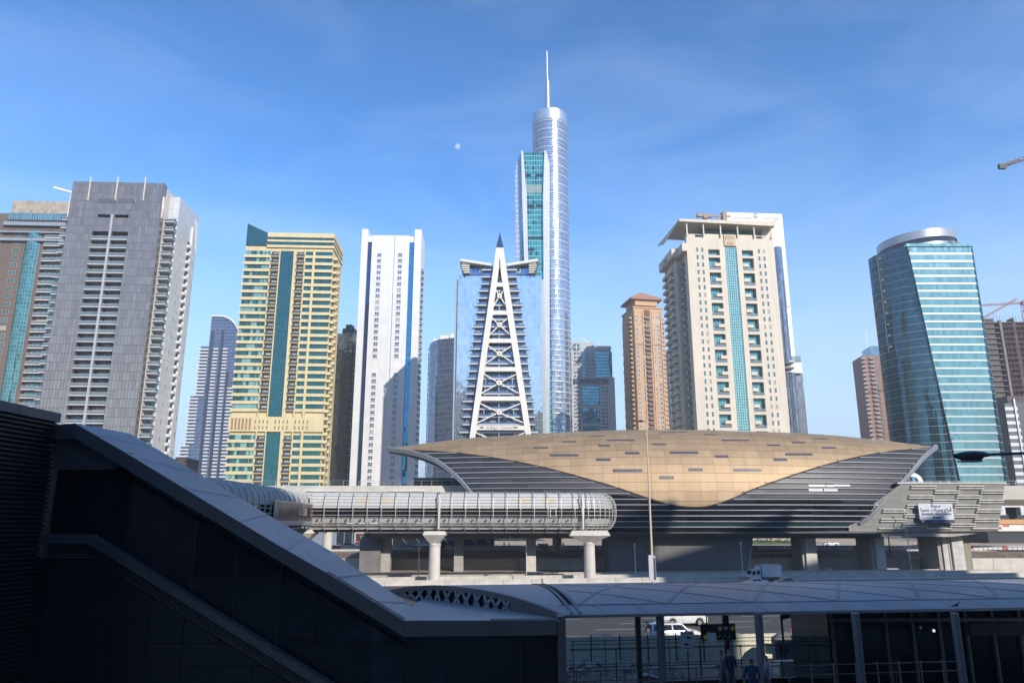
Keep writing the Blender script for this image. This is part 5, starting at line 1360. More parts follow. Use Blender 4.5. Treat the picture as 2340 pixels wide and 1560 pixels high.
# right cladding wall with its staggered bars
wl = empty('cladding_wall', (0, 184, 0), 0, 'slatted concrete wall with staggered pale bars right of the shell station', 'wall')
def LX(px, py): p = img(px, py, 184); return (p.x, p.z)
A = [LX(1940, 1215), LX(2281, 1213), LX(2296, 1105), LX(2060, 1105), LX(1940, 1190)]
b = MB(); b.prism(A, 0, 5.9); slat = cells('slatted_wall', (.26, .25, .225), (.13, .125, .115), 5.2, .42, .04, .11, rough=.75, metal=0, tilt=0, wave=0, var=.16)
b.build('wall_face', slat, wl)
b = MB(); b.prism([LX(1960, 1224), LX(2180, 1226), LX(2262, 1214.5), LX(1940, 1215.5)], .8, 16); b.build('underside', M['concrete'], wl)
b = MB(); b.prism([LX(2050, 1105), LX(2298, 1105), LX(2298, 1101.5), LX(2050, 1101.5)], -.25, 6); b.build('coping', M['concrete_l'], wl)
bar = MB(); n = 8; L_ = 6.1
bar.bar((0, 0, 0), (L_, 0, 0), .32, .32, n=8)
bar.bar((-.16, 0, 0), (-.001, 0, 0), .2, .2, m=1, n=8)
barm = bar.mesh('wall_bar', [M['concrete_l'], M['black']])
for row in range(-1, 6):
    for dx, ky in ((-900, 1), (-600, 0), (-305, 1), (0, 0), (300, 1), (605, 0), (885, 1)):
        cx = 680-27*row-(13 if ky else 0)*0+dx; cy = 338+120*row+(57 if ky else 0)
        for s_ in (0, 29):
            px, py = 1960+(cx-(s_*.25))/5.57, 1050+(cy+s_)/5.57
            if py < 1108 or py > 1212: continue
            # left limit of the wall follows the arch of the shell
            lim = 2072-(py-1108)*1.12
            if px < lim: continue
            if px+58 > 2300: continue
            p = img(px, py, 183.8); link('wall_bar', barm, wl, (p.x, -.3, p.z))
# ---------------------------------------------------------------- station name board
sg = empty('station_sign', (0, 182.6, 0), 0, 'white station name board in Arabic and English on the slatted wall', 'sign')
def L2(px, py): p = img(px, py, 182.6); return p.x, p.z
a, z1 = L2(2098, 1150); c, z0 = L2(2182, 1195); zm = L2(2140, 1187)[1]
b = MB(); b.box(a, c, 0, .4, zm+.01, z1); b.build('board', mat('sign_white', (.55, .56, .60), .4, var=.03), sg)
b = MB(); b.box(a, c, -.02, .42, z0, zm); b.build('base_band', mat('sign_navy', (.05, .055, .10), .4), sg)
ink = mat('sign_ink', (.06, .07, .14), .6); xm = (a+c)/2; hh = z1-zm
lettering('sign_letters', AR('محطة'), 1.0, ink, sg, (xm, -.04, z1-hh*.22), .03, bold=.015)
lettering('sign_letters', AR('أبراج بحيرات جميرا'), 1.0, ink, sg, (xm, -.04, z1-hh*.46), .03, bold=.015)
lettering('sign_letters', 'Jumeirah Lakes Towers', .74, ink, sg, (xm, -.04, z1-hh*.69), .03, bold=.012)
lettering('sign_letters', 'Station', .74, ink, sg, (xm, -.04, z1-hh*.91), .03, bold=.012)
b = MB(); b.box(a+.4, a+.9, -.05, -.021, z0+.15, z0+.75); b.build('sign_pictogram', M['white'], sg)
b = MB(); b.box(xm-1.2, xm+1.2, -.05, -.021, z0+.5, z0+.62); b.box(xm-1.7, xm+1.7, -.05, -.021, z0+.2, z0+.32); b.build('small_print', mat('print_blue', (.2, .22, .35), .6), sg)

# ---------------------------------------------------------------- train
tr = empty('metro_train', (img(2108, 1100, 193).x, 193, 20.25), 0, 'white and blue metro train nosing out of the right mouth of the station', 'train')
def train_car():
    prof = lambda s: [(-1.35*s, .5), (-1.42*s, 1.2), (-1.42*s, 2.6*s+.3*(1-s)), (-1.15*s, 3.55*s), (-.6*s, 3.9*s), (.6*s, 3.9*s), (1.15*s, 3.55*s), (1.42*s, 2.6*s+.3*(1-s)), (1.42*s, 1.2), (1.35*s, .5)]
    stations = [(0, .35), (-.35, .62), (-.9, .80), (-1.7, .92), (-2.8, .99), (-4, 1), (-18, 1)]
    b = MB(); b.surf([[(x, p[0], p[1]) for p in prof(s)] for x, s in stations], 0, True); b.face([(0, p[0], p[1]) for p in prof(.35)]); b.build('body', mat('train_white', (.62, .64, .66), .3, var=.03), tr)
    b = MB(); b.box(-18, -2.6, -1.46, -1.43, 1.35, 2.75); b.build('blue_band', mat('train_blue', (.13, .38, .62), .3), tr)
    wb = MB(); wb.box(0, .8, -.02, 0, 0, 1.15); wm = wb.mesh('window', M['black'])
    for x in (-4.0, -5.0, -6.0, -8.4, -9.4, -12, -13): link('window', wm, tr, (x, -1.462, 1.5))
    b = MB(); b.face([(-2.9, -1.44, 1.4), (-1.6, -1.34, 1.4), (-1.95, -1.32, 2.5), (-2.7, -1.42, 2.6)]); b.build('nose_window', M['black'], tr)
    b = MB(); b.face([(-.12, -.5, 1.5), (-.12, .5, 1.5), (-.95, .8, 2.9), (-.95, -.8, 2.9)][::-1]); b.build('windscreen', M['black'], tr)
train_car()
# platform roof and truss seen under the left arch
pr = empty('platform_canopy', (img(945, 1105, 205).x, 205, 19.2), 0, 'grey platform roof on a zigzag truss inside the left mouth of the station', 'canopy')
b = MB(); b.box(0, 24, 0, 7, 3.6, 4.3); b.build('roof', mat('canopy_grey', (.17, .2, .21), .4), pr)
b = MB(); b.box(0, 24, 1, 1.2, 1.2, 3.6); b.build('screen', M['glass_d'], pr)
b = MB()
for k in range(6): b.bar((k*4, .8, 0), (k*4+2, .8, 2.2), .18); b.bar((k*4+2, .8, 2.2), (k*4+4, .8, 0), .18)
b.bar((0, .8, 2.2), (24, .8, 2.2), .18); b.build('truss', M['steel'], pr)
b = MB()
for k in range(5): b.box(k*5.8, k*5.8+.3, 2, 2.3, -.3, 3.6)
b.build('post', M['steel'], pr)
# ================================================================ ground, roads
RY = radians(8.2)
def R(s, t, z=0.0): return (s*cos(RY)-t*sin(RY), s*sin(RY)+t*cos(RY), z)
def rstrip(name, s0, s1, t0, t1, z, m, n=1):
    b = MB(); b.face([R(s0, t0, z), R(s1, t0, z), R(s1, t1, z), R(s0, t1, z)]); o = b.build(name, m); return struct(o)
asph = mat('asphalt', (.060, .057, .054), .85, var=.25, scale=.06, bump=.2, stretch=(.25, 2.5, 1))
sand = mat('sand', (.40, .32, .235), .95, var=.18, scale=.15, bump=.3)
dirt = mat('dirt', (.20, .15, .115), .95, var=.35, scale=.25, bump=.5)
FZ = 4.6
b = MB(); b.face([(-3000, -600, 0), (3000, -600, 0), (3000, 203, 0), (-3000, 203, 0)]); struct(b.build('ground', mat('ground_dust', (.26, .215, .165), .95, var=.2, scale=.05, bump=.2)))
b = MB(); b.face([(-5000, 209, FZ), (5000, 209, FZ), (9000, 12000, FZ), (-9000, 12000, FZ)]); struct(b.build('upper_ground', sand))
b = MB(); rows = []
for i in range(61):
    x = -120+i*6; rows.append([(x, 198.15, 2.72), (x, 204+rnd.random()*.8, 3.3+rnd.random()*.5), (x, 206.2+rnd.random(), 3.9+rnd.random()*.4), (x, 209.5, FZ-.25)])
b.surf(rows, 0, False); struct(b.build('embankment', dirt))
rstrip('highway', -400, 500, 68, 150.5, .004, asph)
rstrip('sand_strip', -400, 500, 150.6, 176, .012, sand)
rstrip('service_road', -400, 500, 177, 186, .006, asph)
rstrip('street', -400, 500, 46, 60, .004, asph)
# lane dashes
ln = MB(); ln.face([(0, -.09, 0), (5.5, -.09, 0), (5.5, .09, 0), (0, .09, 0)]); lm = ln.mesh('lane_marking', mat('road_paint', (.55, .54, .50), .7, var=.25, scale=2))
hw = [o for o in bpy.data.objects if o.name == 'highway'][0]
for i, t in enumerate((74.4, 79.3, 84.0, 88.7, 93.4, 98.1, 124, 128.6, 133.2, 137.8, 142)):
    for k in range(-3, 9):
        p = R(k*13+(i*4.1) % 13, t, .006); link('lane_marking', lm, hw, p, RY)
for t in (69.6, 145.8):
    b = MB(); b.face([R(-120, t, .012), R(160, t, .012), R(160, t+.16, .012), R(-120, t+.16, .012)]); o = b.build('edge_line', MATS['road_paint'], hw)
# upper road and its verge
b = MB(); b.face([(-300, 216, FZ+.004), (300, 216, FZ+.004), (300, 238, FZ+.004), (-300, 238, FZ+.004)]); struct(b.build('upper_road', mat('dusty_asphalt', (.21, .185, .16), .9, var=.15, scale=.1)))
b = MB(); b.face([(36, 262, FZ+.02), (100, 268, FZ+.02), (120, 292, FZ+.02), (50, 300, FZ+.02)]); struct(b.build('lawn', mat('lawn_green', (.055, .105, .02), .95, var=.3, scale=.5, bump=.5)))
# low shrubs round the lawn: leaf clumps
gr = MB()
for k in range(2600):
    x = 36+rnd.random()*78; y = 296+rnd.random()*6 + (x-36)*-.03; z = FZ+rnd.random()**1.5*1.3; s = .12+rnd.random()*.2
    a = rnd.random()*pi; dx, dy = cos(a)*s, sin(a)*s
    gr.face([(x-dx, y-dy, z), (x+dx, y+dy, z), (x+dx*.5+rnd.uniform(-.1, .1), y+dy*.5, z+s*1.6)])
tag(gr.build('hedge', mat('hedge_green', (.04, .075, .02), .9, var=.4, scale=1.5)), 'low green hedge along the far lawn beyond the station', 'hedge', None, 'stuff')

# ---------------------------------------------------------------- retaining wall with rail
def rwall(name, label, s0, s1, t, h, th, m, coping=None, seg=None, z0=0.0, gapp=.03):
    by = radians(10.2)
    e = empty(name, (-19+(s0)*cos(by)-t*sin(by), 147+s0*sin(by)+t*cos(by), z0), by, label, 'wall' if 'wall' in name else 'barrier')
    x = 0; L = s1-s0; seg = seg or L
    base = None
    while x < L-.01:
        w_ = min(seg, L-x)
        key = round(w_, 2)
        if base is None or base[0] != key:
            b = MB(); b.prism([(0, 0), (th, 0), (th*.72, h*.35), (th*.66, h), (th*.34, h), (th*.28, h*.35)], gapp, w_-gapp, 'x'); base = (key, b.mesh('wall_panel', m))
        link('wall_panel', base[1], e, (x, 0, 0)); x += w_
    return e
cb = mat('barrier_concrete', (.47, .445, .40), .85, var=.12, scale=.7, bump=.2)
rwall('concrete_barrier', 'long pale concrete crash barrier nearest the far side of the highway', -44, 140, 0, .95, .7, cb, seg=5.6)
rwall('concrete_barrier', 'second pale concrete crash barrier set back behind the sand strip', -56, 150, 10.0, .95, .6, cb, seg=6.6)
e = empty('retaining_wall', (-110, 197.5, 0), 0, 'grey concrete retaining wall with a handrail behind the station columns', 'wall')
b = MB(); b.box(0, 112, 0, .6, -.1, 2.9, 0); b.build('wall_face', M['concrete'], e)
pb = MB(); pb.box(.03, 7.9, -.08, -.001, .1, 2.75); pm = pb.mesh('wall_panel', M['concrete'])
pb = MB(); pb.box(.03, 7.9, -.08, -.001, .1, 2.4); 
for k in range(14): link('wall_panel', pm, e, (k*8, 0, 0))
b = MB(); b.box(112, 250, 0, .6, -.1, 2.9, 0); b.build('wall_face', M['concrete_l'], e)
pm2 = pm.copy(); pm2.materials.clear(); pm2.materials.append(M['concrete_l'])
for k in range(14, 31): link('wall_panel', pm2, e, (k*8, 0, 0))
railing(0, 250, .3, 2.9, e, 'handrail', 4.2, .9, M['dsteel'])
b = MB(); b.box(-120, 260, 208.6, 209.6, 3.9, FZ+.12); o = b.build('kerb_beam', M['concrete_l']); struct(o)
# guard rail
e = empty('guard_rail', R(-75, 168, 0), RY, 'galvanised guard rail on short posts in front of the station columns', 'guard rail')
b = MB(); b.prism([(-.06, .42), (.0, .5), (-.06, .58), (-.0, .66), (-.06, .74), (-.1, .74), (-.05, .66), (-.1, .58), (-.05, .5), (-.1, .42)], 0, 210, 'x'); b.build('rail', mat('rail_tan', (.42, .39, .33), .6, .2), e)
po = MB(); po.box(-.07, .07, 0, .16, 0, .72); pm = po.mesh('rail_post', M['dsteel'])
for k in range(53): link('rail_post', pm, e, (k*4, 0, 0))
e = empty('guard_rail', R(-75, 172, 0), RY, 'second guard rail with drooping tape just behind the galvanised one', 'guard rail')
b = MB(); b.box(0, 210, 0, .06, .45, .75); b.build('rail', MATS['rail_tan'], e)
for k in range(42): link('rail_post', pm, e, (k*5, .02, 0))

# ---------------------------------------------------------------- water filled plastic barriers
pb = MB(); pb.prism([(-.30, 0), (.30, 0), (.30, .25), (.14, .5), (.12, 1.05), (-.12, 1.05), (-.14, .5), (-.30, .25)], .03, 1.17, 'x', 0)
for k in range(3): pb.box(.18+k*.32, .34+k*.32, -.15, .15, .55, .9, 1)
wb = mat('barrier_plastic_white', (.56, .56, .58), .5, var=.08); rb_ = mat('barrier_plastic_red', (.42, .12, .10), .5, var=.15)
wme = pb.mesh('plastic_barrier', [wb, M['dsteel']]); rme_ = pb.mesh('plastic_barrier', [rb_, M['dsteel']])
x = -58.0; k = 0
while x < 158:
    red_ = (k % 23) in (7, 8) or (k % 41) == 30
    y = 212.5 + .35*sin(x*.05) - (max(0, x-95)*.12)
    if not (34 < x < 43):
        o = link('plastic_barrier', rme_ if red_ else wme, None, (x, y, FZ+.02), rnd.uniform(-.06, .06))
        tag(o, ('faded red plastic barrier in the long row on the upper road edge' if red_ else 'white plastic barrier in the long row on the upper road edge'), 'barrier', 'plastic barriers along the upper road')
    x += 1.24; k += 1

# ================================================================ footbridge
fb = empty('footbridge', (0, 0, 0), 0, 'tubular covered footbridge caged in pale ribs and rails, bent at both ends', 'footbridge')
panm = mat('bridge_panel', (.46, .46, .45), .6, 0, var=.06, scale=.3)
cream_p = mat('bridge_panel_cream', (.50, .44, .34), .6, var=.05)
ribm = mat('rib_metal', (.55, .54, .50), .45, .3, var=.05)
bgl = cells('bridge_glass', (.018, .025, .028), (.015, .02, .02), 2.75, 9, .08, .1, rough=.06, metal=.15, tilt=.02, wave=.02)
CZ, HH, HW = 13.95, 3.6, 3.3
def tube_y(z, side=-1, out=0.0):
    t = max(-1, min(1, (z-CZ)/(HH+out))); return side*(HW+out)*(1-abs(t)**2.4)**(1/2.4)
def tube_pt(ang, out=0.0):      # superellipse cross section
    c, s = cos(ang), sin(ang); e = 2/2.4; out = out*(1-.93*max(0, s)**2.5)
    return ((HW+out)*math.copysign(abs(c)**e, c), CZ+(HH+out)*math.copysign(abs(s)**e, s))
def segment(parent, s0, s1, spacing, sides=(-1,), skip=()):
    zs = [17.54, 17.3, 16.9, 16.3, 15.6, 14.9, 14.3]
    n = int(round((s1-s0)/spacing))
    # roof panels, glass, lower panels, floor
    for side in (-1, 1):
        rows = [[(s0, tube_y(z, side), z), (s1, tube_y(z, side), z)] for z in zs]; b = MB(); b.surf(rows, 0, True); b.build('roof_skin', panm, parent)
        b = MB(); b.box(s0, s1, side*(HW-.12), side*(HW-.2), 12.55, 14.3); b.build('window_band', bgl, parent)
        b = MB(); b.surf([[(s0, tube_y(z, side), z), (s1, tube_y(z, side), z)] for z in (12.55, 12.0, 11.45)], 0, True); b.build('lower_panel', panm, parent)
        b = MB(); b.surf([[(s0, tube_y(z, side), z), (s1, tube_y(z, side), z)] for z in (11.3, 10.9, 10.5)], 0, True); b.build('lower_panel', panm, parent)
    b = MB(); b.box(s0, s1, -1.2, 1.2, 17.5, 17.56); b.build('roof_crest', panm, parent)
    b = MB(); b.box(s0, s1, -2.4, 2.4, 10.2, 10.45); b.build('floor_slab', M['concrete'], parent)
    b = MB(); b.box(s0, s1, -1.3, 1.3, 9.7, 10.19); b.build('girder', M['concrete_d'], parent)
    rb = MB(); na = 28; pts = [tube_pt(2*pi*k/na, .85) for k in range(na+1)]
    pts = [p for p in pts]
    for p, q in zip(pts, pts[1:]): rb.bar((0, p[0], p[1]), (0, q[0], q[1]), .20, .11, up=(1, 0, 0))
    for a in (.25, .75, 1.25, 1.75):
        p = tube_pt(a*pi, .85); q = tube_pt(a*pi, 0); rb.bar((0, p[0], p[1]), (0, q[0], q[1]), .1, .1)
    rme = rb.mesh('rib', ribm)
    ss = [s0+(s1-s0)*k/n for k in range(n+1)]
    for s_ in ss: link('rib', rme, parent, (s_, 0, 0))
    for z in (16.75, 16.2, 15.7, 15.15, 14.6, 13.75, 12.95, 11.5, 11.0, 10.4):
        for side in sides:
            b = MB(); y = tube_y(z, side, .80 if z < 15.5 else (.62 if z < 16 else (.45 if z < 16.5 else .28))); b.box(s0-.1, s1+.1, y-.04, y+.04, z-.035, z+.035); b.build('cage_rail', ribm, parent)
    sq = MB(); sq.box(0, .38, -.04, 0, 0, .42); sqm = sq.mesh('vent_square', M['dsteel'])
    for a in ss[:-1]:
        if sides == (-1,): link('vent_square', sqm, parent, (a+spacing*.45, -HW+.02, 11.75))
    return ss, rme
p0 = img(704, 1165, 150.0)
main = empty('main_span', (p0.x, 150.3+HW, 0), radians(6.3)); main.parent = fb
Lm = (img(1340, 1165, 155).x-p0.x)/cos(radians(6.3))
ss, rme = segment(main, 0, Lm, 2.78)
for x in (Lm*.45, Lm*.975):
    for d in (0, .45): link('rib', rme, main, (x+d, 0, 0))
    b = MB(); b.bar((x+.22, -HW-1.0, 10.2), (x+.22, -HW-1.0, 17.0), .3, .2); b.build('joint_post', ribm, main)
for x in (9, 13.5, 41, 46):
    b = MB(); b.surf([[(x, tube_y(z, -1, .02), z), (x+2.6, tube_y(z, -1, .02), z)] for z in (16.4, 15.9, 15.4)], 0, True); b.build('access_panel', cream_p, main)
x = Lm*.86; b = MB(); b.box(x, x+1.3, -HW-.05, -HW-.0, 12.5, 12.65); b.box(x, x+1.3, -HW-.05, -HW, 14.2, 14.35); b.box(x, x+.14, -HW-.05, -HW, 12.65, 14.2); b.box(x+1.16, x+1.3, -HW-.05, -HW, 12.65, 14.2); b.build('window_frame', M['white'], main)
# rounded end: ribs fan round the far side
fan = MB(); 
def fan_rows(rr, out):
    rows = []
    for k in range(9):
        a = radians(80)*k/8; r = []
        for j in range(15):
            yy, zz = tube_pt(-pi/2-0 + -pi*j/14, out)      # near half of the section
            d = HW+.0-yy; r.append((Lm+d*sin(a), HW-d*cos(a), zz))
        rows.append(r)
    return rows
rows = fan_rows(0, 0); b = MB(); b.surf(rows, 0, True); b.build('end_skin', panm, main)
for k, r in enumerate(fan_rows(0, .85)):
    b = MB()
    for p, q in zip(r, r[1:]): b.bar(p, q, .12, .12, up=(cos(radians(80)*k/8), sin(radians(80)*k/8), 0))
    b.build('rib', ribm, main)
for z in (16.75, 16.2, 15.7, 15.15, 14.6, 13.75, 12.95, 11.5, 11.0, 10.4):
    y = tube_y(z, -1, .80 if z < 15.5 else (.62 if z < 16 else (.45 if z < 16.5 else .28))); b = MB(); b.path([(Lm+(HW-y)*sin(radians(80)*k/10), HW-(HW-y)*cos(radians(80)*k/10), z) for k in range(11)], .11); b.build('cage_rail', ribm, main)
b = MB(); pts = []
rows = []
for k in range(9):
    a = radians(80)*k/8; rows.append([(Lm+(HW+HW-.25)*sin(a), HW-(HW+HW-.25)*cos(a)+.02, z) for z in (12.55, 14.3)])
b = MB(); b.surf([[ (p[0]*1.0, p[1], p[2]) for p in r] for r in rows], 0, True)
rows2 = [[(Lm+(2*HW+.03)*sin(radians(80)*k/8), HW-(2*HW+.03)*cos(radians(80)*k/8), z) for z in (12.55, 14.3)] for k in range(9)]
b = MB(); b.surf(rows2, 0, True); b.build('window_band', bgl, main)
# span turning towards the viewer on the left
side = empty('side_span', (p0.x-HW-.2, 150.3+HW*1.0-.5, 0), radians(-90-1.5)); side.parent = fb
segment(side, 0, 84, 2.6, sides=(-1, 1))
# poster on the flank
b = MB(); b.box(2.4, 25.0, HW+.92, HW+1.08, 11.0, 15.1, 0); 
tag_o = b.build('poster_frame', M['steel'], side)
pm = bpy.data.materials.new('poster_print'); pm.use_nodes = True; t = pm.node_tree; N = t.nodes; L = t.links
uvn = N.new('ShaderNodeTexCoord'); vz = N.new('ShaderNodeTexNoise'); vz.inputs['Scale'].default_value = .35; vz.inputs['Detail'].default_value = 3; rp = N.new('ShaderNodeValToRGB')
rp.color_ramp.elements[0].color = (.03, .03, .035, 1); rp.color_ramp.elements[0].position = .35; rp.color_ramp.elements[1].color = (.17, .085, .08, 1); rp.color_ramp.elements[1].position = .62
e_ = rp.color_ramp.elements.new(.7); e_.color = (.33, .33, .33, 1)
L.new(uvn.outputs['Object'], vz.inputs['Vector']); L.new(vz.outputs[0], rp.inputs[0]); L.new(rp.outputs[0], N['Principled BSDF'].inputs['Base Color']); N['Principled BSDF'].inputs['Roughness'].default_value = .3
b = MB(); b.box(2.7, 24.7, HW+1.081, HW+1.1, 11.8, 14.9); b.build('poster', pm, side)
b = MB(); b.box(6.6, 11.8, HW+1.101, HW+1.12, 12.8, 14.1); b.build('poster_panel', mat('poster_pale', (.35, .34, .34), .5), side)
b = MB()
for q_ in range(3): b.box(7.2+.3*q_, 11.2-.3*q_, HW+1.121, HW+1.13, 13.75-q_*.3, 13.85-q_*.3)
b.build('poster_print_lines', M['dsteel'], side)
# piers
def pier(px, wtop, name_label, Y, ztop=10.2, r=1.1, hh=2.4, yaw=0):
    p = img(px, 1270, Y); e = empty('bridge_pier', (p.x, Y, 0), yaw, name_label, 'pier')
    b = MB(); b.cyl(0, 0, -.1, ztop-hh+.2, r*1.04, r, 24); b.cyl(0, 0, ztop-hh-.35, ztop-hh-.1, r*1.12, r*1.12, 24); b.build('shaft', M['concrete_l'], e)
    b = MB(); w2 = wtop/2; d = 2.3
    top = [(-w2*.75, -d*.8), (w2*.75, -d*.8), (w2*.75, d*.8), (-w2*.75, d*.8)]; mid = [(-w2, -d), (w2, -d), (w2, d), (-w2, d)]; bot = [(-r*.8, -r*.9), (r*.8, -r*.9), (r*.8, r*.9), (-r*.8, r*.9)]
    zz = (ztop-.02, ztop-hh*.42 if wtop > 6 else ztop-hh*.3, ztop-hh); R3 = [top, mid, bot]
    top = [(-w2*.86, -d*.85), (w2*.86, -d*.85), (w2*.86, d*.85), (-w2*.86, d*.85)]; R3[0] = top
    for (A, za), (B_, zb_) in zip(zip(R3, zz), zip(R3[1:], zz[1:])):
        for k in range(4): j = (k+1) % 4; b.face([A[k]+(za,), B_[k]+(zb_,), B_[j]+(zb_,), A[j]+(za,)])
    b.face([q+(zz[0],) for q in top]); b.face([q+(zz[2],) for q in bot][::-1]); b.build('pier_head', M['concrete_l'], e)
pier(993, 4.4, 'round white concrete pier with faceted head under the middle of the footbridge', 152.5, 9.9)
pier(1347, 8.2, 'round white concrete pier with broad faceted head at the right end of the footbridge', 156.5, 10.0)
pier(690, 5.0, 'concrete pier head under the bend of the footbridge beside the sloping roof', 153, 10.2)

# ---------------------------------------------------------------- small lamp posts and the tall street lamp
def ball_lamp(px, ytop, ybot, label, h=6.6):
    p = ground(px, ybot+3); e = empty('lamp_post', p, 0, label, 'lamp post', 'thin lamp posts between the highway and the station')
    q = img(px, ytop, p.y); H_ = q.z
    b = MB(); b.cyl(0, 0, 0, H_-.3, .11, .08, 8); b.build('pole', ribm, e)
    b = MB(); b.cyl(0, 0, H_-.32, H_-.1, .16, .28, 10); b.cyl(0, 0, H_-.1, H_+.1, .28, .12, 10); b.build('lamp_head', M['offwhite'], e)
ball_lamp(956, 1250, 1324, 'thin lamp post just left of the middle bridge pier'); ball_lamp(1203, 1246, 1320, 'thin lamp post between the two bridge piers')
ball_lamp(1453, 1243, 1318, 'thin lamp post left of the tall street lamp in front of the dark plinth'); ball_lamp(1698, 1239, 1314, 'thin lamp post right above the white box truck')
ball_lamp(2084, 1165, 1308, 'tall thin lamp post standing in front of the station name board')
p = img(1493, 1345, 125); e = empty('street_lamp', (p.x, 125, 0), 0, 'tall cream street lamp rising in front of the gold shell', 'street lamp')
ht = img(1476, 962, 125).z
b = MB(); b.cyl(0, 0, 0, ht, .22, .10, 14); b.build('pole', mat('pole_cream', (.55, .45, .34), .5, var=.05), e)
b = MB(); b.bar((0, 0, ht-.1), (-.9, 0, ht+.1), .16, .12); b.build('lamp_arm', M['dsteel'], e)
b = MB(); b.cyl(-.9, 0, ht-.05, ht+.2, .55, .3, 12); b.build('lamp_head', M['dsteel'], e)
z0, z1 = img(1493, 1328, 125).z, img(1490, 1267, 125).z
b = MB(); b.prism([(-.6, z0+.3), (-.3, z0), (.5, z0+.1), (.5, z1-.2), (-.25, z1), (-.6, z1-.1)], -.32, .32); b.build('advert_box', mat('box_white', (.5, .5, .54), .4, var=.04), e)
b = MB(); b.box(.12, .46, -.35, -.321, z0+.3, z1-.4); b.build('advert_face', mat('advert_navy', (.07, .08, .12), .3), e)
# ================================================================ near side building (in shade)
YF = 38.0
def F(px, py, Y=YF): p = img(px, py, Y); return (p.x, p.z)
def clip(poly, axis, lo, hi):
    def half(P, keep, cut):
        out = []
        for i in range(len(P)):
            a, b = P[i-1], P[i]; ka, kb = keep(a), keep(b)
            if ka != kb: t = (cut-a[axis])/(b[axis]-a[axis]); out.append((a[0]+(b[0]-a[0])*t, a[1]+(b[1]-a[1])*t))
            if kb: out.append(b)
        return out
    P = half(poly, lambda p: p[axis] >= lo, lo)
    return half(P, lambda p: p[axis] <= hi, hi) if P else P
ent = empty('station_entrance', (-5, YF, 0), 0, 'dark grey entrance building with a long sloping roof edge over black glass at lower left', 'building')
OX = -5
def E_(poly): return [(p[0]-OX, p[1]) for p in poly]
fas = mat('fascia_grey', (.155, .142, .140), .55, .15, var=.05, scale=.4)
roofm = mat('roof_pale', (.36, .335, .34), .5, .1, var=.13, scale=.4)
tilem = mat('wall_tile', (.034, .031, .032), .5, .1, var=.12, scale=.5)
topE = [(125, 975), (182, 969), (296, 1035), (520, 1171), (640, 1243), (750, 1306), (927, 1415), (1118, 1414), (1272, 1413)]
botE = [(125, 1006), (182, 1004), (281, 1063), (506, 1196), (629, 1271), (738, 1337), (927, 1451), (1118, 1449), (1272, 1447)]
for i in range(len(topE)-1):
    P = E_([F(*botE[i]), F(*botE[i+1]), F(*topE[i+1]), F(*topE[i])]); cx = sum(p[0] for p in P)/4; cz = sum(p[1] for p in P)/4
    P = [(cx+(p[0]-cx)*.997, cz+(p[1]-cz)*.997) for p in P]
    b = MB(); b.prism(P, -.45, 0); b.build('fascia_panel', fas, ent)
b = MB(); P = E_([F(*q) for q in botE] + [F(*q) for q in topE[::-1]])
for i in range(len(topE)-1): b.prism(E_([F(*botE[i]), F(*botE[i+1]), F(*topE[i+1]), F(*topE[i])]), -.40, .3)
b.build('fascia_core', M['dark'], ent)
P = E_([F(125, 1006), F(182, 1004), F(281, 1063), F(262, 1072), F(125, 1073)]); b = MB(); b.prism(P, -.12, .3); b.build('soffit_panel', fas, ent)
# roof: front edge at the fascia, back edge six metres further
front = [(182, 969), (296, 1035), (520, 1171), (640, 1243), (750, 1306), (927, 1415)]
back = [(296, 990), (368, 1031), (560, 1144.5), (640, 1192), (752, 1256), (942, 1384)]
Fp = [Vector((F(*q)[0]-OX, -.45, F(*q)[1])) for q in front]; Bp = [Vector((img(q[0], q[1], 44.0).x-OX, 6.0, img(q[0], q[1], 44.0).z)) for q in back]
def roofpt(u, v):     # u along 0..n, v across
    i = min(int(u), len(Fp)-2); t = u-i; a = Fp[i].lerp(Fp[i+1], t); c = Bp[i].lerp(Bp[i+1], t); return a.lerp(c, v)
for i in range(5):
    b = MB(); b.surf([[roofpt(i+.001, 0), roofpt(i+.001, 1)], [roofpt(i+.999, 0), roofpt(i+.999, 1)]], 0, False); b.build('roof_panel', roofm, ent)
b = MB(); b.surf([[roofpt(k, 0)-Vector((0, 0, .05)), roofpt(k, 1)-Vector((0, 0, .05))] for k in range(6)], 0, False)
b.surf([[roofpt(k, 1)-Vector((0, 0, .02)), roofpt(k, 1)-Vector((0, 0, 1.4))] for k in range(6)], 0, False)
b.surf([[roofpt(k, 1)-Vector((0, 0, 1.4)), roofpt(k, 0)-Vector((0, -.3, 1.2))] for k in range(6)], 0, False); b.build('roof_deck', fas, ent)
for u in (.42, 1.1, 1.6, 2.3, 3.2, 4.1, 4.6):  # thin darker strips slanting across the roof panels
    rows = [[roofpt(u+.35*v-.012, v)+Vector((0, 0, .012)), roofpt(u+.35*v+.012, v)+Vector((0, 0, .012))] for v in (.0, .97) if u+.35*v < 4.99]
    if len(rows) > 1: b = MB(); b.surf(rows, 0, False); b.build('roof_stripe', mat('stripe_grey', (.24, .24, .27), .6), ent)
p0, p1 = F(927, 1415), F(1272, 1413); z = p0[1]
b = MB(); b.box(p0[0]-OX-.4, (p0[0]+p1[0])/2-OX-.01, -.445, 11, z-.06, z+.02); b.box((p0[0]+p1[0])/2-OX+.01, p1[0]-OX+.1, -.445, 11, z-.06, z+.02); b.build('flat_roof', roofm, ent)
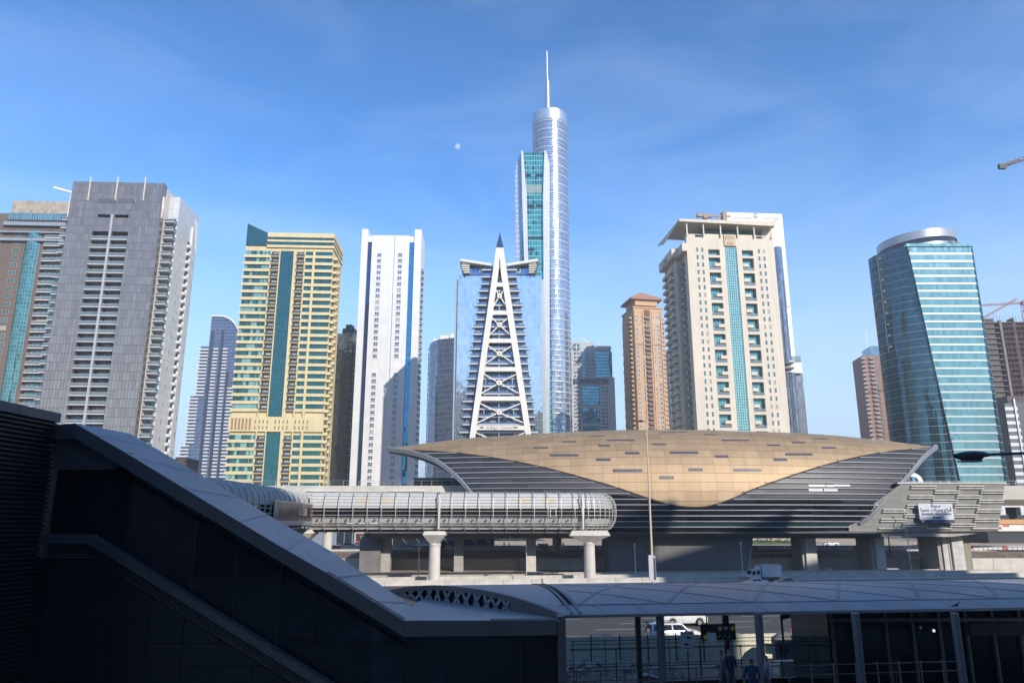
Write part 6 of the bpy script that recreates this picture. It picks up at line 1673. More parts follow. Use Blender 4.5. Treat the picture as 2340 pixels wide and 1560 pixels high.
# glass panes under the roof edge
gp = [F(105, 1073), F(262, 1072)] + [F(*q) for q in botE[2:]] + [F(1272, 1640), F(880, 1640), F(640, 1486), F(211, 1220), F(105, 1219)]
gp = [F(105, 1073), F(262, 1072)] + [F(*q) for q in botE[2:6]] + [F(927, 1451), F(1272, 1447), F(1272, 1660), F(921, 1660), F(640, 1486), F(211, 1220), F(105, 1219)]
ngl = mat('near_black_glass', (.05, .052, .062), .05, .55, var=.5, scale=.12, spec=.6)
xs = [F(px, 1300)[0] for px in (90, 221, 330, 435, 535, 640, 722, 850, 927, 1020, 1110, 1190, 1272)]
for a, c in zip(xs, xs[1:]):
    P = clip(gp, 0, a+.03, c-.03)
    if len(P) > 2: b = MB(); b.prism(E_(P), .32, .38); b.build('glass_pane', ngl, ent)
b = MB(); b.prism(E_([F(60, 1000), F(182, 1006), F(920, 1440), F(1272, 1440), F(1272, 1700), F(60, 1700)]), .6, 5.5); b.build('inner_core', M['black'], ent)
b = MB()
for x in xs[1:-1]:
    P = clip(gp, 0, x-.03, x+.03)
    if len(P) > 2: b.prism(E_(P), .27, .34)
b.build('mullions', mat('mullion_black', (.03, .03, .033), .4), ent)
# ledge, grooves, tiled wall
ledT = [(100, 1219), (211, 1220), (640, 1486), (960, 1684)]; ledB = [(100, 1241), (211, 1242), (640, 1508), (960, 1706)]
def band(name, off0, off1, y0, y1, m, cuts=(0, 1, 2, 3)):
    for i in range(3):
        a, c = ledT[i], ledT[i+1]; P = E_([F(a[0], a[1]+off1), F(c[0], c[1]+off1), F(c[0], c[1]+off0), F(a[0], a[1]+off0)]); b = MB(); b.prism(P, y0, y1); b.build(name, m, ent)
band('ledge_panel', 0, 22, -.35, .55, fas)
for k in range(5): band('groove_slat', 25+k*6.4, 28.4+k*6.4, -.04-.015*k, .3, fas)
band('groove_recess', 22.3, 56, .31, .5, M['black'])
wallp = [F(*q) for q in ((20, 1275), (205, 1275), (640, 1545), (960, 1743), (960, 1900), (20, 1900))]
x0 = F(14, 1400)[0]
for i in range(13):
    for j in range(12):
        xa = x0+i*1.72; za = F(300, 1273)[1]-(j+1)*.985
        P = clip(clip(wallp, 0, xa+.015, xa+1.705), 1, za+.012, za+.973)
        if len(P) > 2: b = MB(); b.prism(E_(P), .0+rnd.random()*.008, .1); b.build('wall_tile', tilem, ent)
b = MB(); b.prism(E_(clip(wallp, 0, x0, 50)), .12, .5); b.build('wall_core', M['black'], ent)
a, c = F(1273, 1405), F(1291, 1405); b = MB(); b.box(a[0]-OX, c[0]-OX, -.42, 5, -.1, a[1]); b.build('corner_post', fas, ent)
# louvred end wall
lou = empty('louvred_wall', (F(137, 945)[0], YF-.05, 0), 0, 'dark wall of horizontal louvres with a plain cap at the left edge', 'wall')
ang = atan2(.074, 1.0); L_ = 9.0; d = Vector((-sin(ang), -cos(ang), 0)); ztop = F(137, 945)[1]; nrm = Vector((cos(ang), -sin(ang), 0))
slm = mat('louvre_grey', (.048, .045, .046), .5, .2, var=.05)
def lbar(b, z0, z1, out0, out1, m=0):
    o0, o1 = nrm*out0, nrm*out1; e = d*L_
    P = [(o0.x, o0.y, z0), (o1.x, o1.y, z0), (o1.x, o1.y, z1), (o0.x, o0.y, z1)]; Q = [(p[0]+e.x, p[1]+e.y, p[2]) for p in P]
    b.face(P, m); b.face(Q[::-1], m)
    for k in range(4): j = (k+1) % 4; b.face([P[k], Q[k], Q[j], P[j]], m)
for k in range(3):
    b = MB(); e0 = d*(k*3.0+.01); e1 = d*(k*3.0+2.99); o0, o1 = nrm*-.3, nrm*.12
    P = [o0+e0, o1+e0, o1+e1, o0+e1]; b.prism([(p.x, p.y) for p in P], ztop-.46, ztop, 'z'); b.build('cap_panel', fas, lou)
b = MB(); lbar(b, -.1, ztop-.47, -.5, -.12); b.build('wall_core', M['black'], lou)
b = MB(); 
o0, o1 = nrm*-.12, nrm*.10; e = d*L_
z1_ = .085; P = [(o0.x, o0.y, .10), (o1.x, o1.y, -.03), (o1.x, o1.y, .03), (o0.x, o0.y, .15)]; Q = [(p[0]+e.x, p[1]+e.y, p[2]) for p in P]
b.face(P); b.face(Q[::-1])
for k in range(4): j = (k+1) % 4; b.face([P[k], Q[k], Q[j], P[j]])
sme = b.mesh('louvre', slm); z = ztop-.62
while z > 1.5: link('louvre', sme, lou, (0, 0, z)); z -= .215
b = MB(); b.box(-30, 0, -.0, 6, -.1, ztop-2); 

# ---------------------------------------------------------------- vaulted walkway canopy
CY = radians(8.1); cs, sn = cos(CY), sin(CY)
c0 = img(1291, 1405, 38.4); ZE = c0.z
can = empty('walkway_canopy', (c0.x, 38.4, 0), CY, 'long pale blue grey vaulted canopy with a lattice filled arched end', 'canopy')
WV, RISE, LV = 15.0, .76, 62.0
s_st = lambda t: -8.6*t/WV
def V(s, t, o=0.0):
    q = 2*t/WV-1; zz = RISE*(1-abs(q)**2.3)
    if t < 1.5: zz = min(zz, RISE*(1-abs(q)**2.3))
    return (s, t, ZE+zz+o)
vm = mat('canopy_skin', (.26, .25, .275), .46, .1, var=.14, scale=.35)
ts = [1.55+(WV-1.55)*k/14 for k in range(15)]
# panels between joints
sj = [None, 0.35] + [.9+6.2*k for k in range(10)]
segs = [(None, .25), (.95, 12.5)] + [(12.5+k*11.0, 12.5+(k+1)*11.0) for k in range(5)]
for a, c in segs:
    rows = []
    for t in ts: s0 = s_st(t) if a is None else a+.02; s1 = c-.02; rows.append([V(s0+(s1-s0)*k/4, t) for k in range(5)])
    b = MB(); b.surf(rows, 0, True); b.build('vault_panel', vm, can)
for a in (.3, .72):
    b = MB(); b.path([V(a+.1, t, .0) for t in [0.2+k*.8 for k in range(18)]], .13, .10); b.build('joint_rib', mat('joint_grey', (.19, .185, .21), .5, .1), can)
b = MB(); b.surf([[V(-8.5, t, -.12) if 0 else V(s_st(t)+.05, t, -.12), V(LV, t, -.12)] for t in [k*WV/12 for k in range(13)]], 0, True); b.build('vault_ceiling', M['dark'], can)
k = -.9
ee = [(-.9, 1.2), (1.3, 3.4)]
s = 0.0; first = True
while s < LV-3:
    a = s+.02; c = s+2.1-.02; b = MB()
    rows = [[V((s_st(t)-.02 if s == 0 else a-.35*(t/1.5)), t, .005), V(c-.35*(t/1.5), t, .005)] for t in (0, .35, .8, 1.25, 1.5)]
    b.surf(rows, 0, True); b.build('eave_panel', vm, can); s += 2.1
b = MB(); b.bar((-.1, 0, ZE-.05), (LV, 0, ZE-.05), .12, .14); b.build('eave_edge', vm, can)
b = MB(); b.path([V(x, 1.53, .012) for x in (0, 20, 40, LV)], .09, .03); b.build('gutter_line', mat('joint_grey', (.27, .28, .32), .4, .2), can)
for k in range(9):
    n0 = 1.0+4.75*k
    for s1, t1 in ((4.6, 9.0), (-9.0, 9.0)):
        pts = [(n0+s1*q/8, 1.6+(t1-1.6)*q/8) for q in range(9)]; pts = [p for p in pts if p[0] > .9 or n0 < .5]
        if len(pts) > 1: b = MB(); b.path([V(p[0], p[1], .0) for p in pts], .22, .03); b.build('diagonal_seam', MATS['joint_grey'], can)
# arched lattice end
def EP(q, h):      # q 0..1 from the near corner to the far corner, h 0..1 chord to arch
    t = WV*q; zz = V(0, t)[2]; sag = .5*sin(pi*min(1, q*1.02))**.8; return Vector((s_st(t), t, ZE-sag*(1-h)+(zz-ZE)*h))
dirn = Vector((s_st(WV), WV, 0)).normalized(); outn = Vector((-dirn.y, dirn.x, 0)); outn = outn if outn.x < 0 else -outn
b = MB(); rows = [[EP(k/24, 1)+Vector((0, 0, .02))-outn*.02, EP(k/24, 1)+Vector((0, 0, .02))+outn*.2, EP(k/24, 1)+outn*.2-Vector((0, 0, .26)), EP(k/24, 1)-outn*.02-Vector((0, 0, .26))] for k in range(25)]; b.surf(rows, 0, False); b.build('arch_band', fas, can)
b = MB(); b.surf([[EP(k/24, 0)-Vector((0, 0, .12)), EP(k/24, 1)-Vector((0, 0, .1))] for k in range(25)], 0, False); b.build('end_glazing', mat('end_glass', (.05, .07, .08), .15, .5, var=.4, scale=.8), can)
b = MB(); b.path([EP(k/12, 0)+outn*.14 for k in range(13)], .2, .12); b.build('chord', fas, can)
b = MB(); b.surf([[EP(k/40, 0)+outn*.1, EP(k/40, 1)+outn*.1] for k in range(0, 11)], 0, False); b.build('end_plate', fas, can)
lat = mat('lattice_grey', (.30, .32, .34), .5, .1)
rr = random.Random(3)
q = .24
while q < .96:
    for dq in (.052, -.052):
        q2 = q+dq*(.8+rr.random()*.5)
        if .2 < q2 < .98: b = MB(); b.bar(EP(q, .02)+outn*.12, EP(q2, .93)+outn*.12, .19, .07, up=tuple(outn)); b.build('lattice_bar', lat, can)
    q += .047+rr.random()*.016
# columns
colm = mat('column_grey', (.16, .165, .18), .45, .2)
for Y, t_, pxs in ((39.6, 0, (1508, 1733, 1955, 2182)), (51, 1, (1457, 1657, 1853, 2035, 2220))):
    for px in pxs:
        p = img(px, 1410, Y); dx, dy = p.x-c0.x, Y-38.4; s, t = dx*cs+dy*sn, -dx*sn+dy*cs; b = MB(); b.cyl(s, t, 0, ZE-.02, .2 if t_ == 0 else .2, n=14); b.build('column', colm, can)
# things on the plaza
struct(MB().box(2.6, 70, 20, 33.2, 3.6, 4.1).build('plaza', mat('plaza_paving', (.07, .07, .075), .7, var=.2)))
struct(MB().box(2.9, 70, 40.2, 41.2, -.02, 2.5).build('walkway_edge', mat('edge_dark', (.045, .047, .055), .7, var=.2)))
pv = empty('glazed_lobby', (0, 0, 0), 0, 'unlit glazed lobby with slanting mullions under the right end of the canopy', 'building')
x0 = img(1898, 1500, 46).x
b = MB(); b.box(x0, x0+30, 46, 52, 0, ZE+.15); b.build('glass_box', ngl, pv)
for k in range(12): b = MB(); b.box(x0+.1+k*1.55, x0+.25+k*1.55, 45.75, 45.98, 0, ZE+.1); b.build('mullion', colm, pv)
b = MB(); b.box(x0-.1, x0+30, 45.7, 45.97, ZE-1.15, ZE-.95); b.build('transom', colm, pv)
b = MB(); b.box(x0+8, x0+13, 45.6, 45.72, ZE-1.9, ZE-1.2); b.build('display_panel', mat('panel_navy', (.02, .025, .045), .4), pv)
b = MB(); b.cyl(img(2134, 1440, 45.3).x, 45.3, img(2134, 1440, 45.3).z-.07, img(2134, 1440, 45.3).z+.07, .07, n=8); b.build('ceiling_spot', mat('spot_white', (.8, .85, .8), .3, emis=(.8, 1, .9, .5)), pv)
# near handrail and far multi rail fence
def rail_thing(name, label, cat, x0, x1, Y, zt, hs, post_h, step, m, pw=.05, yaw=CY, posts=True):
    e = empty(name, (x0, Y, zt), yaw, label, cat); L = (x1-x0)/cos(yaw)
    for h in hs: b = MB(); b.box(0, L, -.02, .02, -h-.04, -h); b.build('rail', m, e)
    pb = MB(); pb.box(-pw/2, pw/2, -pw/2, pw/2, -post_h, 0); pb.box(-pw*1.3, pw*1.3, -pw*1.3, pw*1.3, .0, .04); pm = pb.mesh('rail_post', m); x = .2
    while x < L: link('rail_post', pm, e, (x, .05, 0)); x += step
    return e
hm = mat('handrail_grey', (.22, .23, .25), .4, .4)
rail_thing('handrail', 'near steel handrail with diagonal stays along the dark walkway edge', 'railing', 3.0, 24, 40.0, img(1300, 1533, 40).z, (0, .45), 1.8, 1.25, hm, .05)
bk = mat('rail_black', (.03, .032, .036), .5, .2)
rail_thing('railing', 'black three bar railing in front of the rubble heap', 'railing', 4.0, 21, 55.0, img(1300, 1464, 55).z, (0, .22, .5, 1.5, 1.9), 2.4, 2.3, bk, .045)
rail_thing('railing', 'lower black railing with tall posts nearer the walkway', 'railing', 3.4, 20, 47.0, img(1300, 1484, 47).z, (0, .95, 1.15), 2.0, 2.6, bk, .045)
w_ = empty('low_wall', (3.4, 50.5, 0), CY, 'low grey concrete wall along the footpath under the canopy', 'wall')
for k in range(9): b = MB(); b.box(k*2.4, k*2.4+2.37, 0, .3, 0, 1.35); b.build('wall_panel', mat('low_wall_grey', (.20, .205, .22), .8, var=.12), w_)
# rubble heap
rb = MB(); rr = random.Random(5)
for k in range(520):
    x = 3.5+rr.random()**1.4*9.5; y = 56+rr.random()*6+x*.14; h = 1.1*math.exp(-((x-6.5)/4.0)**2)*rr.random(); s = .08+rr.random()*.26
    p = [Vector((x+rr.uniform(-s, s), y+rr.uniform(-s, s), h+rr.uniform(0, s))) for _ in range(4)]
    rb.face([p[0], p[1], p[2]]); rb.face([p[0], p[2], p[3]]); rb.face([p[0], p[3], p[1]]); rb.face([p[1], p[3], p[2]])
tag(rb.build('rubble', mat('rubble_grey', (.30, .30, .30), .9, var=.3, scale=3)), 'heap of broken concrete rubble behind the black railing', 'rubble', None, 'stuff')
struct(MB().box(3, 24, 54.5, 64, .01, .03).build('verge', dirt))
for lab, px, py, Y, size, col in (('grey block of concrete lying beside the rubble heap', 1487, 1492, 57, (2.6, 1.0, .7), (.28, .29, .30)), ('pale stone slab stack at the foot of the lit fence', 1835, 1500, 60, (4.4, 1.2, 1.5), (.48, .46, .38))):
    p = img(px, py, Y); e = empty('concrete_block' if size[0] < 3 else 'stone_stack', (p.x, Y, 0), CY, lab, 'block' if size[0] < 3 else 'stones')
    if size[0] < 3: b = MB(); b.prism([(-1.3, 0), (1.4, 0), (1.2, .35), (-.4, .8), (-1.2, .7)], -.5, .5); b.build('block', mat('blk_grey', col, .9, var=.15), e)
    else:
        for i in range(6):
            for j in range(3):
                b = MB(); b.box(-2.2+i*.74+.02*j, -2.2+i*.74+.7+.02*j, -.5, .5, j*.42, j*.42+.4); b.build('stone', mat('stn', col, .9, var=.2, scale=2), e)
# corrugated site fence
fc = empty('site_fence', (img(1285, 1470, 65.5).x, 65.5, 0), RY-.01, 'cream corrugated metal hoarding along the near edge of the highway', 'fence')
fm = mat('fence_cream', (.58, .56, .44), .6, .1, var=.06, scale=.5); fb_ = MB(); x = 0
while x < 2.39: fb_.prism([(x, 0), (x+.13, 0), (x+.155, .05), (x+.215, .05), (x+.24, 0), (x+.24, .02), (x, .02)], .05, 2.05, 'z'); x += .24
fme = fb_.mesh('fence_panel', fm); pst = MB(); pst.box(-.04, .04, .03, .1, 0, 2.2); pst.bar((0, .1, 1.8), (0, .9, .0), .05); ptm = pst.mesh('fence_post', bk)
for k in range(17):
    link('fence_panel', fme, fc, (k*2.42, rnd.uniform(-.03, .03), 0)); link('fence_post', ptm, fc, (k*2.42, -.06, 0))
p = img(1834, 1452, 64.6); e = tag(MB().box(-.6, .6, -.03, .03, -.35, .45).build('notice_board', mat('notice_red', (.45, .10, .08), .5, var=.1), None, (p.x, 65.5, p.z)), 'small red notice board on the lit part of the hoarding', 'sign')
e = empty('bin_box', (img(1805, 1470, 63.5).x, 65.0, 0), RY, 'grey rounded cabinet standing before the lit hoarding', 'cabinet')
b = MB(); b.prism([(-.9, 0), (.9, 0), (.9, 2.2), (.6, 2.5), (-.2, 2.5), (-.9, 2.1)], -.3, .3); b.build('cabinet_body', mat('cab_grey', (.12, .125, .13), .6), e); b = MB(); b.box(-.6, .3, -.33, -.301, .9, 1.7); b.build('cabinet_door', M['dsteel'], e)
# hanging signs
e = empty('wayfinding_sign', (img(1641, 1443, 40).x, 40, img(1641, 1443, 40).z), CY, 'black hanging wayfinding sign with orange discs and white arrows', 'sign')
b = MB(); b.box(-.9, .9, -.06, .06, -.38, .38); b.build('sign_box', M['black'], e)
b = MB(); b.box(-.6, -.55, -.02, .02, .38, .95); b.box(.55, .6, -.02, .02, .38, .95); b.build('hanger', M['dsteel'], e)
for x, z, c in ((.08, .18, 'o'), (.75, .18, 'y'), (-.7, -.22, 'y')):
    b = MB(); b.prism([(x+.12*cos(k*pi/8), z+.12*sin(k*pi/8)) for k in range(16)], -.075, -.061); b.build('sign_disc', mat('disc_'+c, (.75, .30, .10) if c == 'o' else (.75, .48, .05), .4), e)
b = MB(); b.box(.28, .5, -.07, -.061, .12, .16); b.box(.28, .5, -.07, -.061, .2, .24); b.bar((-.05, -.066, -.3), (.08, -.066, -.12), .04, .008); b.bar((.2, -.066, -.3), (.33, -.066, -.14), .04, .008); b.bar((.45, -.066, -.28), (.62, -.066, -.12), .04, .008); b.build('sign_marks', M['white'], e)
e = empty('traffic_notice', (img(1571, 1463, 34).x, 34, img(1571, 1463, 34).z), radians(4), 'white rounded notice on a post with car pictograms and two arrows', 'sign')
b = MB(); A = []
for cx, cz, a0 in ((.24, .34, 0), (-.24, .34, 90), (-.24, -.34, 180), (.24, -.34, 270)):
    A += [(cx+.05*cos(radians(a0+k*30)), cz+.05*sin(radians(a0+k*30))) for k in range(4)]
b.prism(A, -.015, .015); b.build('plate', mat('plate_grey', (.42, .43, .46), .5), e)
b = MB(); b.box(-.23, .23, -.02, -.016, .27, .30); b.box(-.23, .23, -.02, -.016, -.30, -.27)
for s_, z in ((1, .12), (-1, -.14)):
    b.box(-.02*s_-(.18 if s_ < 0 else 0), -.02*s_+(.2 if s_ > 0 else .02), -.02, -.016, z-.04, z+.02); b.box(.04*s_-.06*(s_ > 0)-.04, .04*s_+.06, -.021, -.016, z+.021, z+.05)
    b.bar((-.2*s_, -.018, z), (-.08*s_, -.018, z), .018, .006); b.bar((-.2*s_, -.018, z), (-.15*s_, -.018, z+.04), .018, .006); b.bar((-.2*s_, -.018, z), (-.15*s_, -.018, z-.04), .018, .006)
b.build('pictograms', M['black'], e)
b = MB(); b.cyl(0, .05, -2.7, .4, .035, n=8); b.build('post', M['dsteel'], e)
e = tag(MB().prism([(-.21, -.2), (.22, -.24), (.2, .2), (-.24, .24)], -.01, .01).build('paper_notice', mat('paper_white', (.5, .5, .52), .7), None, (img(1632, 1458, 39).x, 39.4, img(1632, 1458, 39).z)), 'tilted white paper notice stuck below the black wayfinding sign', 'sign')
e = empty('traffic_signal', (img(1785, 1405, 60).x, 60, 0), 0, 'dark signal head on a thin pole seen under the canopy edge', 'signal'); z = img(1785, 1405, 60).z
b = MB(); b.cyl(0, 0, 0, z, .09, n=8); b.build('pole', bk, e); b = MB(); b.prism([(0, -.3), (.7, -.15), (.75, .1), (.3, .25), (0, .3)], -.15, .15); b.build('signal_head', bk, e); e.children[-1].location.z = z
# street lamp head reaching in from the right
yl = 20.0; q = img(2222, 1041, yl)
e = empty('street_lamp', (9.2*1.75, yl, 0), 0, 'dark street lamp head on a horizontal arm at the right edge', 'street lamp')
ex = 16.1
b = MB(); rows = []
for k in range(13):
    t = k/12; x = q.x-.46+t*.98; r = .17*(sin(pi*min(1, t*.94+.05)))**.55; hz = .12*(1 if t < .9 else .8)*(sin(pi*min(1, t*.94+.05)))**.5
    rows.append([(x-ex, r*cos(2*pi*j/14), q.z+hz*(sin(2*pi*j/14) if sin(2*pi*j/14) > 0 else 1.25*sin(2*pi*j/14)*(1 if t < .75 else .5))+t*.02) for j in range(14)])
b.surf(rows, 0, True, None, True); b.build('lamp_head', mat('lamp_grey', (.10, .105, .115), .4, .3), e)
b = MB(); b.box(q.x-.36-ex, q.x+.18-ex, -.12, .12, q.z-.165, q.z-.12); b.build('lamp_lens', mat('lens_grey', (.30, .31, .33), .3), e)
b = MB(); b.bar((q.x+.4-ex, 0, q.z+.03), (0.1, 0, q.z+.18), .075, .075, n=8); b.build('lamp_arm', MATS['lamp_grey'], e)
b = MB(); b.cyl(0.15, 0, 0, q.z+.3, .12, .08, 10); b.build('pole', MATS['lamp_grey'], e)
# pigeon on the canopy
pp = ground(2186, 1385, ZE+.45)
e = empty('pigeon', (pp.x, pp.y, ZE+.38), radians(10), 'dark pigeon perched near the lower edge of the vaulted canopy', 'bird')
b = MB(); rows = []
for x, r, z in ((-.30, .005, .10), (-.2, .025, .11), (-.08, .055, .13), (.03, .06, .15), (.10, .045, .19), (.14, .028, .235), (.17, .03, .265), (.205, .022, .265), (.23, .004, .25)):
    rows.append([(x, r*cos(2*pi*j/8), z+r*sin(2*pi*j/8)) for j in range(8)])
b.surf(rows, 0, True, None, True); b.build('body', mat('pigeon_grey', (.06, .06, .07), .8), e)
b = MB(); b.bar((0, -.02, 0), (0, -.02, .1), .012); b.bar((0, .02, 0), (0, .02, .1), .012); b.build('legs', mat('pigeon_leg', (.3, .1, .08), .7), e)
# ================================================================ vehicles
tyre = mat('tyre', (.02, .02, .02), .85); rim = mat('rim', (.42, .42, .44), .35, .7); wglass = mat('car_glass', (.02, .025, .03), .06, .3); lampm = mat('headlight', (.6, .62, .62), .15); redl = mat('tail_light', (.45, .03, .02), .3)
def wheel_me(r, w):
    b = MB(); n = 20
    prof = [(0, r*.62), (0, r*.95), (w*.2, r), (w*.8, r), (w, r*.95), (w, r*.62)]
    rows = [[(rr*cos(2*pi*k/n), y, rr*sin(2*pi*k/n)) for k in range(n)] for y, rr in prof]
    b.surf(rows, 0, True, None, True); rows = [[(rr*cos(2*pi*k/n), y, rr*sin(2*pi*k/n)) for k in range(n)] for y, rr in ((.0, r*.62), (.05, r*.58), (.05, .02))]; b.surf(rows, 1, False, None, True)
    for k in range(5): a = 2*pi*k/5; b.bar((.0, .025, 0), (r*.58*cos(a), .025, r*.58*sin(a)), .07, .03, m=1, up=(0, 1, 0))
    return b.mesh('wheel', [tyre, rim])
def car(label, kind, loc, rz, paint, group=None, cat='car', L=None):
    """lofted body; +x is forward"""
    if kind == 'sedan': L0, Wd, r, zb = 4.7, .9, .33, .2; top = [(-2.35, .75), (-2.2, 1.0), (-1.5, 1.06), (-.85, 1.42), (.1, 1.46), (.55, 1.40), (1.25, .98), (2.1, .82), (2.33, .62)]; gl = (-1.5, 1.25, .98)
    else: L0, Wd, r, zb = 5.2, 1.0, .40, .32; top = [(-2.6, .95), (-2.55, 1.25), (-2.35, 1.82), (-1.9, 1.92), (.2, 1.93), (.62, 1.86), (1.25, 1.28), (2.2, 1.16), (2.55, .95)]; gl = (-2.4, 1.25, 1.22)
    e = empty('parked_car' if cat == 'car' and kind == 'sedan' else ('suv' if kind != 'sedan' else 'car'), loc, rz, label, cat, group)
    ft = interp(top); wa = 1.35 if kind == 'sedan' else 1.55; fx, rx = (1.42, -1.38) if kind == 'sedan' else (1.62, -1.55)
    xs = sorted(set([round(-L0/2+.03+(L0-.06)*k/34, 3) for k in range(35)] + [p[0] for p in top[1:-1]]))
    rows = []
    for x in xs:
        zt = ft(x); belt = min(zt, gl[2]+.0); e_ = min(1, (1-abs(x)/(L0/2))*7+.55); w2 = Wd*min(1, .86+.14*e_)
        lo = zb
        for wx in (fx, rx):
            d2 = (r+.07)**2-(x-wx)**2
            if d2 > 0: lo = max(lo, r+sqrt(d2)*.95)
        lo = min(lo, belt-.1)
        rows.append([(x, -w2*.92, lo), (x, -w2, lo+(belt-lo)*.25), (x, -w2, lo+(belt-lo)*.75), (x, -w2*.95, belt), (x, -w2*.95+(zt-belt)*.42, zt-.02 if zt > belt else belt), (x, -w2*.45+(0), zt+.02), (x, w2*.45, zt+.02), (x, w2*.95-(zt-belt)*.42, zt-.02 if zt > belt else belt), (x, w2*.95, belt), (x, w2, lo+(belt-lo)*.75), (x, w2, lo+(belt-lo)*.25), (x, w2*.92, lo)])
    b = MB(); b.surf(rows, 0, True); b.face(rows[0]); b.face(rows[-1][::-1]); b.build('body', paint, e)
    b = MB(); b.box(-L0/2+.15, L0/2-.15, -Wd*.8, Wd*.8, zb-.05, zb+.3); b.build('chassis', M['black'], e)
    # glasshouse: side windows laid on the sloping cabin sides
    zr = max(p[1] for p in top)
    def side_pt(x, z, s): zt = ft(x); f_ = (z-gl[2])/(max(zt, gl[2]+.01)-gl[2]); return (x, s*(Wd*.95-(z-gl[2])*.42+.012), z)
    if kind == 'sedan': wins = [[(-1.15, 1.02), (-.05, 1.02), (-.05, 1.36), (-.72, 1.36)], [(.03, 1.02), (1.0, 1.02), (.52, 1.33), (.03, 1.36)]]
    else: wins = [[(-2.3, 1.3), (-1.5, 1.3), (-1.5, 1.78), (-2.2, 1.76)], [(-1.38, 1.3), (-.5, 1.3), (-.5, 1.78), (-1.38, 1.78)], [(-.38, 1.3), (.95, 1.3), (.5, 1.76), (-.38, 1.78)]]
    for wpts in wins:
        for s in (-1, 1): b = MB(); b.face([side_pt(x, z, s) for x, z in (wpts if s < 0 else wpts[::-1])]); b.build('side_window', wglass, e)
    fr = (0.6, 1.2) if kind == 'sedan' else (.68, 1.2)
    b = MB(); xa, xb = fr; b.face([(xa, -Wd*.62, ft(xa)+.03), (xb, -Wd*.8, ft(xb)+.03), (xb, Wd*.8, ft(xb)+.03), (xa, Wd*.62, ft(xa)+.03)]); b.build('windscreen', wglass, e)
    rw = (-1.45, -.92) if kind == 'sedan' else (-2.52, -2.38)
    b = MB(); xa, xb = rw; b.face([(xa, -Wd*.75, ft(xa)+.03), (xb, -Wd*.62, ft(xb)+.03), (xb, Wd*.62, ft(xb)+.03), (xa, Wd*.75, ft(xa)+.03)]); b.build('rear_window', wglass, e)
    for s in (-1, 1):
        b = MB(); b.box(L0/2-.22, L0/2-.01, s*Wd*.6-.2, s*Wd*.6+.2, .62 if kind == 'sedan' else .88, .76 if kind == 'sedan' else 1.05); b.build('headlight', lampm, e)
        b = MB(); b.box(-L0/2-.01, -L0/2+.12, s*Wd*.72-.14, s*Wd*.72+.14, .78 if kind == 'sedan' else .95, .95 if kind == 'sedan' else 1.45); b.build('tail_light', redl, e)
        b = MB(); b.box(.85, 1.02, s*(Wd+.1)-.09, s*(Wd+.1)+.09, gl[2]+.03, gl[2]+.17); b.build('mirror', paint, e)
        for x in (fx, rx):
            o = link('wheel', WH[kind], e, (x, s*(Wd-.0)-(0 if s < 0 else 0), r)); o.rotation_euler = (0, 0, 0 if s < 0 else pi)
    for x in ((-.02,) if kind == 'sedan' else (-.44,)):
        b = MB()
        for s in (-1, 1): b.box(x-.012, x+.012, s*(Wd+.003)-.004, s*(Wd+.003)+.004, .5, gl[2]-.05)
        b.build('door_seam', M['black'], e)
    if kind != 'sedan':
        b = MB()
        for s in (-1, 1): b.box(-2.0, .1, s*.72-.03, s*.72+.03, 1.97, 2.02)
        b.build('roof_rails', M['dsteel'], e)
    return e
WH = {'sedan': wheel_me(.33, .22), 'suv': wheel_me(.40, .26)}
pw = mat('car_white', (.66, .66, .65), .25, 0, var=.02, coat=.6); pr_ = mat('car_red', (.40, .04, .03), .25, 0, var=.03, coat=.6); pg_ = mat('car_silver', (.32, .33, .35), .3, .5, var=.03, coat=.5); pd_ = mat('car_dark', (.05, .055, .065), .3, .4, coat=.5)
p = ground(1545, 1440, 0); hy = RY
car('white suv with dark windows driving on the highway behind the hoarding', 'suv', (img(1540, 1430, 76.5).x, 76.5, .01), hy, pw, None, 'suv')
car('second white suv partly hidden under the canopy edge beyond the first one', 'suv', (img(1560, 1405, 90).x, 90, .01), hy, pw, None, 'suv')
car('white car roof just showing over the canopy below the box truck cab', 'sedan', (img(1725, 1332, 146).x, 146, .01), hy+pi, pw, None, 'car')
car('silver car roof just showing over the canopy below the box truck body', 'sedan', (img(1796, 1332, 147).x, 147, .01), hy+pi, pg_, None, 'car')
def upcar(px, y, label, paint, rz=pi, z=FZ, grp=None): car(label, 'sedan', (img(px, 1240, y).x, y, z+.01), rz, paint, grp)
upcar(961, 226, 'white sedan on the upper road left of the middle bridge pier', pw)
upcar(1898, 246, 'white saloon car on the dusty road below the far lawn', pw)
upcar(795, 224, 'red car parked before the shopfront at far left', pr_)
upcar(812, 227, 'white car parked behind the red one at the shopfront', pw)
upcar(2300, 290, 'dark car parked above the orange hoarding on the right', pd_, 0, 9.8); upcar(2322, 292, 'silver car parked above the orange hoarding at the right edge', pg_, 0, 9.8)
car('silver saloon parked on the street behind the viewer', 'sedan', (-20, -1, .01), .1, pg_, None, 'car'); car('white saloon parked behind the viewer beside the silver one', 'sedan', (-13.5, 0, .01), .05, pw, None, 'car'); car('dark saloon parked behind the viewer at the far end', 'sedan', (-27, -2, .01), .1, pd_, None, 'car')
